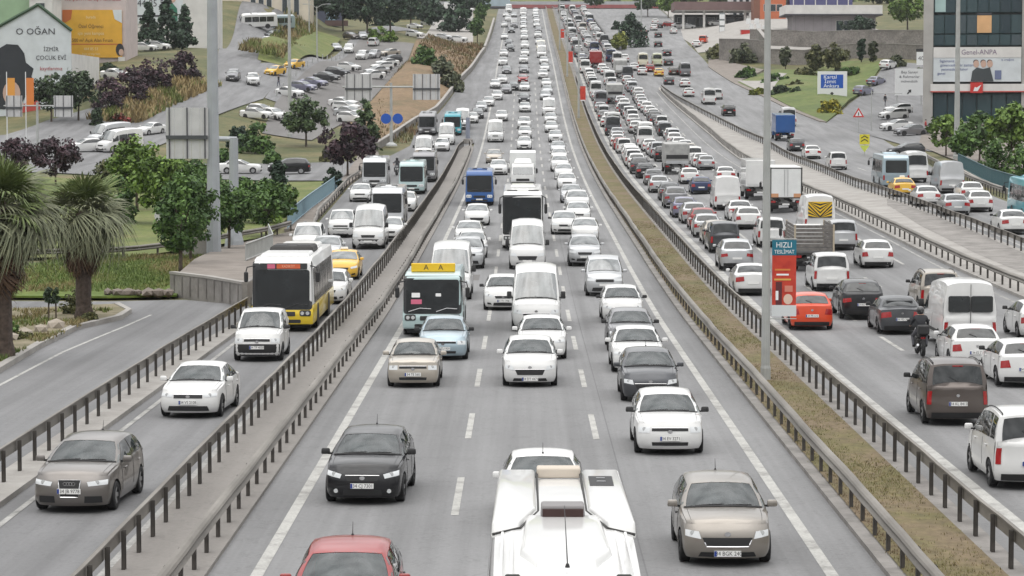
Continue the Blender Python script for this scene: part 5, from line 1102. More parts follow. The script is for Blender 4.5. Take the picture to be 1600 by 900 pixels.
        for i, y in enumerate(ys):
            for j in range(mv+1):
                v = j/mv; zt_ = zE(y)
                z = zb[i] + (zt_ - zb[i])*v; vv = (z - clr)/(zt_ - clr)
                ff = max(0, 1 - (y - yF)/.45); fr = max(0, 1 - (L - yR - y)/.45)
                S[i, j] = (wE(y)*s.profx(vv), y + s.profy(vv, 'f')*ff - s.profy(vv, 'r')*fr, z)
        s.S = S
        ns = {2: 24, 1: 14, 0: 6}[q]
        s.FR = np.array([[s.fas('f', -math.cos(math.pi*k/ns), j/mv) for k in range(ns+1)] for j in range(mv+1)])
        s.RE = np.array([[s.fas('r', -math.cos(math.pi*k/ns), j/mv) for k in range(ns+1)] for j in range(mv+1)])
    def fas(s, e, a, v):
        P = s.P; L = P['L']
        if e == 'f': yc, zt, zc, y0 = P['yF'], P['lead'][1], P['zF'], P['yF']
        else: yc, zt, zc, y0 = P['yR'], P['tail'][1], P['zT'], L - P['yR']
        w = s.wE(y0)*s.profx(v); aa = min(1, abs(a)); pl = yc*(1 - (1 - aa**2.3)**.5)
        d = pl + s.profy(v, e)
        z = P['clr'] + v*(lerp(zt, zc, aa**2) - P['clr'])
        return np.array([a*w, d if e == 'f' else L - d, z])
    def fpatch(s, e, quad, n=6, m=3, off=.008):
        off = off + {2: 0, 1: .010, 0: .022}[s.q]
        """a patch proud of the front or rear end; quad = four (across, up) corners, counter-clockwise from lower left"""
        (a0, v0), (a1, v1), (a2, v2), (a3, v3) = quad
        G = np.zeros((m+1, n+1, 3))
        for j in range(m+1):
            for i in range(n+1):
                p, q = i/n, j/m
                a = (1-q)*((1-p)*a0 + p*a1) + q*((1-p)*a3 + p*a2); v = (1-q)*((1-p)*v0 + p*v1) + q*((1-p)*v3 + p*v2)
                c = s.fas(e, a, v); da = s.fas(e, min(a+.01, 1), v) - s.fas(e, max(a-.01, -1), v); dv = s.fas(e, a, min(v+.01, 1)) - s.fas(e, a, max(v-.01, 0))
                nrm = np.cross(da, dv); nrm /= np.linalg.norm(nrm) + 1e-9
                if (nrm[1] > 0) == (e == 'f'): nrm = -nrm
                G[j, i] = c + nrm*off
        return G
    def upoint(s, u, c):
        i = min(int(u), s.N-2); j = min(int(c), s.NC-2); fu, fc = u-i, c-j
        U = s.U
        return (1-fu)*((1-fc)*U[i, j] + fc*U[i, j+1]) + fu*((1-fc)*U[i+1, j] + fc*U[i+1, j+1])
    def upatch(s, u0, u1, c0, c1, nu, nc, off=.007, trim=None):
        def nodes(a, b):
            lo, hi = min(a, b), max(a, b); k = [lo] + [float(x) for x in range(math.ceil(lo + .05), math.floor(hi - .05) + 1)] + [hi]
            return k if a <= b else k[::-1]
        us, cs = nodes(u0, u1), nodes(c0, c1); nu, nc = len(us)-1, len(cs)-1
        off = {2: .009, 1: .016, 0: .04}[s.q]*({2: 3, 1: 4, 0: 3}[s.q] if s.P['kind'] in ('van', 'minibus') else 1)
        G = np.zeros((nu+1, nc+1, 3))
        for i in range(nu+1):
            for j in range(nc+1):
                u = us[i]; c = cs[j]
                p = s.upoint(u, c); du = s.upoint(min(u+.05, s.N-1), c) - s.upoint(max(u-.05, 0), c); dc = s.upoint(u, min(c+.05, s.NC-1)) - s.upoint(u, max(c-.05, 0))
                nrm = np.cross(dc, du); nrm /= np.linalg.norm(nrm) + 1e-9
                if nrm[2] < -.02 or (abs(nrm[2]) < .02 and nrm[0]*p[0] < 0): nrm = -nrm
                G[i, j] = p + nrm*off
        return G
    def ofy(s, y, e='rail'):
        """station whose outer point lies at distance y from the nose"""
        return float(np.interp(y, s.U[:, s.kc, 1], np.arange(s.N)))

def plate_parts(txt, front=True):
    m = MB(); m.box((0, 0, 0), (.52, .02, .115), 0)
    sgn = -1 if front else 1
    m.box((-.235*(1 if front else -1), sgn*.008, 0), (.045, .012, .105), 2)
    V, F = text_vf(txt, .115, .88)
    if front: V = [(v[0] + .02, -.0125, v[2]) for v in V]
    else: V = [(-v[0] - .02, .0125, v[2]) for v in V]
    m.add(V, F, 1)
    return m

def wheel_meshes(tr, w=.205, q=2):
    n = {2: 22, 1: 12, 0: 8}[q]
    t = MB(); t.lathe_x([(-w/2, tr*.62), (-w/2, tr*.93), (-w*.38, tr), (w*.38, tr), (w/2, tr*.93), (w/2, tr*.62)], n)
    r = MB()
    if q == 2:
        r.lathe_x([(w*.46, tr*.66), (w*.40, tr*.60), (w*.18, tr*.55), (w*.16, 0.001)], n, 1)
        for k in range(5):
            a = 2*math.pi*k/5; c, s_ = math.cos(a), math.sin(a)
            P = []
            for (rad, wd, x) in ((.05, .05, w*.33), (tr*.62, .045, w*.43)):
                for sg in (-1, 1): P.append((x, rad*c - sg*wd*s_, rad*s_ + sg*wd*c))
            P += [(p[0]-.03, p[1], p[2]) for p in P]
            r.add(P, [(0, 1, 3, 2), (4, 6, 7, 5), (0, 2, 6, 4), (1, 5, 7, 3)], 0)
        r.lathe_x([(w*.36, .075), (w*.38, .06), (w*.38, .001)], 10, 0)
    else:
        r.lathe_x([(w*.46, tr*.66), (w*.34, tr*.5), (w*.36, .001)], n, 0)
    return t.mesh('tyre', [RUBBER], smooth=True), r.mesh('rim', [ALLOY, TRIM], smooth=True)

class Kit:
    """a finished kind of vehicle: meshes for its parts, ready to be linked any number of times.
    part = (name, mesh, location, rotation about z, parent part index or None, painted?)"""
    def __init__(s): s.parts = []
    def add(s, name, me, loc=(0, 0, 0), rz=0.0, under=None, label=None):
        s.parts.append((name, me, loc, rz, under, label)); return len(s.parts) - 1
PAINT_SLOT = PAINT['white']
def place(kit, name, x, y, z, rz, pitch, body=None, second=None):
    root = link(name, None, None, (x, y, z)); root.empty_display_size = .3
    # heading, then the slope of the road
    root.rotation_euler = Matrix.Rotation(pitch, 3, 'X').to_4x4().to_3x3().to_euler() if rz == 0 else (Matrix.Rotation(pitch, 3, 'X') @ Matrix.Rotation(rz, 3, 'Z')).to_euler()
    objs = []
    for (nm, me, loc, prz, under, label) in kit.parts:
        o = bpy.data.objects.new(nm, me); COL.objects.link(o)
        o.parent = root if under is None else objs[under]
        o.location = loc
        if prz: o.rotation_euler = (0, 0, prz)
        if label: o['label'] = label
        for i, mt in enumerate(me.materials):
            if mt == PAINT['white'] and body and body != 'white': o.material_slots[i].link = 'OBJECT'; o.material_slots[i].material = PAINT[body]
            elif mt == SECOND and second: o.material_slots[i].link = 'OBJECT'; o.material_slots[i].material = PAINT[second]
        objs.append(o)
    return root
SECOND = flat('second_body_colour', (.8, .8, .79), rough=.4, coat=.5)

def car_kit(sname, q=2, face=0, plate=None, opts=()):
    """q 2: every part; 1: the parts seen from far; 0: one mesh"""
    P = ST[sname]; L = P['L']; la = Lattice(P, q); kit = Kit(); kind = P['kind']; van = kind in ('van', 'minibus')
    i1, i2, i3, i4, i5 = la.idx[1:]; kc, tc = la.kc, la.tc; W = P['W']
    sh = np.array([0, -L/2, 0.0]); g = lambda G: np.asarray(G) + sh
    body = MB()
    cabin = q == 2 and not van
    if cabin:       # the windscreen is an opening in the body with real glass and seats behind it
        body.grid(g(la.U[:i1+1])); body.grid(g(la.U[i2:])); body.grid(g(la.U[i1:i2+1, :kc+1])); body.grid(g(la.U[i1:i2+1, kc+tc:]))
        for c0, c1 in ((kc, kc + .42), (kc + tc - .42, kc + tc)): body.grid(g(la.upatch(i1, i2, c0, c1, 1, 1)))
        body.grid(g(la.upatch(i2 - .30, i2, kc, kc + tc, 1, 1)))
    else: body.grid(g(la.U))
    body.grid(g(la.S)); body.grid(g(la.S*[-1, 1, 1])); body.grid(g(la.FR)); body.grid(g(la.RE))
    # floor and wheel wells, dark
    ub = MB(); z0 = P['clr'] + .02
    ub.box((0, (P['fo'] - .35 + .1)/2, (z0 + P['belt'][0]*.66)/2), (W*.80, L - P['fo'] - .35, P['belt'][0]*.66 - z0), 0); ub.box((0, -L/2 + P['fo']*.62, z0 + .12), (W*.72, P['fo']*.6, .24), 0)
    glass = {}
    win = []   # (name, mesh grid list, material)
    front_u0, front_u1 = i1 + (.25 if q else .2), i2 - .12
    if q == 0: front_u0, front_u1 = i1 + .12, i2 - .04
    cA, cB = kc + tc*.035, kc + tc*.965
    nn = {2: (5, 8), 1: (3, 4), 0: (1, 2)}[q]
    win.append(('windscreen', [la.upatch(i1, i2, kc, kc + tc, 1, 1) - np.array([0, 0, .006])] if cabin else [la.upatch(front_u0, front_u1, cA, cB, nn[0], nn[1])], GLASS_T if cabin else GLASS))
    rearglass = 'panel' not in opts
    if rearglass:
        e0, e1 = i3 + (i4-i3)*.12, i4 - (i4-i3)*(.10 if kind != 'mpv' and not van else .12)
        if van: e0, e1 = i3 + (i4-i3)*.20, i3 + (i4-i3)*.80
        if kind in ('mpv', 'smallvan'): e0, e1 = i3 + (i4-i3)*.10, i3 + (i4-i3)*.86
        c0, c1 = kc + tc*.06, kc + tc*.94
        win.append(('rear_window', [la.upatch(e0, e1, c0, c1, nn[0], nn[1])], GLASS_D))
    # side windows
    yA, yD = la.yA, la.yD
    if van:
        rear = 'panel' not in opts or 'sideglass' in opts
        cuts = [(yA + .10, yA + .98)] + ([(yA + 1.12 + k*1.28, yA + 1.12 + k*1.28 + 1.20) for k in range(int((L - yA - 1.4)//1.28))] if rear else [])
        hi = .62
    elif kind in ('mpv', 'smallvan'):
        m1 = yA + 1.28; m2 = m1 + 1.02
        cuts = [(yA + .10, m1 - .04)] + ([] if 'panel' in opts else [(m1 + .04, m2), (m2 + .10, yD - .22)])
        hi = .90
    else:
        m1 = lerp(yA, yD, .47); cuts = [(yA + .12, m1 - .035), (m1 + .035, yD - .22)]; hi = .90
    for (a, b) in cuts:
        if b - a < .25: continue
        u0, u1 = la.ofy(a), la.ofy(b)
        if q == 2 or (a, b) == cuts[0] or van:
            k0, k1 = kc*.10, kc*hi
            if q < 2 and not van: u1 = la.ofy(cuts[-1][1])
            gl = [la.upatch(u0, u1, k0, k1, {2: 6, 1: 4, 0: 2}[q], {2: 4, 1: 2, 0: 1}[q]), la.upatch(u0, u1, la.NC-1-k0, la.NC-1-k1, {2: 6, 1: 4, 0: 2}[q], {2: 4, 1: 2, 0: 1}[q])]
            win.append(('side_window', gl, GLASS_D))
    lights = []
    fp = lambda quad, n=6, m=3, off=.010: g(la.fpatch('f', quad, max(2, n*q//2) if q else 2, m if q == 2 else 1, off))
    rp = lambda quad, n=6, m=3, off=.010: g(la.fpatch('r', quad, max(2, n*q//2) if q else 2, m if q == 2 else 1, off))
    mir = lambda qd: [(-a, v) for (a, v) in (qd[1], qd[0], qd[3], qd[2])]
    FACES = {  # headlamp, grille, lower intake, fog lamp, tail lamp
      0: dict(h=[(.60, .66), (.965, .76), (.975, .93), (.56, .80)], g=[(-.40, .58), (.40, .58), (.46, .76), (-.46, .76)], i=[(-.55, .10), (.55, .10), (.50, .30), (-.50, .30)]),
      1: dict(h=[(.56, .70), (.96, .76), (.97, .90), (.52, .84)], g=[(-.50, .66), (.50, .66), (.50, .83), (-.50, .83)], i=[(-.75, .10), (.75, .10), (.66, .32), (-.66, .32)]),
      2: dict(h=[(.64, .62), (.97, .72), (.975, .96), (.68, .86)], g=[(-.40, .66), (.40, .66), (.34, .79), (-.34, .79)], i=[(-.44, .12), (.44, .12), (.40, .26), (-.40, .26)]),
      3: dict(h=[(.50, .66), (.96, .72), (.965, .88), (.46, .80)], g=[(-.24, .30), (.24, .30), (.30, .86), (-.30, .86)], i=[(-.86, .12), (-.40, .12), (-.40, .34), (-.82, .34)]),
      4: dict(h=[(.60, .58), (.955, .66), (.96, .84), (.66, .80)], g=[(-.48, .36), (.48, .36), (.58, .62), (-.58, .62)], i=[(-.70, .06), (.70, .06), (.62, .20), (-.62, .20)]),
      5: dict(h=[(.62, .64), (.96, .64), (.965, .86), (.62, .86)], g=[(-.56, .70), (.56, .70), (.56, .82), (-.56, .82)], i=[(-.56, .14), (.56, .14), (.56, .28), (-.56, .28)])}
    fc = FACES[face]
    if van or kind in ('mpv', 'smallvan'): fc = dict(fc); fc['h'] = [(.62, .62), (.965, .66), (.97, .92), (.70, .84)] if face == 0 else fc['h']
    dark = [fp(fc['g'], 8, 2), fp(fc['i'], 8, 2)]
    if face == 3: dark.append(fp(mir(fc['i'])))
    if face in (0, 2): dark += [fp([(.62, .16), (.86, .20), (.84, .32), (.66, .28)], 3, 2), fp(mir([(.62, .16), (.86, .20), (.84, .32), (.66, .28)]), 3, 2)]
    if 'blackbumper' in opts: dark = [fp([(-.97, .02), (.97, .02), (.97, .58 if not van else .46), (-.97, .58 if not van else .46)], 10, 3, .012), fp(fc['g'], 8, 2, .014)]
    heads = [fp(fc['h']), fp(mir(fc['h']))]
    if kind in ('hatch',): tq = [(.60, .60), (.965, .58), (.965, .88), (.68, .90)]
    elif kind == 'sedan': tq = [(.50, .64), (.965, .60), (.965, .88), (.54, .90)]
    elif kind == 'suv': tq = [(.56, .66), (.965, .62), (.965, .84), (.60, .86)]
    else: tq = [(.84, .50), (.97, .50), (.97, .98), (.84, .98)]
    tails = [rp(tq), rp(mir(tq))]
    rdark = [rp([(-.88, .02), (.88, .02), (.84, .22), (-.84, .22)], 8, 2)]
    def gm(grids, name, mats, mi=0, smooth=True):
        m = MB()
        for G in grids: m.grid(np.asarray(G), mi)
        return m.mesh(name, mats if isinstance(mats, list) else [mats], smooth=smooth, sharp=50)
    wl_ = [(-1, la.wy[0]), (1, la.wy[0]), (-1, la.wy[1]), (1, la.wy[1])]
    xw = la.wE(2.0)*1.02 - .10
    if q == 0:
        m = MB(); m.V, m.F, m.M = body.V, body.F, body.M
        for nm, gl, mt in win:
            for G in gl: m.grid(g(G), 1 if mt is GLASS else 2)
        for G in dark + rdark: m.grid(G, 3)
        for G in heads: m.grid(G, 4)
        for G in tails: m.grid(G, 5)
        m.box((0, 0, (z0 + .5)/2), (W*.84, L*.92, .5 - z0 + .05), 3)
        for sx, wy in wl_: m.lathe_x([(-.1, .02), (-.1, P['tr']), (.1, P['tr']), (.1, .02)], 7, 3, (sx*xw, wy - L/2, P['tr']))
        m.box((0, -L/2 - .012 + P['yF']*0 + .02, P['clr'] + .22), (.52, .02, .11), 6); m.box((0, L/2 - .0, P['clr'] + .36), (.52, .02, .11), 6)
        for sx in (-1, 1): m.box((sx*(W/2 + .07), la.yA + .12 - L/2, P['belt'][0] + .10), (.20, .09, .13), 0 if 'blackmirror' not in opts else 3)
        me = m.mesh(sname.replace(' ', '_'), [PAINT['white'], GLASS, GLASS_D, TRIM, LAMP, REDLAMP, PLATE], smooth=True, sharp=50)
        kit.single = me
        return kit
    bme = body.mesh('body', [PAINT['white']], smooth=True, sharp=48, merge=.012)
    kit.add('body', bme)
    kit.add('underbody', ub.mesh('underbody', [TRIM]))
    if cabin:
        y0, zb_, hz = la.yA - L/2, P['belt'][0], P['H']
        m = MB(); V, F = bevel_box((0, y0 + .16, zb_ - .14), (W*.78, .62, .26), .05, 2); m.add(V, F); kit.add('dashboard', m.mesh('dashboard', [DASHM], smooth=True))
        m = MB(); m.lathe_z([(.15, 0), (.165, .02), (.18, 0), (.165, -.02), (.15, 0)], 16); R = Matrix.Rotation(math.radians(62), 3, 'X'); m.V = [tuple(R @ Vector(p) + Vector((.36, y0 + .50, zb_ - .02))) for p in m.V]; kit.add('steering_wheel', m.mesh('steering_wheel', [DASHM], smooth=True))
        for sx in (-1, 1):
            m = MB(); V, F = bevel_box((sx*.36, y0 + 1.10, zb_ - .06), (.48, .16, .62), .06, 2, .85, 1, .10); m.add(V, F); V, F = bevel_box((sx*.36, y0 + 1.20, zb_ + .34), (.24, .10, .19), .05, 2); m.add(V, F); kit.add('front_seat', m.mesh('front_seat', [SEATM], smooth=True))
        m = MB(); m.box((0, y0 + 1.35 + (L - la.yA - 2.2)/2, (zb_*.6 + hz - .16)/2), (W*.70, L - la.yA - 2.2, hz - .16 - zb_*.6), 0, 0, .82); kit.add('dark_cabin_fill', m.mesh('dark_cabin_fill', [CABIN_FILL]))  # dark block added to fill the rear cabin, standing in for its shade
        m = MB(); p = la.upoint(i2 - .55, kc + tc/2) + sh; m.box((p[0], p[1] + .06, p[2] - .05), (.24, .03, .07)); kit.add('rear_view_mirror', m.mesh('rear_view_mirror', [TRIM]))
    for nm, gl, mt in win:
        if nm == 'side_window':
            for G in gl: kit.add(nm, gm([g(G)], nm, mt))
        else: kit.add(nm, gm([g(G) for G in gl], nm, mt))
    for G in heads:
        h = kit.add('headlight', gm([G], 'headlight', LAMP))
        if q == 2:
            c = G.reshape(-1, 3).mean(0); rm = MB()
            for dx in (-.06, .07): rm.lathe_z([(.001, .012), (.045, .012), (.055, 0)], 10, 0)
            # reflector bowl shown as a small disc on the lens
            m = MB(); cs = G[G.shape[0]//2, G.shape[1]//2] + [0, -.012, 0]; n = 12
            V = [cs] + [cs + np.array([.05*math.cos(2*math.pi*k/n), .004, .05*math.sin(2*math.pi*k/n)]) for k in range(n)]
            m.add(V, [(0, k+1, (k+1) % n + 1) for k in range(n)]); kit.add('reflector', m.mesh('reflector', [LAMP_IN]), under=h)
    kit.add('grille', gm([dark[0]] if 'blackbumper' not in opts else [dark[1]], 'grille', TRIM))
    kit.add('bumper_intake', gm(dark[1:] if 'blackbumper' not in opts else [dark[0]], 'bumper_intake', TRIM))
    for G in tails: kit.add('tail_light', gm([G], 'tail_light', REDLAMP))
    kit.add('rear_bumper', gm(rdark, 'rear_bumper', TRIM))
    pv = {3: .50, 1: .48, 4: .16}.get(face, .42)
    if van: pv = .30
    ptxt = plate or '34 TR 1938'
    fpnt = la.fas('f', 0, pv) + sh; 
    if q == 2:
        kit.add('number_plate', plate_parts(ptxt, True).mesh('number_plate', [PLATE, PLATE_TXT, PLATE_BLUE]), tuple(fpnt + [0, -.024, 0]))
        rpnt = la.fas('r', 0, .52 if not kind == 'suv' else .5) + sh
        kit.add('number_plate', plate_parts(ptxt, False).mesh('number_plate', [PLATE, PLATE_TXT, PLATE_BLUE]), tuple(rpnt + [0, .024, 0]))
    else:
        m = MB(); m.box(tuple(fpnt + [0, -.015, 0]), (.52, .02, .11)); rpnt = la.fas('r', 0, .52) + sh; m.box(tuple(rpnt + [0, .015, 0]), (.52, .02, .11))
        kit.add('number_plate', m.mesh('number_plate', [PLATE]))
    tme, rme = wheel_meshes(P['tr'], q=q)
    if q == 2:
        for sx, wy in wl_:
            t = kit.add('wheel', tme, (sx*xw, wy - L/2, P['tr']), 0 if sx > 0 else math.pi)
            kit.add('rim', rme, (0, 0, 0), 0, under=t)
    else:
        m = MB(); r_ = P['tr']
        m.lathe_x([(-.1, r_*.6), (-.1, r_), (.1, r_), (.1, r_*.62)], 12, 0); m.lathe_x([(.1, r_*.62), (.085, .001)], 12, 1)
        wm = m.mesh('wheel', [RUBBER, ALLOY], smooth=True, merge=.001)
        for sx, wy in wl_: kit.add('wheel', wm, (sx*xw, wy - L/2, r_), 0 if sx > 0 else math.pi)
    # mirrors
    for sx in (-1, 1):
        m = MB(); zc = P['belt'][0] + (.11 if not van else .26); yc_ = la.yA + .14 - L/2
        V, F = bevel_box((sx*(W/2 + .09), yc_, zc), (.21, .10, .14 if not van else .30), .035, 2, .9, .8); m.add(V, F, 0)
        m.box((sx*(W/2 - .01), yc_ + .03, zc - .055 - (.05 if van else 0)), (.10, .05, .04), 1)
        kit.add('wing_mirror', m.mesh('wing_mirror', [TRIM if ('blackmirror' in opts or van) else PAINT['white'], TRIM], smooth=True))
    if q == 2:
        for sx in (-1, 1):
            for f in ((.26, .60) if not van else (.16,)):
                yy = L*f + .62 - L/2
                m = MB(); V, F = bevel_box((sx*(la.wE(2.0)*1.03 + .012), yy, P['belt'][0] - .10), (.035, .19, .035), .012, 1); m.add(V, F)
                kit.add('door_handle', m.mesh('door_handle', [PAINT['white'] if 'blackhandle' not in opts else TRIM]))
        # door seams: thin recessed dark lines along the side
        m = MB()
        for yy in (la.yA + .02, lerp(la.yA, la.yD, .47), la.yD - .12):
            for sx in (-1, 1):
                pts = []
                for j in range(2, la.mv+1):
                    k = int(np.argmin(abs(la.S[:, 0, 1] - yy))); p = la.S[k, j]*[sx, 1, 1] + sh; pts.append(p + [sx*.0015, 0, 0])
                m.tube(pts, .004, 4)
        kit.add('door_seams', m.mesh('door_seams', [TRIM]))
        # hood seam and wipers
        m = MB()
        for sx in (-1, 1):
            pts = [la.upoint(u, kc + tc*(.5 + sx*.44)) + sh + [0, 0, .002] for u in np.linspace(.1, i1 - .1, 6)]; m.tube(pts, .0045, 4)
        kit.add('bonnet_seam', m.mesh('bonnet_seam', [TRIM]))
        m = MB()
        for c0, c1 in ((.16, .50), (.52, .84)):
            a = la.upoint(i1 + .16, kc + tc*c0) + sh + [0, -.01, .02]; b = la.upoint(i1 + .32, kc + tc*c1) + sh + [0, -.01, .022]; m.tube([a, (a+b)/2 + [0, 0, .006], b], .012, 5)
        cw = [la.upoint(i1 + .06, kc + tc*c) + sh + [0, -.004, .008] for c in np.linspace(.03, .97, 9)]; m.tube(cw, .022, 5)
        kit.add('wiper', m.mesh('wiper', [TRIM]))
        # badge
        m = MB(); p = la.fas('f', 0, {3: .74, 1: .745, 4: .72}.get(face, .68)) + sh
        if face == 3:
            for k in range(4):
                cx = (k - 1.5)*.062
                V = []; n = 14
                for rr_ in (.042, .033):
                    V += [(p[0] + cx + rr_*math.cos(2*math.pi*j/n), p[1] - .022, p[2] + rr_*math.sin(2*math.pi*j/n)) for j in range(n)]
                m.add(V, [(j, (j+1) % n, n + (j+1) % n, n + j) for j in range(n)])
        else:
            n = 14; V = [(p[0] + .062*math.cos(2*math.pi*j/n), p[1] - .022, p[2] + .045*math.sin(2*math.pi*j/n)) for j in range(n)]; m.add(V, [tuple(range(n))])
        kit.add('badge', m.mesh('badge', [CHROME]))
        p = la.fas('r', 0, .80) + sh; m = MB(); n = 12; m.add([(p[0] + .05*math.cos(2*math.pi*j/n), p[1] + .02, p[2] + .045*math.sin(2*math.pi*j/n)) for j in range(n)], [tuple(range(n))[::-1]])
        kit.add('badge', m.mesh('badge', [CHROME]))
        if 'frame' in opts:     # bright frame around the grille
            (a0, v0), (a1, v1), (a2, v2), (a3, v3) = fc['g']; pts = []
            for (pa, pb) in (((a0, v0), (a1, v1)), ((a1, v1), (a2, v2)), ((a2, v2), (a3, v3)), ((a3, v3), (a0, v0))):
                for t in np.linspace(0, 1, 5)[:-1]: pts.append(la.fas('f', lerp(pa[0], pb[0], t), lerp(pa[1], pb[1], t)) + sh + [0, -.014, 0])
            pts.append(pts[0]); m = MB()
            if face == 4: pts = pts[14:] + pts[1:8]
            m.tube(pts, .013, 5); kit.add('grille_surround', m.mesh('grille_surround', [CHROME]))
        else:
            m = MB(); pts = [la.fas('f', a, fc['g'][2][1] + .005) + sh + [0, -.012, 0] for a in np.linspace(fc['g'][3][0], fc['g'][2][0], 8)]; m.tube(pts, .008, 4); kit.add('grille_trim', m.mesh('grille_trim', [CHROME]))
        if 'fog' in opts:
            for sx in (-1, 1):
                p = la.fas('f', sx*.72, .24) + sh; m = MB(); n = 12
                m.add([(p[0] + .05*math.cos(2*math.pi*j/n), p[1] - .03, p[2] + .05*math.sin(2*math.pi*j/n)) for j in range(n)], [tuple(range(n))]); kit.add('fog_light', m.mesh('fog_light', [LAMP_IN]))
        if 'antenna' in opts:
            p = la.upoint(i2 + (i3-i2)*(.85 if kind == 'hatch' else .12), kc + tc/2) + sh; m = MB(); m.tube([p, p + [0, .10, .22]], [.009, .004], 5); m.lathe_z([(.028, 0), (.014, .03), (.001, .035)], 8, 0, p); kit.add('antenna', m.mesh('antenna', [TRIM]))
        if 'thirdlight' in opts or kind in ('hatch', 'mpv', 'suv'):
            p = la.upoint(i3 + .18, kc + tc/2) + sh; m = MB(); m.box((p[0], p[1] + .05, p[2] - .045), (.30, .035, .03)); kit.add('brake_light', m.mesh('brake_light', [REDLAMP]))
        m = MB(); a = la.upoint(i3 + (i4-i3)*.86, kc + tc*.5) + sh + [0, .018, .01]; b = la.upoint(i3 + (i4-i3)*.66, kc + tc*.66) + sh + [0, .018, .015]; m.tube([a, b], .010, 5); kit.add('rear_wiper', m.mesh('rear_wiper', [TRIM])) if kind != 'sedan' else None
    if 'rails' in opts:
        for sx in (0, 1):
            c = kc + .35 if sx == 0 else kc + tc - .35
            pts = [la.upoint(u, c) + sh + [0, 0, .035] for u in np.linspace(i2 + .5, i3 - .5, 7)]
            pts = [pts[0] - [0, 0, .04]] + pts + [pts[-1] - [0, 0, .04]]
            m = MB(); m.tube(pts, .016, 5); kit.add('roof_rail', m.mesh('roof_rail', [TRIM]))
    if 'taxi' in opts:
        p = la.upoint(i2 + (i3-i2)*.4, kc + tc/2) + sh; m = MB(); V, F = bevel_box((p[0], p[1], p[2] + .07), (.42, .16, .13), .02, 1, .9, .8); m.add(V, F, 0)
        if q == 2:
            V, F = text_vf('TAKSİ', .11); m.add([(v[0] + p[0], p[1] - .078, v[2] + p[2] + .07) for v in V], F, 1)
        kit.add('roof_sign', m.mesh('roof_sign', [PLATE, PLATE_TXT]))
    return kit
# ------------------------------------------------------------------ buses and lorries
def prism(prof, W, bev=.06, seg=2, top=1.0, zt=None):
    """side profile (y, z) pulled across the width and rounded; 'top' narrows it towards zt"""
    bm = bmesh.new(); zt = zt or max(p[1] for p in prof); zmid = .55*zt
    vs = [[bm.verts.new((sx*W/2*(1 if z < zmid else lerp(1, top, (z - zmid)/(zt - zmid))), y, z)) for y, z in prof] for sx in (-1, 1)]
    n = len(prof)
    bm.faces.new(vs[0]); bm.faces.new(vs[1][::-1])
    for i in range(n): bm.faces.new((vs[0][i], vs[1][i], vs[1][(i+1) % n], vs[0][(i+1) % n])[::-1])
    bmesh.ops.recalc_face_normals(bm, faces=bm.faces)
    if bev: bmesh.ops.bevel(bm, geom=bm.edges[:], offset=bev, segments=seg, profile=.5, affect='EDGES', clamp_overlap=True)
    bm.verts.ensure_lookup_table(); bm.verts.index_update()
    V = [tuple(v.co) for v in bm.verts]; F = [tuple(v.index for v in f.verts) for f in bm.faces]; bm.free()
    return V, F
def panel(x0, x1, z0, z1, y_at, sgn=-1, off=.012, thick=.02, corner=.05, n=3):
    """a rounded pane lying on the slanted front (sgn -1) or rear (+1) whose y is y_at(z)"""
    pts = []
    for cx, cz, a0 in ((x1-corner, z1-corner, 0), (x0+corner, z1-corner, 90), (x0+corner, z0+corner, 180), (x1-corner, z0+corner, 270)):
        for k in range(n+1):
            a = math.radians(a0 + 90*k/n); pts.append((cx + corner*math.cos(a), cz + corner*math.sin(a)))
    V = [(x, y_at(z) + sgn*off, z) for x, z in pts] + [(x, y_at(z) - sgn*thick, z) for x, z in pts]; k = len(pts)
    F = [tuple(range(k))] + [(i, (i+1) % k, k + (i+1) % k, k + i) for i in range(k)]
    return V, F
def side_panel(y0, y1, z0, z1, x, sx, off=.010, thick=.02, corner=.06, n=2, lean=0.0):
    pts = []
    for cy, cz, a0 in ((y1-corner, z1-corner, 0), (y0+corner, z1-corner, 90), (y0+corner, z0+corner, 180), (y1-corner, z0+corner, 270)):
        for k in range(n+1):
            a = math.radians(a0 + 90*k/n); pts.append((cy + corner*math.cos(a), cz + corner*math.sin(a)))
    xx = lambda z: x - lean*max(0, z - 1.4)
    V = [(sx*(xx(z) + off), y, z) for y, z in pts] + [(sx*(xx(z) - thick), y, z) for y, z in pts]; k = len(pts)
    return V, [tuple(range(k))] + [(i, (i+1) % k, k + (i+1) % k, k + i) for i in range(k)]
def pane(kit, VF, name, mat, under=None):
    m = MB(); m.add(*VF); me = m.mesh(name, [mat])
    bm = bmesh.new(); bm.from_mesh(me); bmesh.ops.recalc_face_normals(bm, faces=bm.faces); bm.to_mesh(me); bm.free()
    return kit.add(name, me, under=under)
def wheels4(kit, W, axles, tr=.45, w=.28, q=1):
    m = MB(); n = 16
    m.lathe_x([(-w/2, tr*.5), (-w/2, tr*.94), (-w*.4, tr), (w*.4, tr), (w/2, tr*.94), (w/2, tr*.60)], n, 0); m.lathe_x([(w/2, tr*.60), (w*.22, tr*.5), (w*.30, .08), (w*.34, .001)], n, 1)
    me = m.mesh('wheel', [RUBBER, ALLOY], smooth=True, merge=.001)
    for y in axles:
        for sx in (-1, 1): kit.add('wheel', me, (sx*(W/2 - w/2 - .03), y, tr), 0 if sx > 0 else math.pi)
LED = flat('orange_led_board', (.55, .10, .03), rough=.6)
LED_TXT = flat('led_board_text', (.85, .45, .30), rough=.6)
FRONT_BLACK = flat('front_black_glaze', (.010, .011, .012), rough=.1, coat=.5)
PINK = flat('pink_route_card', (.55, .12, .2), rough=.7)
WHITEFLAT = flat('white_card', (.75, .75, .74), rough=.6)
SIGN_YELLOW = flat('yellow_sign', (.75, .48, .02), rough=.5)
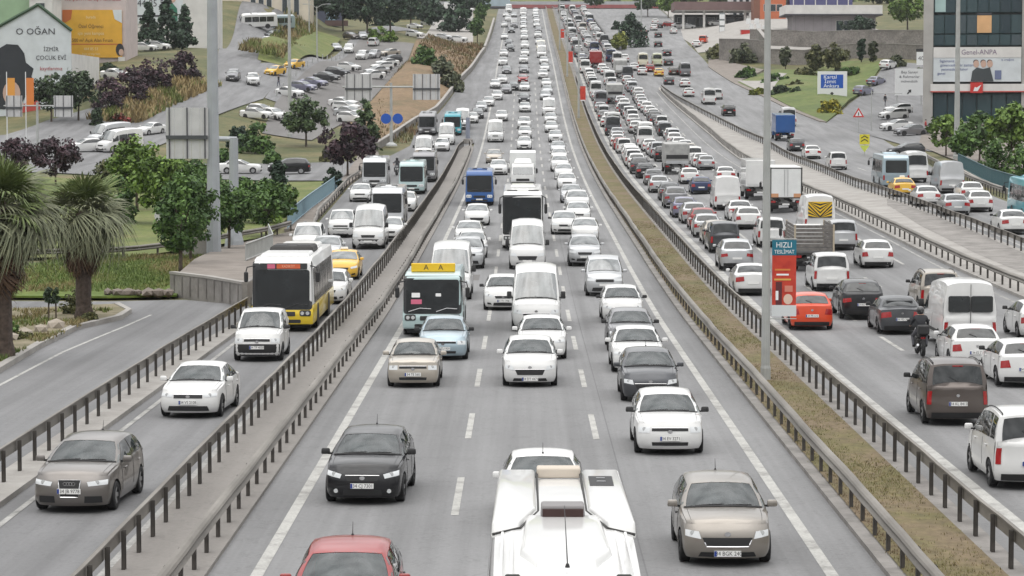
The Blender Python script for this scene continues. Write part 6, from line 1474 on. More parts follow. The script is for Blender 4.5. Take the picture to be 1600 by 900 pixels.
INK = flat('dark_ink', (.02, .02, .025), rough=.7)

def bus_kit(L=7.4, W=2.28, H=2.85, ws=(1.12, 2.42), tr=.42, sill=.32, mirrors='arm', dest=None, roof='hatch', two_tone=False, sidewin=(1.35, 2.35), lamps='round', roofsign=False, black_front=False, grille=True, rear_plain=False, cards=False):
    kit = Kit(); y0, y1 = -L/2, L/2
    prof = [(y0 + .03, sill), (y0, .75), (y0 + .06, ws[0]), (y0 + .30, ws[1] + .10), (y0 + .52, H - .06), (y0 + 1.2, H), (y1 - .35, H), (y1 - .06, H - .22), (y1, 1.2), (y1 - .02, sill)]
    fy = lambda z: float(np.interp(z, [sill, .75, ws[0], ws[1] + .10, H - .06], [y0 + .03, y0, y0 + .06, y0 + .30, y0 + .52])); ry = lambda z: float(np.interp(z, [sill, 1.2, H - .22], [y1 - .02, y1, y1 - .06]))
    if two_tone:
        zc = 1.10; fy0 = lambda z: float(np.interp(z, [sill, .75, ws[0], ws[1] + .10], [y0 + .03, y0, y0 + .06, y0 + .30])); up = [(fy0(zc), zc)] + [p for p in prof if p[1] > zc + .05] + [(y1, zc)]; lo = [(y0 + .03, sill), (y0, .75), (y0 + .06, ws[0]), (fy0(zc - .004), zc - .004), (y1, zc - .004), (y1 - .02, sill)]
        V, F = prism(lo, W, .05, 2); m = MB(); m.add(V, F); b = m.mesh('lower_body', [PAINT['white']], smooth=True, sharp=40); kit.add('lower_body', b)
        V, F = prism(up, W - .01, .06, 2, .93, H); m = MB(); m.add(V, F); kit.add('upper_body', m.mesh('upper_body', [SECOND], smooth=True, sharp=40))
    else:
        V, F = prism(prof, W, .09, 3, .93, H); m = MB(); m.add(V, F); kit.add('body', m.mesh('body', [PAINT['white']], smooth=True, sharp=40))
    hw = W/2
    if black_front: pane(kit, panel(-hw*.97, hw*.97, ws[0] - .03, ws[1] + .15, fy, off=.012, corner=.12), 'windscreen_surround', FRONT_BLACK)
    w = pane(kit, panel(-hw*.88, hw*.88, ws[0], ws[1] - (.22 if dest else 0), fy, off=.018, corner=.10), 'windscreen', GLASS_B)
    if dest:
        d = pane(kit, panel(-hw*.74, hw*.80, ws[1] - .20, ws[1] + .04, fy, off=.026, corner=.03), 'destination_board', FRONT_BLACK)
        for x0, x1, mat, nm in ((-.62, -.30, PINK, 'route_number'), (-.24, .72, LED, 'destination_text_panel')):
            pane(kit, panel(x0, x1, ws[1] - .17, ws[1] + .01, fy, off=.032, corner=.015), nm, mat, under=d)
        V, F = text_vf(dest, .15, .8); m = MB(); m.add([(v[0] + .24, fy(ws[1] - .08) - .055, v[2] + ws[1] - .08) for v in V], F); kit.add('destination_lettering', m.mesh('destination_lettering', [LED_TXT]), under=d)
    m = MB()
    for a, b in ((-.80, -.05), (.12, .82)): m.tube([(hw*a, fy(ws[0] + .10) - .035, ws[0] + .06), (hw*(a+b)/2, fy(ws[0] + .2) - .045, ws[0] + .20), (hw*b, fy(ws[0] + .2) - .04, ws[0] + .17)], .014, 5)
    kit.add('wiper', m.mesh('wiper', [ALLOY if cards else TRIM]), under=None)
    if cards:
        pane(kit, panel(-hw*.72, -hw*.36, ws[0] + .36, ws[0] + .54, fy, off=.024, corner=.02), 'route_card', PINK); pane(kit, panel(-hw*.70, -hw*.42, ws[0] + .62, ws[0] + .80, fy, off=.024, corner=.02), 'price_card', WHITEFLAT)
        pane(kit, panel(hw*.10, hw*.28, ws[0] + .66, ws[0] + .78, fy, off=.024, corner=.02), 'window_sticker', WHITEFLAT)
    # lamps, bumper, grille
    for sx in (-1, 1):
        x0, x1 = sorted((sx*hw*.56, sx*hw*.93))
        h = pane(kit, panel(x0, x1, .66, .90, fy, off=.016, corner=.07), 'headlight', TRIM if lamps == 'round' else LAMP)
        for xx in (.65, .82):
            m = MB(); n = 12; cx = sx*hw*xx; yy = fy(.78) - .024
            m.add([(cx + .075*math.cos(2*math.pi*k/n), yy, .78 + .075*math.sin(2*math.pi*k/n)) for k in range(n)], [tuple(range(n))]); kit.add('lamp', m.mesh('lamp', [LAMP_IN]), under=h)
        xr0, xr1 = sorted((sx*hw*.84, sx*hw*.96)); pane(kit, panel(xr0, xr1, .75, 1.15, ry, sgn=1, off=.012, corner=.03), 'tail_light', REDLAMP)
    if grille: pane(kit, panel(-hw*.42, hw*.42, .66, .84, fy, off=.014, corner=.04), 'grille', TRIM)
    pane(kit, panel(-hw*.60, hw*.60, sill + .06, sill + .20, fy, off=.012, corner=.04), 'bumper_intake', TRIM)
    m = MB(); m.box((0, fy(.52) - .03, .53), (.52, .02, .11)); kit.add('number_plate', m.mesh('number_plate', [PLATE])); m = MB(); m.box((0, ry(.6) + .03, .60), (.52, .02, .11)); kit.add('number_plate', m.mesh('number_plate', [PLATE]))
    if not rear_plain: pane(kit, panel(-hw*.78, hw*.78, 1.35, H - .42, ry, sgn=1, off=.014, corner=.10), 'rear_window', GLASS_D)
    # side windows and door
    for sx in (-1, 1):
        nwin = max(3, int((L - 1.6)/1.35)); step = (L - 1.5)/nwin; lean = W*.035/(H*.45)
        for k in range(nwin):
            a = y0 + .85 + k*step
            if sx == -1 and k == 0 and L > 6: pane(kit, side_panel(a, a + .95, sill + .08, sidewin[1], hw, sx, lean=lean*.9, corner=.04), 'door', GLASS_D)
            else: pane(kit, side_panel(a, a + step - .10, sidewin[0], sidewin[1], hw, sx, lean=lean), 'side_window', GLASS_D)
    ax = [y0 + min(2.6, L*.24), y1 - min(3.2, L*.27)]; wheels4(kit, W, ax, tr, .28)
    for y in ax:
        for sx in (-1, 1): m = MB(); m.lathe_x([(0, .001), (0, tr + .09), (.012, tr + .08), (.012, .001)], 16, 0, (sx*(hw + .002), y, tr), sx); kit.add('wheel_arch', m.mesh('wheel_arch', [TRIM]))
    m = MB(); m.box((0, 0, sill - .05), (W*.86, L*.92, .22)); kit.add('underbody', m.mesh('underbody', [TRIM]))
    # mirrors
    for sx in (-1, 1):
        m = MB(); zt = ws[1] - .15
        if mirrors == 'arm': m.tube([(sx*hw*.9, y0 + .3, zt + .1), (sx*(hw + .16), y0 - .02, zt + .05), (sx*(hw + .2), y0 - .06, zt - .12)], .025, 6); V, F = bevel_box((sx*(hw + .2), y0 - .06, zt - .34), (.17, .12, .42), .04, 1)
        elif mirrors == 'coach': m.tube([(sx*hw*.92, y0 + .35, H - .25), (sx*(hw + .12), y0 - .1, H - .35), (sx*(hw + .14), y0 - .25, H - .7)], .035, 6); V, F = bevel_box((sx*(hw + .13), y0 - .25, H - 1.0), (.18, .13, .6), .05, 1)
        else: m.tube([(sx*hw*.98, y0 + .25, 1.75), (sx*(hw + .2), y0 + .18, 1.8)], .02, 5); V, F = bevel_box((sx*(hw + .2), y0 + .16, 1.62), (.17, .12, .46), .04, 1)
        m.add(V, F); kit.add('wing_mirror', m.mesh('wing_mirror', [TRIM]))
    # roof
    if roof == 'hatch':
        m = MB(); V, F = bevel_box((0, -L*.12, H + .05), (1.2, 1.5, .16), .05, 1, .9, .9); m.add(V, F); kit.add('roof_air_conditioner', m.mesh('roof_air_conditioner', [PAINT['white']]))
        for x in (-.42, .42):
            m = MB(); m.box((x, -L*.12 - .60, H + .125), (.42, .22, .03)); kit.add('roof_vent', m.mesh('roof_vent', [BODYGREY]))
    elif roof == 'city':
        m = MB(); V, F = bevel_box((0, -L/2 + 2.6, H + .06), (2.0, 2.6, .16), .05, 1, .95, .95); m.add(V, F); kit.add('roof_cowl', m.mesh('roof_cowl', [SECOND]))
        m = MB(); V, F = bevel_box((0, -.3, H + .13), (1.9, 2.7, .30), .06, 1, .92, .9); m.add(V, F); kit.add('roof_air_conditioner', m.mesh('roof_air_conditioner', [BODYGREY]))
        m = MB()
        for x in (-.5, .5):
            V, F = bevel_box((x, -.95, H + .285), (.55, .9, .03), .01, 1); m.add(V, F)
        kit.add('roof_vent', m.mesh('roof_vent', [TRIM]))
        m = MB(); V, F = bevel_box((0, 3.2, H + .08), (1.7, 3.0, .2), .05, 1, .95, .95); m.add(V, F); kit.add('roof_cowl', m.mesh('roof_cowl', [SECOND]))
    elif roof == 'coach':
        for x in (-.65, .65):
            m = MB(); m.box((x, -L/2 + 1.55, H + .02), (.62, .5, .05)); kit.add('roof_hatch', m.mesh('roof_hatch', [BODYGREY]))
        m = MB(); V, F = bevel_box((0, 1.2, H + .08), (1.6, 2.6, .2), .06, 1, .9, .9); m.add(V, F); kit.add('roof_air_conditioner', m.mesh('roof_air_conditioner', [PAINT['white']]))
    if roofsign:
        m = MB(); V, F = bevel_box((0, y0 + 1.0, H + .16), (1.75, .16, .34), .02, 1); m.add(V, F); s_ = kit.add('roof_sign', m.mesh('roof_sign', [SIGN_YELLOW]))
        for x in (-.28, .30):
            m = MB(); V, F = text_vf('A', .30); m.add([(v[0] + x, y0 + .915, v[2] + H + .16) for v in V], F); kit.add('sign_lettering', m.mesh('sign_lettering', [INK]), under=s_)
    return kit

def cab_part(kit, W, H, y0, ln, ws, two=True):
    hw = W/2
    prof = [(y0 + .03, .45), (y0, .9), (y0 + .05, ws[0]), (y0 + .38, ws[1] + .08), (y0 + .55, H), (y0 + ln, H), (y0 + ln, .45)]
    fy = lambda z: float(np.interp(z, [.45, .9, ws[0], ws[1] + .08, H], [y0 + .03, y0, y0 + .05, y0 + .38, y0 + .55]))
    V, F = prism(prof, W, .08, 2, .92, H); m = MB(); m.add(V, F); kit.add('cab', m.mesh('cab', [PAINT['white']], smooth=True, sharp=40))
    pane(kit, panel(-hw*.84, hw*.84, ws[0], ws[1], fy, off=.016, corner=.08), 'windscreen', GLASS)
    pane(kit, panel(-hw*.55, hw*.55, .80, 1.02, fy, off=.014, corner=.04), 'grille', TRIM); pane(kit, panel(-hw*.96, hw*.96, .42, .72, fy, off=.03, corner=.04), 'bumper', BODYGREY)
    for sx in (-1, 1):
        a, b = sorted((sx*hw*.62, sx*hw*.92)); pane(kit, panel(a, b, .78, .98, fy, off=.016, corner=.05), 'headlight', LAMP)
        pane(kit, side_panel(y0 + .55, y0 + ln - .25, ws[0] + .03, ws[1], hw, sx, lean=.02), 'side_window', GLASS_D)
        m = MB(); V, F = bevel_box((sx*(hw + .17), y0 + .22, ws[0] + .30), (.17, .10, .42), .03, 1); m.add(V, F); m.tube([(sx*hw*.95, y0 + .4, ws[1] - .1), (sx*(hw + .17), y0 + .22, ws[1] - .05), (sx*(hw + .17), y0 + .22, ws[0])], .016, 5); kit.add('wing_mirror', m.mesh('wing_mirror', [TRIM]))
    m = MB(); m.box((0, y0 - .035, .58), (.52, .02, .11)); kit.add('number_plate', m.mesh('number_plate', [PLATE]))
SLAT = flat('weathered_grey_slats', (.15, .14, .13), rough=.9, noise=.3, nscale=5)
TARP = flat('grey_tarpaulin', (.34, .34, .33), rough=.8, noise=.2, nscale=2)
BOXW = flat('cargo_box_panel', (.70, .71, .70), rough=.5, noise=.05, nscale=2)
RUSTRED = flat('rear_board_red', (.38, .05, .04), rough=.6)
def truck_kit(kind='box', L=7.2, W=2.35, cabH=2.35, boxH=3.2, bed=1.05):
    kit = Kit(); y0, y1 = -L/2, L/2; cl = 1.75; hw = W/2
    cab_part(kit, min(2.15, W - .1), cabH, y0, cl, (1.42, cabH - .32))
    m = MB()
    for sx in (-1, 1): m.box((sx*.42, y0 + cl + (L - cl)/2 - .3, bed - .22), (.12, L - cl + .3, .2))
    m.box((0, y1 - .15, .62), (W*.9, .12, .16)); kit.add('chassis', m.mesh('chassis', [BODYGREY]))
    by0 = y0 + cl + .08; bl = y1 - by0; bc = (by0 + y1)/2
    if kind == 'box':
        V, F = bevel_box((0, bc, (bed + boxH)/2), (W, bl, boxH - bed), .03, 1); m = MB(); m.add(V, F); kit.add('cargo_box', m.mesh('cargo_box', [BOXW]))
        m = MB()   # frame round the rear doors
        for sx in (-1, 1): m.box((sx*(hw - .05), y1 + .012, (bed + boxH)/2), (.09, .03, boxH - bed))
        m.box((0, y1 + .012, boxH - .05), (W - .19, .03, .09)); m.box((0, y1 + .012, bed + .04), (W - .19, .03, .08)); kit.add('door_frame', m.mesh('door_frame', [BODYGREY]))
        for sx in (-1, 1):
            m = MB(); m.box((sx*hw*.46, y1 + .006, (bed + boxH)/2), (hw*.88, .02, boxH - bed - .2)); d = kit.add('rear_door', m.mesh('rear_door', [BOXW]))
            m = MB(); m.tube([(sx*.12, y1 + .03, bed + .15), (sx*.12, y1 + .03, boxH - .15)], .016, 5); kit.add('locking_bar', m.mesh('locking_bar', [ALLOY]), under=d)
        V, F = bevel_box((0, y0 + 1.0, cabH + .22), (1.7, 1.0, .45), .12, 2, .8, .5, .2); m = MB(); m.add(V, F); kit.add('wind_deflector', m.mesh('wind_deflector', [PAINT['white']], smooth=True))
        for sx in (-1, 1):
            m = MB(); m.box((sx*hw*.7, y1 + .01, bed + .20), (.55, .02, .30)); kit.add('reflector_board', m.mesh('reflector_board', [flat('faded_orange_board', (.55, .28, .15), rough=.7)]))
    elif kind == 'slat':
        m = MB(); m.box((0, bc, bed), (W, bl, .12)); kit.add('load_bed', m.mesh('load_bed', [BODYGREY]))
        n = 7; hgt = boxH - bed - .1
        for k in range(n):
            z = bed + .14 + (k + .5)*hgt/n; th = hgt/n*.78
            for sx in (-1, 1):
                m = MB(); m.box((sx*(hw - .03), bc, z), (.05, bl - .12, th)); kit.add('side_slat', m.mesh('side_slat', [SLAT]))
            m = MB(); m.box((0, y1 - .03, z), (W - .22, .05, th)); kit.add('tail_slat', m.mesh('tail_slat', [SLAT]))
        m = MB()
        for sx in (-1, 1):
            m.box((sx*(hw - .05), y1 - .01, bed + .1 + hgt/2), (.09, .10, hgt + .1)); m.box((sx*(hw - .05), by0 + .05, bed + .1 + hgt/2), (.09, .10, hgt + .1))
        kit.add('corner_posts', m.mesh('corner_posts', [flat('bare_wood_post', (.42, .36, .27), rough=.9)]))
    elif kind == 'dump':
        V, F = bevel_box((0, bc, (bed + boxH)/2 + .02), (W, bl, boxH - bed), .04, 1); m = MB(); m.add(V, F); kit.add('tipper_body', m.mesh('tipper_body', [TARP]))
        m = MB(); m.box((0, y1 + .012, bed + (boxH - bed)*.62), (W*.86, .03, (boxH - bed)*.66)); kit.add('tarpaulin_flap', m.mesh('tarpaulin_flap', [TARP]))
        m = MB(); m.box((0, y1 + .02, bed + (boxH - bed)*.36), (W*.88, .04, (boxH - bed)*.20)); kit.add('tailgate_opening', m.mesh('tailgate_opening', [TRIM]))
        m = MB(); m.box((0, y1 + .03, bed + .16), (W*.90, .05, .30)); kit.add('tailgate', m.mesh('tailgate', [PAINT['silver']]))
    elif kind == 'tarp':
        V, F = prism([(by0, bed), (by0, boxH - .2), (by0 + .2, boxH), (y1 - .1, boxH), (y1, boxH - .2), (y1, bed)], W, .06, 2, .9, boxH); m = MB(); m.add(V, F); kit.add('tarpaulin', m.mesh('tarpaulin', [TARP], smooth=True, sharp=30))
        m = MB(); m.box((0, y1 + .015, bed + .9), (W*.74, .03, .9)); kit.add('rear_flap', m.mesh('rear_flap', [PAINT['white']]))
    elif kind == 'coverall':
        V, F = bevel_box((0, bc, (bed + boxH)/2), (W, bl, boxH - bed), .06, 2); m = MB(); m.add(V, F); kit.add('cargo_box', m.mesh('cargo_box', [PAINT['white']]))
        m = MB(); m.box((0, y1 + .014, (bed + boxH)/2 - .1), (W*.86, .03, (boxH - bed)*.74)); kit.add('rear_panel', m.mesh('rear_panel', [SECOND]))
    for sx in (-1, 1):
        m = MB(); m.box((sx*hw*.78, y1 - .06, .80), (.34, .06, .14)); kit.add('tail_light', m.mesh('tail_light', [REDLAMP]))
        m = MB(); m.box((sx*hw*.62, y1 - .55, .50), (.5, .03, .5)); kit.add('mud_flap', m.mesh('mud_flap', [TRIM]))
    m = MB(); m.box((0, y1 - .07, .62), (.52, .04, .11)); kit.add('number_plate', m.mesh('number_plate', [PLATE]))
    wheels4(kit, W - .05, [y0 + .95, y1 - 1.5], .43, .30)
    return kit

def join_kit(kit, name):
    """all parts of a kit in one mesh, for vehicles too far off to show their parts"""
    mats, V, F, M = [], [], [], []
    off = []
    for (nm, me, loc, rz, under, label) in kit.parts:
        base = Vector(loc) + (off[under] if under is not None else Vector((0, 0, 0))); off.append(base)
        R = Matrix.Rotation(rz, 3, 'Z'); b = len(V)
        V += [tuple(R @ v.co + base) for v in me.vertices]
        loc_m = []
        for mt in me.materials:
            if mt not in mats: mats.append(mt)
            loc_m.append(mats.index(mt))
        for p in me.polygons: F.append(tuple(i + b for i in p.vertices)); M.append(loc_m[p.material_index])
    return raw_mesh(name, V, F, mats, M)
# x, y of the near end, model, colour, label, heading, front style, options, plate
VEHICLES = [
(3.93,51.29,'hatchback','taupe','glossy taupe hatchback nearest the camera in the right oncoming lane',0,4,'frame,antenna,blackhandle','34 BGK 240'),
(3.76,68.49,'hatchback','white','white-silver small hatchback with a slim black grille, second in the right oncoming lane',0,5,'blackmirror','34 EV 3271'),
(3.87,81.37,'hatchback','dark grey','dark grey hatchback tucked behind the small white-silver hatchback, right oncoming lane',0,4,'antenna','34 FZ 118'),
(3.89,90.8,'sedan','white','white sedan close behind the dark grey hatchback in the right oncoming lane',0,1,'','34 HN 605'),
(4.0,99.03,'hatchback','grey','mid grey hatchback squeezed between two white cars beside the median rail',0,0,'blackmirror','34 VK 720'),
(4.18,112.88,'hatchback','white','white hatchback with black mirrors behind the mid grey hatchback, right oncoming lane',0,0,'blackmirror','34 AT 992'),
(3.88,127.93,'mpv','silver','silver compact people carrier behind the white black-mirrored hatchback, right oncoming lane',0,1,'','34 US 514'),
(3.4,148.57,'suv','silver','silver crossover with a pale roof following the silver people carrier'),
(2.71,177.29,'hatchback','white','white hatchback straddling the line left of the silver crossover',0,0,'blackmirror'),
(3.72,391.69,'van','white','tall white van in the right oncoming lane, beside the red median banner'),
(0.58,33.0,'big minibus','white','large white minibus with a roof air conditioner, cut by the bottom edge of the photo'),
(0.42,55.6,'sedan','white','white sedan directly behind the large white minibus, only roof and windscreen showing',0,1,'antenna'),
(0.21,86.05,'hatchback','white','white hatchback with a wide trapezoid grille alone in the middle oncoming lane',0,4,'','34 DT 4471'),
(0.67,95.91,'sedan','white','white sedan overlapping the hatchback with the wide grille, right behind it',0,1,'','34 BR 8821'),
(0.52,108.62,'van','white','white passenger van with black mirrors behind the two white cars, middle oncoming lane',0,4),
(-0.91,119.95,'hatchback','white','white hatchback half hidden at the left flank of the white passenger van',0,0,'blackmirror'),
(0.21,146.34,'van','white','white high-roof van with roof vents close behind the passenger van'),
(-0.04,161.72,'coach','white','white coach with a huge dark windscreen in the middle oncoming lane'),
(-0.06,241.12,'box truck','white','white box lorry facing the camera, middle oncoming lane behind the coach'),
(-0.11,470.52,'hatchback','dull red','dull red hatchback among white cars in the middle oncoming lane up the hill'),
(-2.95,42.6,'hatchback','dull red','faded red hatchback cut by the bottom edge of the photo, left oncoming lane',0,0,'antenna,blackhandle'),
(-3.51,59.58,'hatchback','black','shiny black hatchback with round fog lamps in the left oncoming lane',-2.5,0,'antenna,fog,blackmirror','34 CJ 7301'),
(-3.55,85.84,'old sedan','beige','pale beige old square-edged sedan in the left oncoming lane',0,5,'','34 TE 560'),
(-2.88,95.66,'sedan','pale blue','pale blue sedan just behind the beige old sedan, overlapping it',0,5,'blackmirror','34 ZU 909'),
(-3.6,106.09,'sign bus','pale teal','pale teal small bus with a yellow board on its roof and cards in the windscreen'),
(-3.45,125.83,'van','white','white van mostly hidden behind the small bus with the yellow roof board'),
(-3.08,146.89,'suv','silver','silver crossover behind the small bus with the yellow board, left oncoming lane'),
(-3.27,187.89,'sedan','white','white sedan just in front of the blue small bus, left oncoming lane'),
(-3.53,214.81,'midibus','blue','blue small bus in the left oncoming lane with stickers in its windscreen'),
(-3.51,335.16,'minibus','white','white minibus with dark mirrors left of the row of white cars, left oncoming lane'),
(-9.8,58.29,'hatchback','dark taupe','grey-brown hatchback with a tall framed grille, nearest in the slip lane at bottom left',-3.5,3,'frame,antenna','34 JB 9778'),
(-9.55,76.98,'sedan','white','white sedan with a thin dark grille alone in the slip lane',-3,1,'','34 VS 2108'),
(-9.48,95.14,'small van','white','small white delivery van with a black bumper in front of the yellow bus',0,5,'panel,blackbumper,blackmirror','34 TP 4050'),
(-9.78,108.66,'city bus','bus yellow','yellow and white city bus with an orange destination board'),
(-9.03,123.63,'hatchback','white','small white car peeping out at the right side of the yellow city bus'),
(-9.45,139.08,'sedan','yellow','yellow taxi behind the yellow city bus',0,0,'taxi'),
(-12.82,158.11,'mpv','white','white people carrier behind the yellow city bus, left of the taxi'),
(-11.21,151.64,'sedan','silver','silver car sandwiched between the yellow taxi and the white people carrier'),
(-11.92,174.89,'small van','white','small white van with a dark bumper, left of the big white van',0,5,'blackbumper'),
(-9.46,163.25,'van','white','big white van with a black bumper in the slip lane queue',0,0,'blackbumper'),
(-8.53,170.52,'hatchback','white','white car showing only its right half beside the big white van'),
(-9.36,184.4,'midibus','silver','grey small bus with a broad dark windscreen behind the big white van'),
(-9.14,206.43,'hatchback','white','white hatchback right of the grey small bus, next to the rail'),
(-13.47,221.05,'sedan','white','white sedan in the left queue in front of a small bus, beside the blue railing',0,1),
(-13.44,242.38,'midibus','silver','small silver bus on the left of the queue behind the white sedan'),
(-9.73,233.57,'midibus','pale teal','pale teal small bus on the right of the slip lane queue'),
(-9.46,254.9,'midibus','grey','dark fronted grey bus close behind the pale teal small bus'),
(-9.47,329.25,'van','white','white van in front of the dark red fronted bus, by the strip tip'),
(-11.13,298.11,'van','white','white van leading the second group of the slip lane queue'),
(-9.61,315.58,'hatchback','white','white hatchback below the white van near the tip of the paved strip'),
(-9.21,349.1,'midibus','teal','bus with a dark red and teal front behind the white van at the merge'),
(-12.48,347.61,'midibus','grey','grey bus at the left kerb of the merge, beside the dry slope'),
(-8.24,361.25,'minibus','white','white minibus right of the dark red fronted bus at the merge'),
(-7.22,375.1,'hatchback','white','white hatchback merging right of the white minibus'),
(-6.59,385.13,'sedan','dark grey','dark grey sedan merging just ahead of the white row'),
(-6.29,401.16,'hatchback','silver','silver hatchback merging behind the dark grey sedan'),
(11.82,61.97,'mpv','white','white people carrier with tall red tail lamps, cut by the right edge of the photo',0,0,'rails'),
(12.18,75.01,'mpv','brown','dark brown people carrier with roof rails nearest in the outbound lanes',0,0,'rails,blackmirror','34 KL 8413'),
(11.7,108.66,'hatchback','orange red','bright orange-red hatchback right of the roadside banner',0,0,'','34 PR 616'),
(10.93,127.57,'sedan','white','white sedan half hidden by the tall lamp post, outbound lanes'),
(11.47,144.02,'suv','silver','silver-blue crossover with a red light bar left of the lamp post'),
(16.07,85.47,'hatchback','white','white hatchback at the right edge behind the brown people carrier',0,0,'blackmirror'),
(15.5,91.49,'hatchback','white','white hatchback with a narrow oval rear window in front of the panel van',0,0,'','34 ES 775'),
(16.46,98.75,'van','white','white panel van with a wide dark rear window in the outbound lanes',0,0,'panelrear'),
(14.99,106.04,'sedan','dark grey','dark grey-green sedan left of the white panel van',0,0,'blackmirror','34 MD 302'),
(14.39,113.55,'suv','black','black crossover with big tail lamps ahead of the dark grey-green sedan',0,0,'blackmirror','34 RS 457'),
(14.88,129.45,'mpv','white','white boxy people carrier ahead of the black crossover',0,0,'blackmirror'),
(15.41,142.39,'slat truck','white','small lorry with weathered grey slatted sides'),
(14.91,161.26,'small van','white','small white van with a split rear window right of the lamp post',0,0,'blackmirror'),
(14.99,178.74,'hatchback','white','white hatchback directly ahead of the small white van in the outbound middle lane'),
(15.19,187.56,'sedan','white','white sedan behind the white high van in the outbound middle lane'),
(15.4,202.76,'van','white','white high van with plain rear doors in the outbound middle lane',0,0,'panel'),
(15.12,228.5,'hatchback','navy','navy blue hatchback left of the white high van'),
(15.27,246.82,'hatchback','white','white rounded hatchback just behind the grey tipper lorry'),
(15.18,265.84,'dump truck','white','grey tipper lorry with a dark slot in its tailgate'),
(14.94,328.92,'minibus','white','white minibus with a broad dark rear window further up the outbound middle lane'),
(14.23,419.13,'dump truck','silver','silver ribbed lorry in the outbound jam, right of the red banner'),
(17.44,483.33,'tarp truck','white','lorry with a pale grey tarpaulin in the outbound jam'),
(13.81,515.23,'panel truck','dull red','red lorry standing out in the outbound jam'),
(19.92,102.78,'hatchback','white','white hatchback at the right edge, right of the white panel van',0,0,'blackmirror'),
(18.16,116.76,'mpv','beige','beige-white people carrier with a dark rear window behind the panel van',0,0,'blackmirror,rails'),
(18.92,143.27,'hatchback','white','white rounded hatchback on its own ahead of the beige-white people carrier',0,0,'blackmirror','34 GL 208'),
(18.66,156.6,'small van','silver','silver small van right of the slatted lorry',0,0,'blackmirror'),
(18.67,169.29,'van','white','white van with yellow and black chevrons on its rear',0,0,'panel,chevron'),
(19.06,195.27,'box truck','white','white box lorry seen from behind with two framed rear doors'),
(18.92,214.88,'panel truck','white','plain white lorry left of the outbound box lorry, behind the lamp post'),
(18.58,246.33,'sedan','white','white sedan ahead of the plain white lorry, outbound right lane'),
(18.56,272.87,'hatchback','silver','silver rounded hatchback right of the grey tipper lorry'),
(29.9,163.21,'sedan','white','white sedan in the service road in front of the teal bus',0,0,'blackmirror'),
(33.2,171.18,'midibus','teal','teal bus with a black rear window at the right edge'),
(31.56,185.48,'hatchback','white','white hatchback left of the teal bus in the service road'),
(29.4,181.93,'sedan','silver','silver sedan behind the white one in the service road queue'),
(29.32,194.32,'sedan','white','white sedan between the silver sedan and the taxi in the service road'),
(33.25,199.05,'hatchback','white','white hatchback below the green railing, right of the grey van'),
(33.91,212.78,'van','silver','grey and white van beside the green railing',0,0,'panel'),
(29.68,208.97,'sedan','yellow','yellow taxi with a white roof sign in the service road',0,0,'taxi'),
(30.76,222.15,'midibus','pale blue','pale blue small bus with a big dark rear window in the service road'),
(34.12,233.28,'minibus','white','white minibus right of the pale blue small bus'),
(30.56,261.17,'small van','white','white small van alone in the service road ahead of the buses'),
(31.07,288.48,'sedan','white','white sedan left of the lone white small van'),
(31.1,305.72,'hatchback','dark grey','dark grey hatchback behind the blue lorry'),
(31.84,327.62,'panel truck','blue','blue lorry in the service road near the blue road sign'),
(35.47,359.8,'van','white','white van directly ahead of the blue lorry'),
(29.32,383.33,'suv','black','black car alone on the wide bend of the service road'),
(28.7,415.25,'van','white','white van left of the path through the lawn'),
(31.01,431.04,'small van','white','second white van hugging the first one beside the lawn'),
(26.91,437.56,'sedan','white','white sedan nearest the tip of the traffic island'),
(27.83,463.39,'sedan','white','white sedan behind the first one at the tip of the traffic island'),
(29.56,492.42,'van','grey','grey van in the merge above the tip of the island'),
(25.4,469.38,'hatchback','dark grey','dark hatchback left of the white sedans at the island tip'),
(27.64,495.69,'hatchback','brown','brown hatchback above the dark hatchback at the merge'),
(24.72,491.33,'sedan','yellow','orange-yellow taxi in the merge above the island tip',0,0,'taxi'),
(23.66,503.55,'hatchback','dull red','dull red hatchback beside the orange-yellow taxi at the merge'),
(21.79,493.63,'sedan','white','white sedan left of the dull red hatchback at the merge'),
(23.05,519.59,'minibus','cream','cream minibus in the merge'),
(25.88,521.91,'van','lime','pale lime van in the merge'),
(28.22,523.93,'hatchback','dark grey','dark car right of the pale lime van'),
(29.87,559.69,'sedan','black','black sedan heading up right of the merge'),
(20.8,506.71,'sedan','white','white sedan left of the cream minibus'),
(20.09,536.02,'suv','white','white crossover behind the last divider bush'),
(17.51,538.76,'van','navy','navy van under the yellow-green bush'),
(30.2,603.52,'hatchback','black','black car on the open street below another black car'),
(33.0,659.64,'hatchback','black','black car on the open street above another black car'),
(37.6,674.94,'hatchback','white','white car alone near the filling station'),
(29.05,651.7,'sedan','white','white car parked right of the dark green bush'),
(30.41,682.3,'hatchback','silver','silver car parked above the white car beside the dark green bush'),
(33.74,697.65,'suv','white','white crossover in the street by the trees'),
(36.05,738.48,'hatchback','white','white hatchback furthest up the street by the trees'),
(35.97,712.53,'sedan','black','black sedan next to the white crossover by the trees'),
(-42.39,391.35,'suv','grey','grey crossover coming down the upper street on the left'),
(-39.39,390.14,'suv','white','white crossover coming down the upper street, right of the grey one',8),
(-37.83,408.45,'sedan','yellow','yellow taxi at the kerb, left of the upper lamp post',-25,0,'taxi'),
(-36.39,425.77,'sedan','yellow','second yellow taxi, just right of the upper lamp post',-25,0,'taxi'),
(-33.65,386.96,'sedan','white','white car at the near end of the dark parked row',60),
(-32.53,398.02,'hatchback','violet','violet-grey hatchback at the near end of the dark row',62),
(-31.71,407.02,'sedan','violet','violet-grey sedan, second in the dark parked row',62),
(-30.72,419.9,'sedan','dark grey','dark grey sedan, third in the dark parked row',62),
(-29.94,433.25,'hatchback','dark grey','dark grey hatchback at the far end of the dark parked row',62),
(-29.18,450.14,'hatchback','white','white hatchback closing the dark parked row',62),
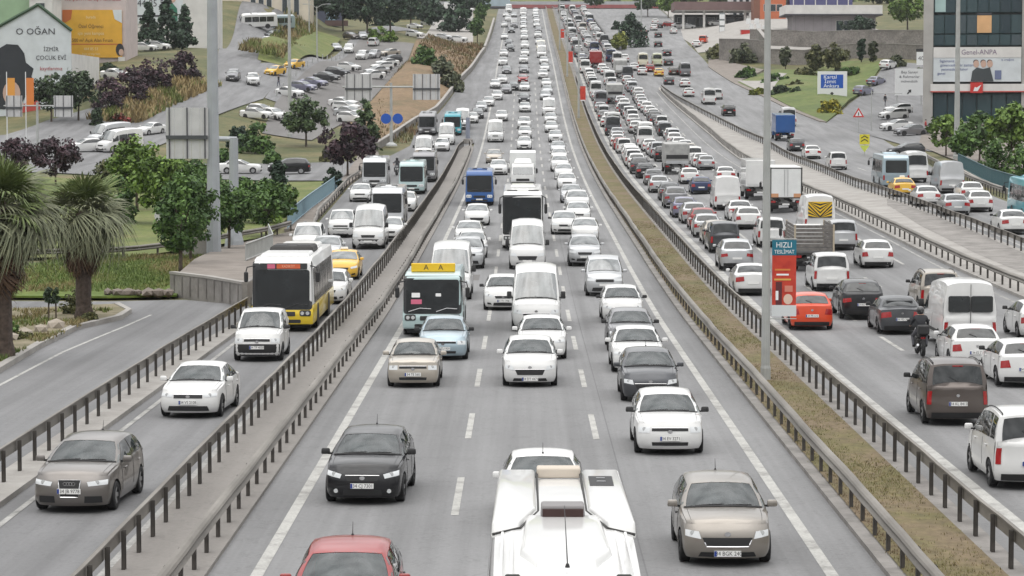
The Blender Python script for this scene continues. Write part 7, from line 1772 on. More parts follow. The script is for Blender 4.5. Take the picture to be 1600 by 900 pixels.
(-35.15,353.75,'sedan','white','white sedan in the lower parking row, behind the green bush',70),
(-35.01,359.23,'hatchback','white','white hatchback behind the lower white sedan',70),
(-33.0,355.91,'hatchback','white','white hatchback right of the lower white sedan',40),
(-25.84,385.54,'sedan','white','white sedan first under the left sign board',65),
(-24.91,378.44,'hatchback','white','white hatchback second under the left sign board',65),
(-23.98,369.6,'sedan','silver','silver sedan third under the left sign board',65),
(-22.99,359.51,'hatchback','white','white hatchback lowest under the left sign board',65),
(-24.59,436.88,'sedan','white','white sedan nearest in the right row of the car park',-60),
(-24.46,447.9,'sedan','silver','silver sedan second in the right row of the car park',-60),
(-24.29,460.92,'hatchback','white','white hatchback third in the right row of the car park',-60),
(-24.13,474.86,'sedan','white','white sedan fourth in the right row of the car park',-60),
(-24.33,495.14,'hatchback','dark grey','dark grey hatchback fifth in the right row of the car park',-60),
(-26.0,521.53,'sedan','beige','beige sedan at the top of the right row of the car park',-50),
(-34.44,529.62,'mpv','white','white people carrier with a cream roof in the car park aisle'),
(-37.38,535.71,'sedan','silver','silver sedan left of the white people carrier in the car park',15),
(-30.6,509.49,'mpv','white','white people carrier right in the middle of the car park aisle',-12),
(-28.68,514.08,'suv','silver','silver crossover right of the aisle people carrier',-15),
(-30.43,545.59,'small van','white','white pick-up van at the top of the car park',170),
(-33.55,561.08,'hatchback','silver','silver hatchback under the conifers at the car park top',10),
(-35.98,561.58,'hatchback','brown','brown hatchback left of the silver one under the conifers',40),
(-23.46,581.74,'hatchback','white','white hatchback at the gate of the upper car park',60),
(-28.43,704.95,'sedan','white','white sedan above the gate of the upper car park',60),
(-25.94,729.13,'hatchback','white','white hatchback on the left side of the upper car park',50),
(-25.38,780.99,'small van','white','white van on the left side of the upper car park',20),
(-25.92,815.52,'sedan','white','white sedan behind the van of the upper car park',40),
(-21.83,836.8,'van','white','white van at the far end of the upper car park',80),
(-17.14,830.82,'hatchback','white','white hatchback in the far right corner of the upper car park',80),
(-18.72,626.3,'sedan','silver','silver sedan along the lower fence of the upper car park',80),
(-15.27,630.89,'sedan','white','white sedan at the right end of the upper car park fence',80),
(-50.37,550.05,'midibus','pale blue','white and blue small bus parked before the beige building',-80),
(-53.27,542.38,'midibus','white','white small bus behind the blue one before the beige building',-80),
(-50.52,524.28,'hatchback','white','white hatchback parked below the small buses',-30),
(-50.3,537.96,'hatchback','dark grey','dark grey hatchback parked close behind the white one below the buses',-30),
(-45.26,299.03,'van','white','white van with a grey nose in the lower left street',-38),
(-48.17,310.52,'van','silver','silver van behind the white van in the lower left street',-38),
(-45.49,326.36,'sedan','white','white sedan left of the big sign back',-30),
(-48.95,298.98,'hatchback','white','white hatchback half hidden by purple shrubs in the left street',-60),
(-29.26,277.45,'sedan','white','white sedan in the side street behind the lamp base',90),
(-23.94,274.79,'suv','black','black crossover in the side street behind the bushes',-90),
(48.7,351.08,'sedan','white','white sedan lowest of the three parked by the dealership',-70),
(51.31,373.19,'hatchback','white','white hatchback in the middle of the three parked by the dealership',-70),
(53.43,383.99,'hatchback','white','white hatchback highest of the three parked by the dealership',-70),
(49.08,340.34,'sedan','grey','grey sedan parked under the tree by the dealership',-70),
(41.94,295.06,'hatchback','dark grey','dark hatchback parked behind the pale blue small bus',-80),
(63.92,471.11,'suv','white','white crossover climbing the side road by the stone wall',150),
(59.47,453.19,'sedan','violet','violet-grey sedan at the kerb of the side road',145),
(55.09,435.47,'suv','violet','violet-grey crossover behind the sedan at the kerb of the side road',145),
(39.23,586.7,'small van','orange red','red and yellow utility van on the ramp by the stone wall',170),
(37.25,577.48,'hatchback','white','white hatchback left of the red utility van',170),
(41.02,709.32,'sedan','white','white sedan under the filling station canopy edge',90),
(39.22,719.4,'hatchback','dull red','red hatchback left of the filling station pumps',60),
(42.81,702.7,'hatchback','silver','silver hatchback at the filling station pumps',80),
(50.41,704.23,'sedan','white','white sedan in the shade of the filling station',90),
(-60.58,430.35,'sedan','white','white car behind the purple shrubs on the left',80),
(-58.73,433.24,'hatchback','white','second white car behind the purple shrubs on the left',80),
(-57.18,377.27,'sedan','white','pale car under the purple shrubs, left',70),
]
MODELS = ['hatchback', 'sedan', 'suv', 'mpv', 'small van', 'van', 'minibus']
COLOURS = ['white', 'silver', 'grey', 'dark grey', 'black', 'beige', 'navy', 'dull red', 'blue', 'cream', 'violet', 'yellow']
# vehicles of the queues, counted from the landmark vehicles of their lane: lane, x, y, model, colour
LANE_PHRASE = {'mr': ('behind', 'in the right oncoming lane'), 'mc': ('behind', 'in the middle oncoming lane'), 'ml': ('behind', 'in the left oncoming lane'), 'lb': ('behind', 'in the slip lane'), 'ra': ('ahead of', 'in the outbound left lane'), 'rb': ('ahead of', 'in the outbound middle lane'), 'rc': ('ahead of', 'in the outbound right lane'), 'sr': ('ahead of', 'in the service road')}
LANDMARKS = [('mr', 51.29, 'taupe hatchback'), ('mr', 68.49, 'small hatchback with slim grille'), ('mr', 127.93, 'silver people carrier'), ('mr', 148.57, 'silver crossover'), ('mr', 391.69, 'tall white van'), ('mc', 33.0, 'large white minibus'), ('mc', 86.05, 'hatchback with trapezoid grille'), ('mc', 108.62, 'white passenger van'), ('mc', 146.34, 'high-roof van'), ('mc', 161.72, 'coach'), ('mc', 241.12, 'box lorry'), ('mc', 470.52, 'dull red hatchback'), ('ml', 42.6, 'faded red hatchback'), ('ml', 59.58, 'shiny black hatchback'), ('ml', 85.84, 'beige old sedan'), ('ml', 106.09, 'small bus with yellow board'), ('ml', 146.89, 'silver crossover by the dashes'), ('ml', 214.81, 'blue small bus'), ('ml', 335.16, 'white minibus with dark mirrors'), ('lb', 58.29, 'hatchback with tall framed grille'), ('lb', 76.98, 'white sedan with thin grille'), ('lb', 95.14, 'small white delivery van'), ('lb', 108.66, 'yellow city bus'), ('lb', 139.08, 'yellow taxi'), ('lb', 163.25, 'big white van with black bumper'), ('lb', 184.4, 'grey small bus'), ('lb', 242.38, 'small silver bus'), ('lb', 233.57, 'pale teal small bus'), ('lb', 329.25, 'white van by the strip tip'), ('ra', 61.97, 'white people carrier at right edge'), ('ra', 75.01, 'dark brown people carrier'), ('ra', 108.66, 'orange-red hatchback'), ('ra', 127.57, 'white sedan by the lamp post'), ('ra', 144.02, 'red-lit crossover'), ('rb', 91.49, 'white hatchback with oval rear window'), ('rb', 98.75, 'white panel van'), ('rb', 113.55, 'black crossover'), ('rb', 129.45, 'white boxy people carrier'), ('rb', 142.39, 'slatted lorry'), ('rb', 161.26, 'small white van'), ('rb', 202.76, 'white high van'), ('rb', 228.5, 'navy hatchback'), ('rb', 265.84, 'tipper lorry'), ('rb', 328.92, 'outbound white minibus'), ('rb', 419.13, 'ribbed silver lorry'), ('rb', 483.33, 'tarpaulin lorry'), ('rb', 515.23, 'red lorry'), ('rc', 116.76, 'beige-white people carrier'), ('rc', 143.27, 'white rounded hatchback'), ('rc', 156.6, 'silver small van'), ('rc', 169.29, 'chevron van'), ('rc', 195.27, 'outbound box lorry'), ('sr', 163.21, 'white sedan before the teal bus'), (None, 171.18, 'teal bus'), ('sr', 208.97, 'service road taxi'), ('sr', 222.15, 'pale blue small bus'), ('sr', 261.17, 'lone white small van'), ('sr', 327.62, 'blue lorry'), ('sr', 383.33, 'black car on the bend')]
OTHERS = [('mr',81.37),('mr',90.8),('mr',99.03),('mr',112.88),('mc',55.6),('mc',95.91),('ml',95.66),('ml',187.89),('rb',85.47),('rb',106.04),('rb',178.74),('rb',187.56),('rb',246.82),('rc',102.78),('rc',214.88),('rc',246.33),('rc',272.87),('ra',565.07),('ra',572.22),('ra',578.38),('ra',586.57),('ra',594.69),('ra',601.4),('ra',609.56),('ra',618.15),('ra',626.59),('ra',635.2),('ra',643.52),('ra',652.12),('ra',663.0),('ra',670.12),('ra',676.48),('ra',683.01),('ra',690.72),('ra',698.95),('ra',706.55),('ra',714.38),('ra',723.34),('ra',731.14),('ra',739.12),('ra',746.76),('ra',754.25),('ra',761.44),('ra',767.8),('ra',775.65),('ra',783.45),('ra',790.78),('ra',797.51),('ra',805.6),('ra',813.8),('ra',822.02),('ra',832.46),('ra',840.41),('rb',563.28),('rb',570.6),('rb',579.57),('rb',586.03),('rb',594.08),('rb',602.24),('rb',609.79),('rb',617.46),('rb',624.32),('rb',630.96),('rb',638.17),('rb',646.6),('rb',653.67),('rb',660.22),('rb',668.43),('rb',675.21),('rb',682.32),('rb',689.94),('rb',699.57),('rb',707.76),('rb',714.76),('rb',722.41),('rb',730.72),('rb',738.14),('rb',747.15),('rb',755.51),('rb',763.11),('rb',771.0),('rb',778.53),('rb',785.87),('rb',794.07),('rb',801.57),('rb',809.55),('rb',819.27),('rb',825.6),('rb',832.95),('rb',839.74),('rc',564.72),('rc',572.35),('rc',579.82),('rc',586.36),('rc',593.34),('rc',601.3),('rc',608.34),('rc',615.76),('rc',625.5),('rc',632.89),('rc',642.75),('rc',650.42),('rc',657.42),('rc',664.21),('rc',672.88),('rc',679.66),('rc',687.81),('rc',694.45),('rc',702.45),('rc',708.88),('rc',717.02),('rc',725.53),('rc',731.99),('rc',738.25),('rc',744.8),('rc',754.17),('rc',762.61),('rc',770.45),('rc',778.07),('rc',784.78),('rc',792.3),('rc',799.25),('rc',806.04),('rc',814.46),('rc',822.74),('rc',829.96),('rc',838.23),('sr',181.93),('sr',194.32),('sr',288.48),('sr',305.72)]
QUEUE = {'mr': [(3.9,168.7,0,0),(3.9,190.7,1,0),(4.1,204.1,2,0),(3.9,218.4,0,1),(3.9,240.8,1,0),(3.9,259.2,0,0),(3.7,273.9,2,0),(3.9,293.0,0,0),(4.0,310.4,1,1),(4.0,335.2,0,0),(3.7,355.3,1,0),(3.8,374.4,0,0),(3.5,428.3,0,1),(3.9,441.8,1,1),(3.9,459.1,0,0),(3.5,481.3,2,0),(4.0,504.5,1,0),(4.0,529.3,0,0),(3.8,554.9,5,0),(3.8,580.5,5,9),(3.6,619.0,1,0),(3.5,654.5,2,0),(3.8,688.4,0,2),(3.5,719.7,1,0),(3.6,749.5,0,0),(3.6,777.1,2,1),(3.5,798.0,0,0),(3.7,820.3,1,0)],
'mc': [(0.1,320.1,0,0),(0.2,343.3,0,0),(0.1,362.1,2,0),(0.2,400.4,1,0),(0.1,422.2,0,3),(0.2,449.4,1,0),(0.1,498.1,0,2),(0.0,531.6,2,0),(0.3,563.0,1,0),(0.3,595.9,3,0),(0.2,643.4,2,0),(0.2,676.9,1,0),(0.0,707.7,0,0),(-0.0,736.3,0,1),(0.0,768.4,1,0),(-0.1,793.9,5,0),(0.2,820.3,0,0)],
'ml': [(-3.0,155.3,0,0),(-3.4,166.5,1,0),(-2.5,268.0,0,0),(-3.2,290.5,0,5),(-3.1,379.9,0,0),(-5.4,412.9,1,0),(-4.2,427.6,1,0),(-2.8,442.8,0,2),(-1.7,450.7,1,4),(-4.8,454.4,0,0),(-3.7,467.9,1,0),(-3.1,495.6,0,2),(-4.0,524.0,2,0),(-2.9,583.2,2,3),(-4.1,559.6,0,0),(-3.3,612.0,0,3),(-4.6,646.9,1,0),(-3.1,684.5,1,4),(-2.5,715.6,5,2),(-5.1,719.6,0,0),(-4.3,759.0,2,0),(-5.2,789.7,1,0),(-2.8,789.7,1,1),(-4.5,820.3,5,0)],
'lb': [],
'ra': [(11.8,157.6,3,3),(11.9,164.7,0,5),(11.8,172.0,0,1),(12.0,179.3,0,7),(11.9,187.2,0,1),(11.7,195.1,0,10),(11.8,208.0,2,2),(12.0,219.5,1,3),(11.8,233.0,0,1),(12.0,246.3,1,2),(11.8,259.5,1,4),(11.7,277.4,2,0),(11.6,268.0,2,3),(11.6,283.3,3,0),(11.7,289.6,3,0),(11.8,296.3,2,0),(12.0,303.6,0,0),(11.6,310.3,4,0),(11.5,317.7,0,7),(11.4,325.6,0,0),(11.6,333.0,0,1),(11.9,341.4,1,1),(11.6,348.1,5,3),(12.0,357.6,5,0),(11.4,366.7,1,0),(11.9,373.6,2,0),(11.4,380.6,0,2),(11.6,388.0,4,1),(11.7,394.3,0,0),(11.5,400.8,1,1),(11.8,409.2,6,2),(11.9,418.3,0,0),(11.7,426.6,0,1),(11.7,433.5,6,0),(11.9,444.3,2,2),(11.9,451.4,2,4),(11.8,459.6,4,1),(11.8,466.8,2,0),(11.8,475.1,2,0),(11.8,482.4,3,0),(11.8,490.1,1,0),(11.4,497.9,5,0),(11.9,507.2,0,0),(11.8,514.3,4,0),(11.9,521.2,3,4),(11.7,528.8,0,0),(11.6,536.9,2,6),(11.7,544.2,0,0),(12.0,551.4,0,3),(11.4,557.6,0,4)],
'rb': [(15.2,292.0,2,4),(15.0,299.5,3,1),(14.9,305.8,0,0),(14.7,313.2,0,0),(14.6,321.7,5,0),(14.9,337.2,0,0),(15.1,344.7,0,2),(14.7,351.9,2,0),(15.1,359.3,0,4),(15.0,367.4,2,0),(15.2,376.1,3,0),(15.1,384.1,3,0),(14.8,392.0,3,2),(14.6,398.4,0,0),(15.2,405.9,2,0),(14.9,413.0,2,1),(15.2,428.1,2,2),(14.8,435.9,2,0),(14.8,442.6,1,0),(14.9,450.2,1,6),(15.0,458.1,3,0),(14.9,464.4,5,0),(15.2,473.3,2,0),(15.0,492.3,1,0),(14.6,499.4,2,0),(14.8,505.7,0,2),(14.6,523.6,6,5),(14.8,533.4,1,7),(15.2,542.0,2,0),(14.9,549.7,0,1),(14.9,555.8,1,0)],
'rc': [(18.4,278.5,0,0),(18.2,285.9,3,0),(18.6,294.3,0,1),(18.5,300.9,0,5),(18.6,308.2,1,0),(18.2,315.1,0,0),(18.1,322.9,2,0),(18.4,329.7,4,1),(18.5,336.2,1,0),(18.1,344.5,4,3),(18.3,352.0,0,1),(18.5,359.5,4,0),(18.1,367.5,0,3),(18.2,374.8,0,3),(18.4,381.0,0,0),(18.3,388.7,0,0),(18.2,396.8,2,0),(18.0,403.6,1,0),(18.2,411.8,0,1),(18.2,419.2,0,0),(18.2,425.9,0,2),(18.5,433.2,2,0),(18.4,439.8,0,2),(18.1,446.9,3,1),(18.0,453.4,0,0),(18.5,460.5,1,1),(18.0,467.8,0,0),(18.4,475.5,6,3),(18.4,484.3,0,0),(18.5,491.2,1,3),(18.3,497.9,3,4),(18.6,505.4,0,2),(18.6,513.1,3,0),(18.4,519.8,0,0),(18.3,526.6,5,0),(18.3,536.7,0,4),(18.6,544.1,0,4),(18.2,551.5,0,3),(18.1,558.2,1,3)],
'sr': [],
}
# the far end of the jam, past three hundred cars
FAR = [(11.4,565.1,0,3),(11.5,572.2,0,3),(11.8,578.4,2,0),(11.5,586.6,5,2),(11.8,594.7,0,0),(11.7,601.4,1,2),(11.9,609.6,1,3),(11.7,618.1,2,0),(11.9,626.6,1,1),(11.5,635.2,1,2),(11.5,643.5,2,2),(11.9,652.1,6,1),(11.4,663.0,4,0),(11.4,670.1,3,1),(11.6,676.5,3,0),(11.8,683.0,0,1),(12.0,690.7,5,1),(11.8,699.0,1,0),(11.6,706.5,4,1),(11.9,714.4,5,0),(11.7,723.3,1,0),(11.7,731.1,0,6),(11.8,739.1,1,1),(11.9,746.8,1,6),(11.9,754.2,0,0),(11.8,761.4,0,0),(11.5,767.8,3,0),(11.8,775.6,0,0),(11.6,783.5,0,1),(11.7,790.8,1,0),(11.8,797.5,0,1),(11.5,805.6,2,3),(11.6,813.8,5,0),(11.5,822.0,6,4),(11.9,832.5,0,0),(11.8,840.4,0,0),(14.8,563.3,0,1),(15.0,570.6,6,6),(15.0,579.6,4,3),(15.0,586.0,2,1),(15.2,594.1,0,0),(14.8,602.2,0,0),(14.6,609.8,0,1),(14.8,617.5,1,1),(15.1,624.3,1,2),(15.1,631.0,3,1),(14.8,638.2,0,3),(15.1,646.6,0,1),(15.1,653.7,1,0),(15.0,660.2,1,1),(15.0,668.4,0,0),(14.8,675.2,2,2),(14.7,682.3,2,0),(15.2,689.9,5,5),(14.8,699.6,0,0),(14.8,707.8,0,0),(14.9,714.8,1,0),(14.7,722.4,3,1),(14.9,730.7,0,0),(15.1,738.1,5,2),(14.7,747.1,3,0),(14.7,755.5,0,1),(15.1,763.1,0,0),(15.2,771.0,1,0),(15.0,778.5,1,2),(15.1,785.9,3,2),(15.0,794.1,4,6),(14.8,801.6,3,0),(14.7,809.5,6,0),(14.6,819.3,0,6),(14.7,825.6,2,3),(14.6,833.0,1,4),(15.0,839.7,0,0),(18.6,564.7,0,0),(18.4,572.4,0,2),(18.1,579.8,3,0),(18.1,586.4,1,1),(18.4,593.3,1,0),(18.4,601.3,0,6),(18.4,608.3,2,2),(18.5,615.8,6,3),(18.3,625.5,1,4),(18.0,632.9,5,0),(18.4,642.8,2,1),(18.3,650.4,0,0),(18.3,657.4,0,2),(18.0,664.2,1,0),(18.2,672.9,2,3),(18.5,679.7,2,1),(18.6,687.8,0,1),(18.0,694.5,0,0),(18.4,702.5,1,0),(18.3,708.9,4,0),(18.2,717.0,1,0),(18.2,725.5,0,3),(18.1,732.0,4,8),(18.1,738.2,4,0),(18.4,744.8,5,3),(18.1,754.2,5,0),(18.1,762.6,2,0),(18.4,770.5,3,0),(18.6,778.1,0,0),(18.6,784.8,2,0),(18.4,792.3,1,0),(18.2,799.2,3,0),(18.1,806.0,0,1),(18.4,814.5,0,0),(18.3,822.7,1,0),(18.3,830.0,2,3),(18.6,838.2,2,1)]
# ================================================================== putting the vehicles on the roads
LENGTH = {'midibus': 7.4, 'city bus': 12, 'coach': 12, 'sign bus': 7.0, 'box truck': 7.2, 'slat truck': 6.5, 'dump truck': 7.6, 'tarp truck': 7.6, 'panel truck': 7.0, 'big minibus': 11.6}
CATEGORY = {'hatchback': 'car', 'sedan': 'car', 'old sedan': 'car', 'suv': 'car', 'mpv': 'car', 'small van': 'van', 'van': 'van', 'minibus': 'minibus', 'big minibus': 'minibus', 'midibus': 'bus', 'sign bus': 'bus', 'city bus': 'bus', 'coach': 'coach'}
NAME = {'hatchback': 'hatchback_car', 'sedan': 'sedan_car', 'old sedan': 'sedan_car', 'suv': 'crossover_car', 'mpv': 'people_carrier', 'small van': 'small_van', 'van': 'van', 'minibus': 'minibus', 'big minibus': 'minibus', 'midibus': 'small_bus', 'sign bus': 'small_bus', 'city bus': 'city_bus', 'coach': 'coach'}
GROUP = {'car': 'cars on and beside the highway', 'van': 'vans on and beside the highway', 'minibus': 'minibuses on the highway', 'bus': 'buses on and beside the highway', 'lorry': 'lorries on the highway'}
style('big van', 'minibus', L=11.6, W=2.32, H=2.76, wb=6.9, cowl=(.45, 1.4), rf=(.95, 2.56), rr=(11.35, 2.68), bl=(11.52, 1.30), tail=(11.59, 1.1))
_kits = {}
def chevrons(kit, y, w, z0, z1):
    m = MB(); m.box((0, y, (z0 + z1)/2), (w, .02, z1 - z0)); p = kit.add('chevron_board', m.mesh('chevron_board', [SIGN_YELLOW])); n = 7
    m = MB(); h = z1 - z0; s_ = h/5
    for k in range(-3, 6):
        for sx in (-1, 1):
            b = z0 + k*s_*1.25; q = [(0, b), (w/2, b + w*.5), (w/2, b + w*.5 + s_*.6), (0, b + s_*.6)]
            # clip to the board
            out = []
            for i in range(4):
                a, c = q[i], q[(i+1) % 4]
                out.append(a)
            pts = [(x, min(max(z, z0), z1)) for x, z in out]
            if max(z for x, z in pts) - min(z for x, z in pts) > .02: m.add([(sx*x, y + .014, z) for x, z in (pts if sx < 0 else pts[::-1])], [(0, 1, 2, 3)])
    kit.add('chevron_stripes', m.mesh('chevron_stripes', [INK]), under=p)
def get_kit(m, face, opts, plate, q):
    key = (m, face, opts, plate if q == 2 else '', q)
    if key in _kits: return _kits[key]
    o = tuple(x for x in opts.split(',') if x)
    if m in ST or m == 'big minibus':
        st = m if m in ST else 'big van'
        if 'panelrear' in o:
            k = car_kit(st, q, face, plate, ('panel',)); m_ = MB(); L = ST[st]['L']; W = ST[st]['W']
            for sx in (-1, 1): pane(k, panel(sx*.42 - .40, sx*.42 + .40, 1.42, 2.02, lambda z: L/2 - .035, sgn=1, off=.02, corner=.07), 'rear_window', GLASS_D)
            m_ = MB(); m_.box((0, L/2 + .0, 1.7), (.02, .03, 1.5)); k.add('rear_door_seam', m_.mesh('rear_door_seam', [TRIM]))
            for sx in (-1, 1): m_ = MB(); m_.box((sx*(W/2 - .02), 0, .62), (.05, L*.55, .12)); k.add('side_strip', m_.mesh('side_strip', [BODYGREY]))
        else: k = car_kit(st, q, face, plate, o)
        if 'chevron' in o: chevrons(k, ST[st]['L']/2 + .02, 1.5, 1.15, 2.15)
        if m == 'big minibus': dress_roof(k)
    elif m == 'midibus': k = bus_kit(7.4, 2.24, 2.8, lamps='clear', cards=(face == 1))
    elif m == 'sign bus': k = bus_kit(7.0, 2.38, 2.55, (.95, 2.27), roofsign=True, cards=True, roof='none', sidewin=(1.2, 2.1), black_front=True)
    elif m == 'city bus': k = bus_kit(12, 2.5, 3.0, (.95, 2.75), two_tone=True, dest='KADIKÖY', roof='city', sidewin=(1.15, 2.55), tr=.48, black_front=True)
    elif m == 'coach': k = bus_kit(12, 2.5, 3.55, (1.0, 3.2), mirrors='coach', roof='coach', sidewin=(1.7, 3.0), black_front=True, tr=.48)
    elif m == 'box truck': k = truck_kit('box', 7.2, 2.35, 2.35, 3.3)
    elif m == 'slat truck': k = truck_kit('slat', 6.5, 2.15, 2.2, 2.45, .95)
    elif m == 'dump truck': k = truck_kit('dump', 7.6, 2.45, 2.5, 3.0)
    elif m == 'tarp truck': k = truck_kit('tarp', 7.6, 2.45, 2.5, 3.3)
    elif m == 'panel truck': k = truck_kit('coverall', 7.0, 2.35, 2.4, 3.2)
    _kits[key] = k
    return k
def dress_roof(kit):
    """the raised white cowls, the air conditioner box, the dark vent and the aerial on the nearest minibus"""
    H = 2.74; W = 2.08
    def hull(name, pts_lo, z0, z1, inset, mat=PAINT['white']):
        n = len(pts_lo); cx = sum(p[0] for p in pts_lo)/n; cy = sum(p[1] for p in pts_lo)/n; m = MB()
        hi = [(lerp_(x, cx, inset), lerp_(y, cy, inset)) for x, y in pts_lo]
        bm = bmesh.new(); a = [bm.verts.new((x, y, z0)) for x, y in pts_lo]; b = [bm.verts.new((x, y, z1)) for x, y in hi]
        bm.faces.new(a[::-1]); bm.faces.new(b)
        for i in range(n): bm.faces.new((a[i], a[(i+1) % n], b[(i+1) % n], b[i]))
        bmesh.ops.recalc_face_normals(bm, faces=bm.faces); bmesh.ops.bevel(bm, geom=bm.edges[:], offset=.05, segments=3, profile=.5, affect='EDGES', clamp_overlap=True)
        me = bpy.data.meshes.new(name); bm.to_mesh(me); bm.free(); me.materials.append(mat); me.polygons.foreach_set('use_smooth', np.ones(len(me.polygons), bool)); me.set_sharp_from_angle(angle=math.radians(50)); return kit.add(name, me)
    yb = 5.7     # rear end; the front is towards -y
    for sx in (-1, 1):
        hull('roof_cowl', [(sx*1.0, yb - .12), (sx*1.05, yb - 6.1), (sx*.64, yb - 6.1), (sx*.38, yb - 4.6), (sx*.38, yb - .12)][::sx], H - .16, H + .10, .05)
        m = MB(); m.tube([(sx*.36, yb - .2, H + .03), (sx*.36, yb - 4.6, H + .03), (sx*.63, yb - 6.13, H + .01), (sx*1.03, yb - 6.14, H - .08)], .022, 5); kit.add('cowl_seam', m.mesh('cowl_seam', [BODYGREY]))
        for xx in (.74, .88): m = MB(); m.box((sx*xx, -2.4, H - .035 - .09*(xx - .74)), (.035, 3.8, .04)); kit.add('roof_rib', m.mesh('roof_rib', [PAINT['white']]))
        m = MB(); V, F = bevel_box((sx*.72, -4.45, H - .01), (.20, .10, .07), .02, 1); m.add(V, F); kit.add('clearance_lamp', m.mesh('clearance_lamp', [BODYGREY]))
    m = MB(); V, F = bevel_box((0, yb - .22, H + .05), (.72, .40, .17), .03, 2); m.add(V, F); kit.add('rear_vent_box', m.mesh('rear_vent_box', [flat('cream_plastic', (.50, .44, .37), rough=.6)]))
    m = MB(); V, F = bevel_box((0, yb - 5.0, H + .10), (.66, .55, .22), .03, 2, .96, .88); m.add(V, F); v = kit.add('roof_air_vent', m.mesh('roof_air_vent', [flat('vent_grey_top', (.20, .19, .19), rough=.6)]))
    m = MB(); m.box((0, yb - 5.285, H + .09), (.60, .03, .15)); kit.add('vent_grille', m.mesh('vent_grille', [flat('vent_dark_red_brown', (.035, .014, .012), rough=.7)]), under=v)
    m = MB(); m.box((.66, yb - 1.75, H + .10), (.38, 1.1, .02)); fan = kit.add('fan_grille', m.mesh('fan_grille', [TRIM]))
    for yy in (1.5, 1.9): m = MB(); m.box((.66, yb - yy, H + .117), (.14, .06, .015)); kit.add('fan_slot', m.mesh('fan_slot', [ALLOY]), under=fan)
    hull('roof_bulge', [(-.60, yb - 4.8), (.60, yb - 4.8), (.66, yb - 8.2), (.40, yb - 9.2), (-.40, yb - 9.2), (-.66, yb - 8.2)], H - .12, H + .05, .10)
    m = MB(); m.lathe_z([(.035, 0), (.02, .05), (.001, .06)], 8, 0, (0, yb - 9.45, H)); m.tube([(0, yb - 9.45, H + .03), (0, yb - 6.7, H + .42)], [.010, .005], 5); kit.add('aerial', m.mesh('aerial', [TRIM]))
def slope(x, y, ln=5.0):
    return math.atan2(float(land(x, y + ln/2)) - float(land(x, y - ln/2)), ln)
_single = {}
_rv = random.Random(3)
def put_vehicle(x, y, model, col, head=0, label='', face=0, opts='', plate=''):
    if model in ST: L = ST[model]['L']
    else: L = LENGTH[model]
    out = x > 9.3; h = math.radians(head)
    ahead = abs(head) < 30
    cy = y + (L/2*abs(math.cos(h)) if True else 0)
    flip = out and ahead
    rz = h + (math.pi if flip else 0)
    q = 2 if y < 126 else (1 if y < 330 else 0)
    if model in ('city bus', 'coach', 'sign bus'): q = max(q, 1)
    if face == 0 and q < 2 and model in ST and not opts: face = _rv.choice((0, 0, 1, 2, 4, 5))
    k = get_kit(model, face, opts, plate if q == 2 else '', q)
    cat_ = CATEGORY.get(model, 'lorry'); nm = NAME.get(model, 'lorry')
    zc = float(land(x, cy)) + .004 if not out else float(land(x, cy)) + .02
    if not (out and x < 9.3) and x < -18: zc += .02
    pitch = slope(x, cy, L*.8)
    if hasattr(k, 'single') or (q == 0):
        key = id(k)
        me = getattr(k, 'single', None)
        if me is None:
            if key not in _single: _single[key] = join_kit(k, nm)
            me = _single[key]
        o = link(nm, me, None, (x, cy, zc)); R = Matrix.Rotation(pitch, 3, 'X') @ Matrix.Rotation(rz, 3, 'Z'); o.rotation_euler = R.to_euler()
        sec = {'panel truck': col}.get(model)
        for i, mt in enumerate(me.materials):
            if (mt == PAINT['white'] and col != 'white') or (sec and mt == SECOND): o.material_slots[i].link = 'OBJECT'; o.material_slots[i].material = PAINT[col]
    else:
        body = col if model != 'panel truck' else col
        o = place(k, nm, x, cy, zc, rz, pitch, body, col if model == 'panel truck' else None)
    tag(o, label, cat_, GROUP.get(cat_))
    return o
for (x, y, m, c, l, *rest) in VEHICLES:
    r = list(rest) + [0, 0, '', ''][len(rest):]; put_vehicle(x, y, m, c, r[0], l, r[1], r[2], r[3])
def ordinal(n):
    w = 'directly,second,third,fourth,fifth,sixth,seventh,eighth,ninth,tenth,eleventh,twelfth,thirteenth,fourteenth,fifteenth,sixteenth,seventeenth,eighteenth,nineteenth,twentieth'.split(',')
    if n <= 20: return w[n-1]
    t, u = divmod(n, 10); tens = {2: 'twent', 3: 'thirt', 4: 'fort', 5: 'fift', 6: 'sixt'}[t]
    return tens + 'ieth' if u == 0 else tens + 'y-' + ['first', 'second', 'third', 'fourth', 'fifth', 'sixth', 'seventh', 'eighth', 'ninth'][u-1]
KIND = {'hatchback': 'hatchback', 'sedan': 'sedan', 'suv': 'crossover', 'mpv': 'people carrier', 'small van': 'small van', 'van': 'van', 'minibus': 'minibus'}
for lane, cars in QUEUE.items():
    rel, where = LANE_PHRASE[lane]; marks = {y: t for (ln, y, t) in LANDMARKS if ln == lane}
    line = sorted([(y, None) for y in marks] + [(y, None) for (ln, y) in OTHERS if ln == lane] + [(c[1], c) for c in cars], key=lambda a: a[0])
    n, lm = 0, ''
    for y, c in line:
        n += 1
        if c: put_vehicle(c[0], c[1], MODELS[c[2]], COLOURS[c[3]], _rv.uniform(-1.2, 1.2), '%s %s %s %s the %s %s' % (COLOURS[c[3]], KIND[MODELS[c[2]]], ordinal(n), rel, lm, where))
        if y in marks: lm = marks[y]; n = 0
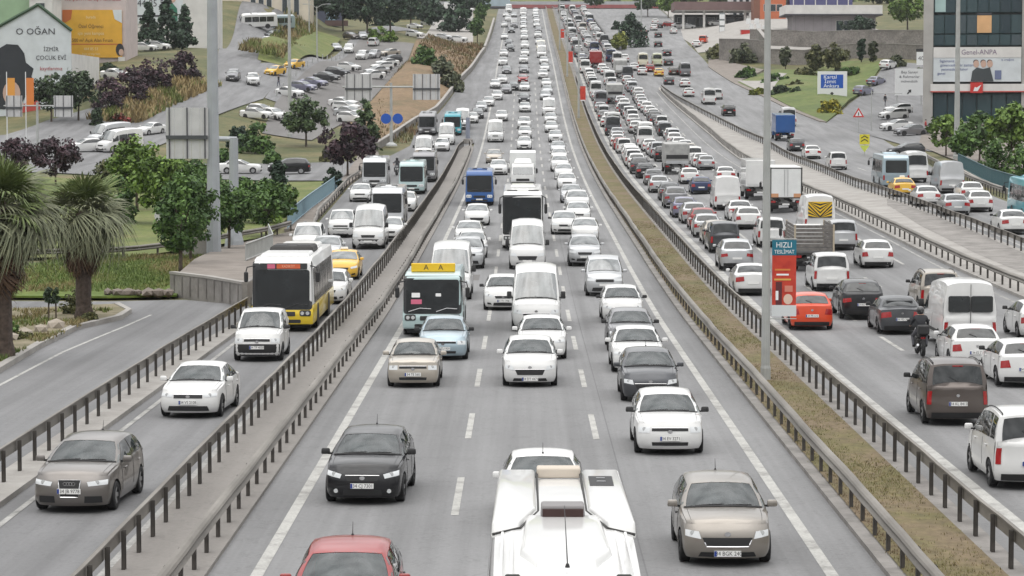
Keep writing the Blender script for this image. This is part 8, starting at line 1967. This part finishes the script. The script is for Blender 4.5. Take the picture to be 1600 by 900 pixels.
# the far end of the jam: more than three hundred cars are in view, these last ones are one object
def far_jam():
    V, F, M, mats = [], [], [], []
    for (x, y, mi, ci) in FAR:
        m = MODELS[mi]; me = get_kit(m, 0, '', '', 0).single; L = ST[m]['L']; cy = y + L/2; b = len(V); z = float(land(x, cy)) + .02; p = slope(x, cy)
        R = Matrix.Rotation(p, 3, 'X') @ Matrix.Rotation(math.pi, 3, 'Z'); T = Vector((x, cy, z))
        V += [tuple(R @ v.co + T) for v in me.vertices]; idx = []
        for mt in me.materials:
            mt = PAINT[COLOURS[ci]] if mt == PAINT['white'] else mt
            if mt not in mats: mats.append(mt)
            idx.append(mats.index(mt))
        for q in me.polygons: F.append(tuple(i + b for i in q.vertices)); M.append(idx[q.material_index])
    o = link('distant_traffic', raw_mesh('distant_traffic', V, F, mats, M)); o['kind'] = 'stuff'; tag(o, 'tiny cars packed at the far end of the outbound jam below the bridge', 'cars')
far_jam()
# ================================================================== riders, people, motorcycles
def skin_body(joints, edges, name, mats, facemat=None, sub=2):
    """one continuous surface grown round a posed skeleton; joints = [(x, y, z, radius)]"""
    me = bpy.data.meshes.new(name); me.from_pydata([j[:3] for j in joints], edges, []); ob = bpy.data.objects.new(name, me); COL.objects.link(ob)
    md = ob.modifiers.new('skin', 'SKIN'); md.use_smooth_shade = True
    lay = me.skin_vertices[0] if me.skin_vertices else me.skin_vertices.new()
    for v, j in zip(lay.data, joints): v.radius = (j[3], j[3])
    lay.data[0].use_root = True
    sm = ob.modifiers.new('sub', 'SUBSURF'); sm.levels = sub; sm.render_levels = sub
    dg = bpy.context.evaluated_depsgraph_get(); out = bpy.data.meshes.new_from_object(ob.evaluated_get(dg)); bpy.data.objects.remove(ob); bpy.data.meshes.remove(me)
    out.name = name; out.materials.clear()
    for m in mats: out.materials.append(m)
    if facemat: out.polygons.foreach_set('material_index', np.array([facemat(p.center) for p in out.polygons], np.int32))
    out.update(); return out
SKINM = flat('skin', (.42, .26, .19), rough=.6); DARKCL = flat('dark_jacket', (.020, .021, .025), rough=.8); GREYCL = flat('grey_trousers', (.075, .075, .085), rough=.85); JEANS = flat('blue_jeans', (.05, .065, .11), rough=.85); REDCL = flat('red_top', (.40, .04, .04), rough=.8); HELM = flat('black_helmet', (.016, .016, .018), rough=.2, coat=1); HAIRM = flat('dark_hair', (.02, .016, .013), rough=.8); SHOE = flat('dark_shoes', (.015, .015, .015), rough=.6)
E_ = [(0, 1), (1, 2), (2, 3), (3, 4), (2, 5), (5, 6), (6, 7), (7, 8), (2, 9), (9, 10), (10, 11), (11, 12), (0, 13), (13, 14), (14, 15), (15, 16), (0, 17), (17, 18), (18, 19), (19, 20)]
def hands(J, E, idx, d):
    """five short separate fingers rooted in each palm"""
    for w, sx in idx:
        x, y, z, _ = J[w]; b = len(J)
        for k in range(4):
            ox = (k - 1.5)*.019; J += [(x + ox, y + d[1]*.05, z + d[2]*.05, .0095), (x + ox, y + d[1]*(.085 + .008*(k in (1, 2))), z + d[2]*.08 - .015, .0085)]; E += [(w, b + 2*k), (b + 2*k, b + 2*k + 1)]
        b2 = len(J); J += [(x - sx*.04, y + d[1]*.02, z + d[2]*.03, .011), (x - sx*.05, y + d[1]*.05, z + d[2]*.05, .010)]; E += [(w, b2), (b2, b2 + 1)]
def face_bits(par, c, hair=None, fwd=-1):
    m = MB()
    for sx in (-1, 1): m.lathe_x([(-.012, .001), (-.006, .011), (.006, .011), (.012, .001)], 8, 0, (c[0] + sx*.033, c[1] + fwd*.088, c[2] + .012))
    m.build('eyes', flat('eyes', (.05, .04, .035), rough=.3) if 'eyes' not in bpy.data.materials else bpy.data.materials['eyes'], par)
    m = MB(); m.box((c[0], c[1] + fwd*.105, c[2] - .012), (.026, .035, .04), 0, 0, .6); m.build('nose', SKINM, par); m = MB(); m.box((c[0], c[1] + fwd*.088, c[2] - .058), (.05, .012, .012)); m.build('mouth', flat('lips', (.30, .12, .10)) if 'lips' not in bpy.data.materials else bpy.data.materials['lips'], par)
    for sx in (-1, 1): m = MB(); m.box((c[0] + sx*.092, c[1], c[2] + .0), (.018, .04, .06)); m.build('ear', SKINM, par)
    if hair: m = MB(); m.lathe_z([(.098, -.01), (.112, .03), (.108, .075), (.075, .115), (.001, .128)], 14, 0, (c[0], c[1] - fwd*.018, c[2])); m.build('hair', hair, par, smooth=True)
def motorcycle(x, y, label, rlabel, facing=0, top=DARKCL, zo=.004, leg=GREYCL):
    rz = math.pi if facing else 0; z = zl(x, y) + zo; t = empty('motorcycle', (x, y, z), rz); tag(t, label, 'motorcycle', 'motorcycles between the lanes'); TY = RUBBER
    for yy in (-.68, .66):
        m = MB(); m.lathe_x([(-.06, .21), (-.065, .27), (0, .315), (.065, .27), (.06, .21)], 18, 0, (0, yy, .315)); w = m.build('wheel', TY, t, smooth=True); m = MB(); m.lathe_x([(-.035, .215), (-.03, .05), (.03, .05), (.035, .215)], 14, 0, (0, yy, .315)); m.build('rim', ALLOY, w)
    m = MB()
    for sx in (-1, 1): m.tube([(sx*.09, -.68, .315), (sx*.09, -.58, .62), (sx*.09, -.46, .96)], .026, 6)
    m.build('fork', ALLOY, t); m = MB(); m.tube([(-.36, -.34, 1.06), (-.20, -.44, 1.02), (0, -.46, .98), (.20, -.44, 1.02), (.36, -.34, 1.06)], .018, 6); m.build('handlebar', TRIM, t)
    m = MB(); V, F = bevel_box((0, -.52, .86), (.26, .16, .24), .05, 2); m.add(V, F); h = m.build('front_cowl', PAINT['grey'], t, smooth=True); m = MB(); m.lathe_z([(.001, 0), (.06, 0)], 12); m.V = [(vx, -.605, .86 + vy) for vx, vy, vz in m.V]; m.build('headlight', LAMP_IN, h)
    m = MB(); V, F = bevel_box((0, -.16, .78), (.30, .52, .24), .08, 2, .8, .9); m.add(V, F); m.build('tank', PAINT['dark grey'], t, smooth=True); m = MB(); V, F = bevel_box((0, .36, .80), (.28, .68, .11), .045, 2); m.add(V, F); m.build('seat', TRIM, t, smooth=True)
    m = MB(); V, F = bevel_box((0, -.02, .46), (.30, .46, .34), .05, 1); m.add(V, F); m.build('engine', BODYGREY, t); m = MB(); m.tube([(.16, -.05, .32), (.18, .35, .34), (.19, .75, .46)], .045, 8); m.build('exhaust', CHROME, t); m = MB(); m.tube([(0, .66, .32), (0, .2, .5), (0, -.3, .62)], .06, 6); m.build('frame', TRIM, t)
    m = MB(); V, F = bevel_box((0, .74, 1.0), (.40, .34, .34), .04, 1); m.add(V, F); m.build('top_box', TRIM, t); m = MB(); m.box((0, .70, .70), (.16, .05, .07)); m.build('tail_light', REDLAMP, t); m = MB(); m.box((0, -.62, .62), (.16, .015, .12)); m.build('number_plate', PLATE, t)
    for sx in (-1, 1): m = MB(); m.tube([(sx*.26, -.42, 1.03), (sx*.33, -.44, 1.22)], .008, 5); V, F = bevel_box((sx*.35, -.44, 1.25), (.13, .04, .08), .02, 1); m.add(V, F); m.build('wing_mirror', TRIM, t)
    J = [(0, .18, .93, .155), (0, .14, 1.12, .15), (0, .07, 1.36, .165), (0, .03, 1.50, .062), (0, -.01, 1.62, .10)]; E = list(E_)
    for sx in (-1, 1): J += [(sx*.19, .06, 1.40, .085), (sx*.29, -.08, 1.20, .058), (sx*.31, -.27, 1.09, .040), (sx*.31, -.33, 1.08, .036)]
    for sx in (-1, 1): J += [(sx*.13, .08, .88, .10), (sx*.24, -.22, .72, .075), (sx*.23, .00, .38, .052), (sx*.23, -.13, .33, .045)]
    hands(J, E, ((8, -1), (12, 1)), (0, -1, -.5))
    def fm(c): return 3 if c.z < .40 else (2 if c.z < .98 and not (abs(c.x) > .26 and c.z > .95) else (1 if (abs(c.x) > .22 and c.y < -.24) or c.z > 1.50 else 0))
    me = skin_body(J, E, 'person', [top, SKINM, leg, SHOE], fm); r = link('person', me, None, (x, y, z), (0, 0, rz)); tag(r, rlabel, 'person', 'riders on the motorcycles')
    m = MB(); m.lathe_z([(.085, -.15), (.125, -.10), (.142, 0), (.130, .08), (.085, .135), (.001, .155)], 16, 0, (0, 0, 1.64)); m.build('helmet', HELM, r, smooth=True); m = MB()
    G = np.array([[(.146*math.sin(a), -.146*math.cos(a), 1.61 + dz) for a in np.linspace(-1.0, 1.0, 9)] for dz in (-.03, .05)]); m.grid(G); m.build('visor', GLASS_D, r)
    face_bits(r, (0, -.02, 1.61))
motorcycle(-13.25, 163, 'dark motorcycle on the far left of the slip lane behind the city bus', 'person in a dark jacket and black helmet riding behind the city bus')
motorcycle(14.35, 97.0, 'motorcycle squeezing past the left side of the white panel van', 'person in dark clothes riding beside the white panel van', 1, zo=.02)
motorcycle(-12.6, 268, 'motorcycle between the two columns of small buses', 'person in grey riding between the two columns of small buses', 0, GREYCL)
def walker(x, y, label, top, leg, rz=0.0, zo=.06):
    z = zl(x, y) + zo; J = [(0, 0, .96, .135), (0, 0, 1.14, .13), (0, .01, 1.38, .15), (0, 0, 1.52, .055), (0, -.02, 1.64, .095)]; E = list(E_)
    for sx, f in ((-1, .10), (1, -.10)): J += [(sx*.185, .01, 1.42, .07), (sx*.235, .02 + f*.4, 1.14, .048), (sx*.24, f - .03, .90, .035), (sx*.24, f - .05, .83, .034)]
    for sx, f in ((-1, -.16), (1, .16)): J += [(sx*.095, 0, .88, .095), (sx*.10, f*.6 - .02, .50, .062), (sx*.10, f + .03, .10, .042), (sx*.10, f - .12, .05, .040)]
    hands(J, E, ((8, -1), (12, 1)), (0, -.15, -1))
    me = skin_body(J, E, 'person', [top, SKINM, leg, SHOE], lambda c: 3 if c.z < .12 else (1 if c.z > 1.50 or (abs(c.x) > .20 and c.z < .90) else (2 if c.z < .98 else 0)), 1); r = link('person', me, None, (x, y, z), (0, 0, rz)); tag(r, label, 'person'); face_bits(r, (0, -.02, 1.65), HAIRM)
walker(54.6, 407, 'person in dark clothes standing above the three parked white cars', DARKCL, GREYCL, .6); walker(51.2, 343, 'person in red walking at the mouth of the side road', REDCL, JEANS, 1.2); walker(-36.0, 396, 'person in dark clothes standing at the corner of the car park', DARKCL, JEANS, -1.0, .03)
# ================================================================== thin haze over the valley
def haze(density):
    m = bpy.data.materials.new('haze_air'); m.use_nodes = True; nt = m.node_tree; nt.nodes.clear()
    o = nt.nodes.new('ShaderNodeOutputMaterial'); p = nt.nodes.new('ShaderNodeVolumePrincipled'); p.inputs['Color'].default_value = (.93, .95, .97, 1); p.inputs['Density'].default_value = density; p.inputs['Anisotropy'].default_value = .2
    nt.links.new(p.outputs[0], o.inputs['Volume'])
    b = MB(); b.box((20, 680, 64), (960, 1600, 146)); h = b.build('haze', m); h['kind'] = 'stuff'
haze(.00007)
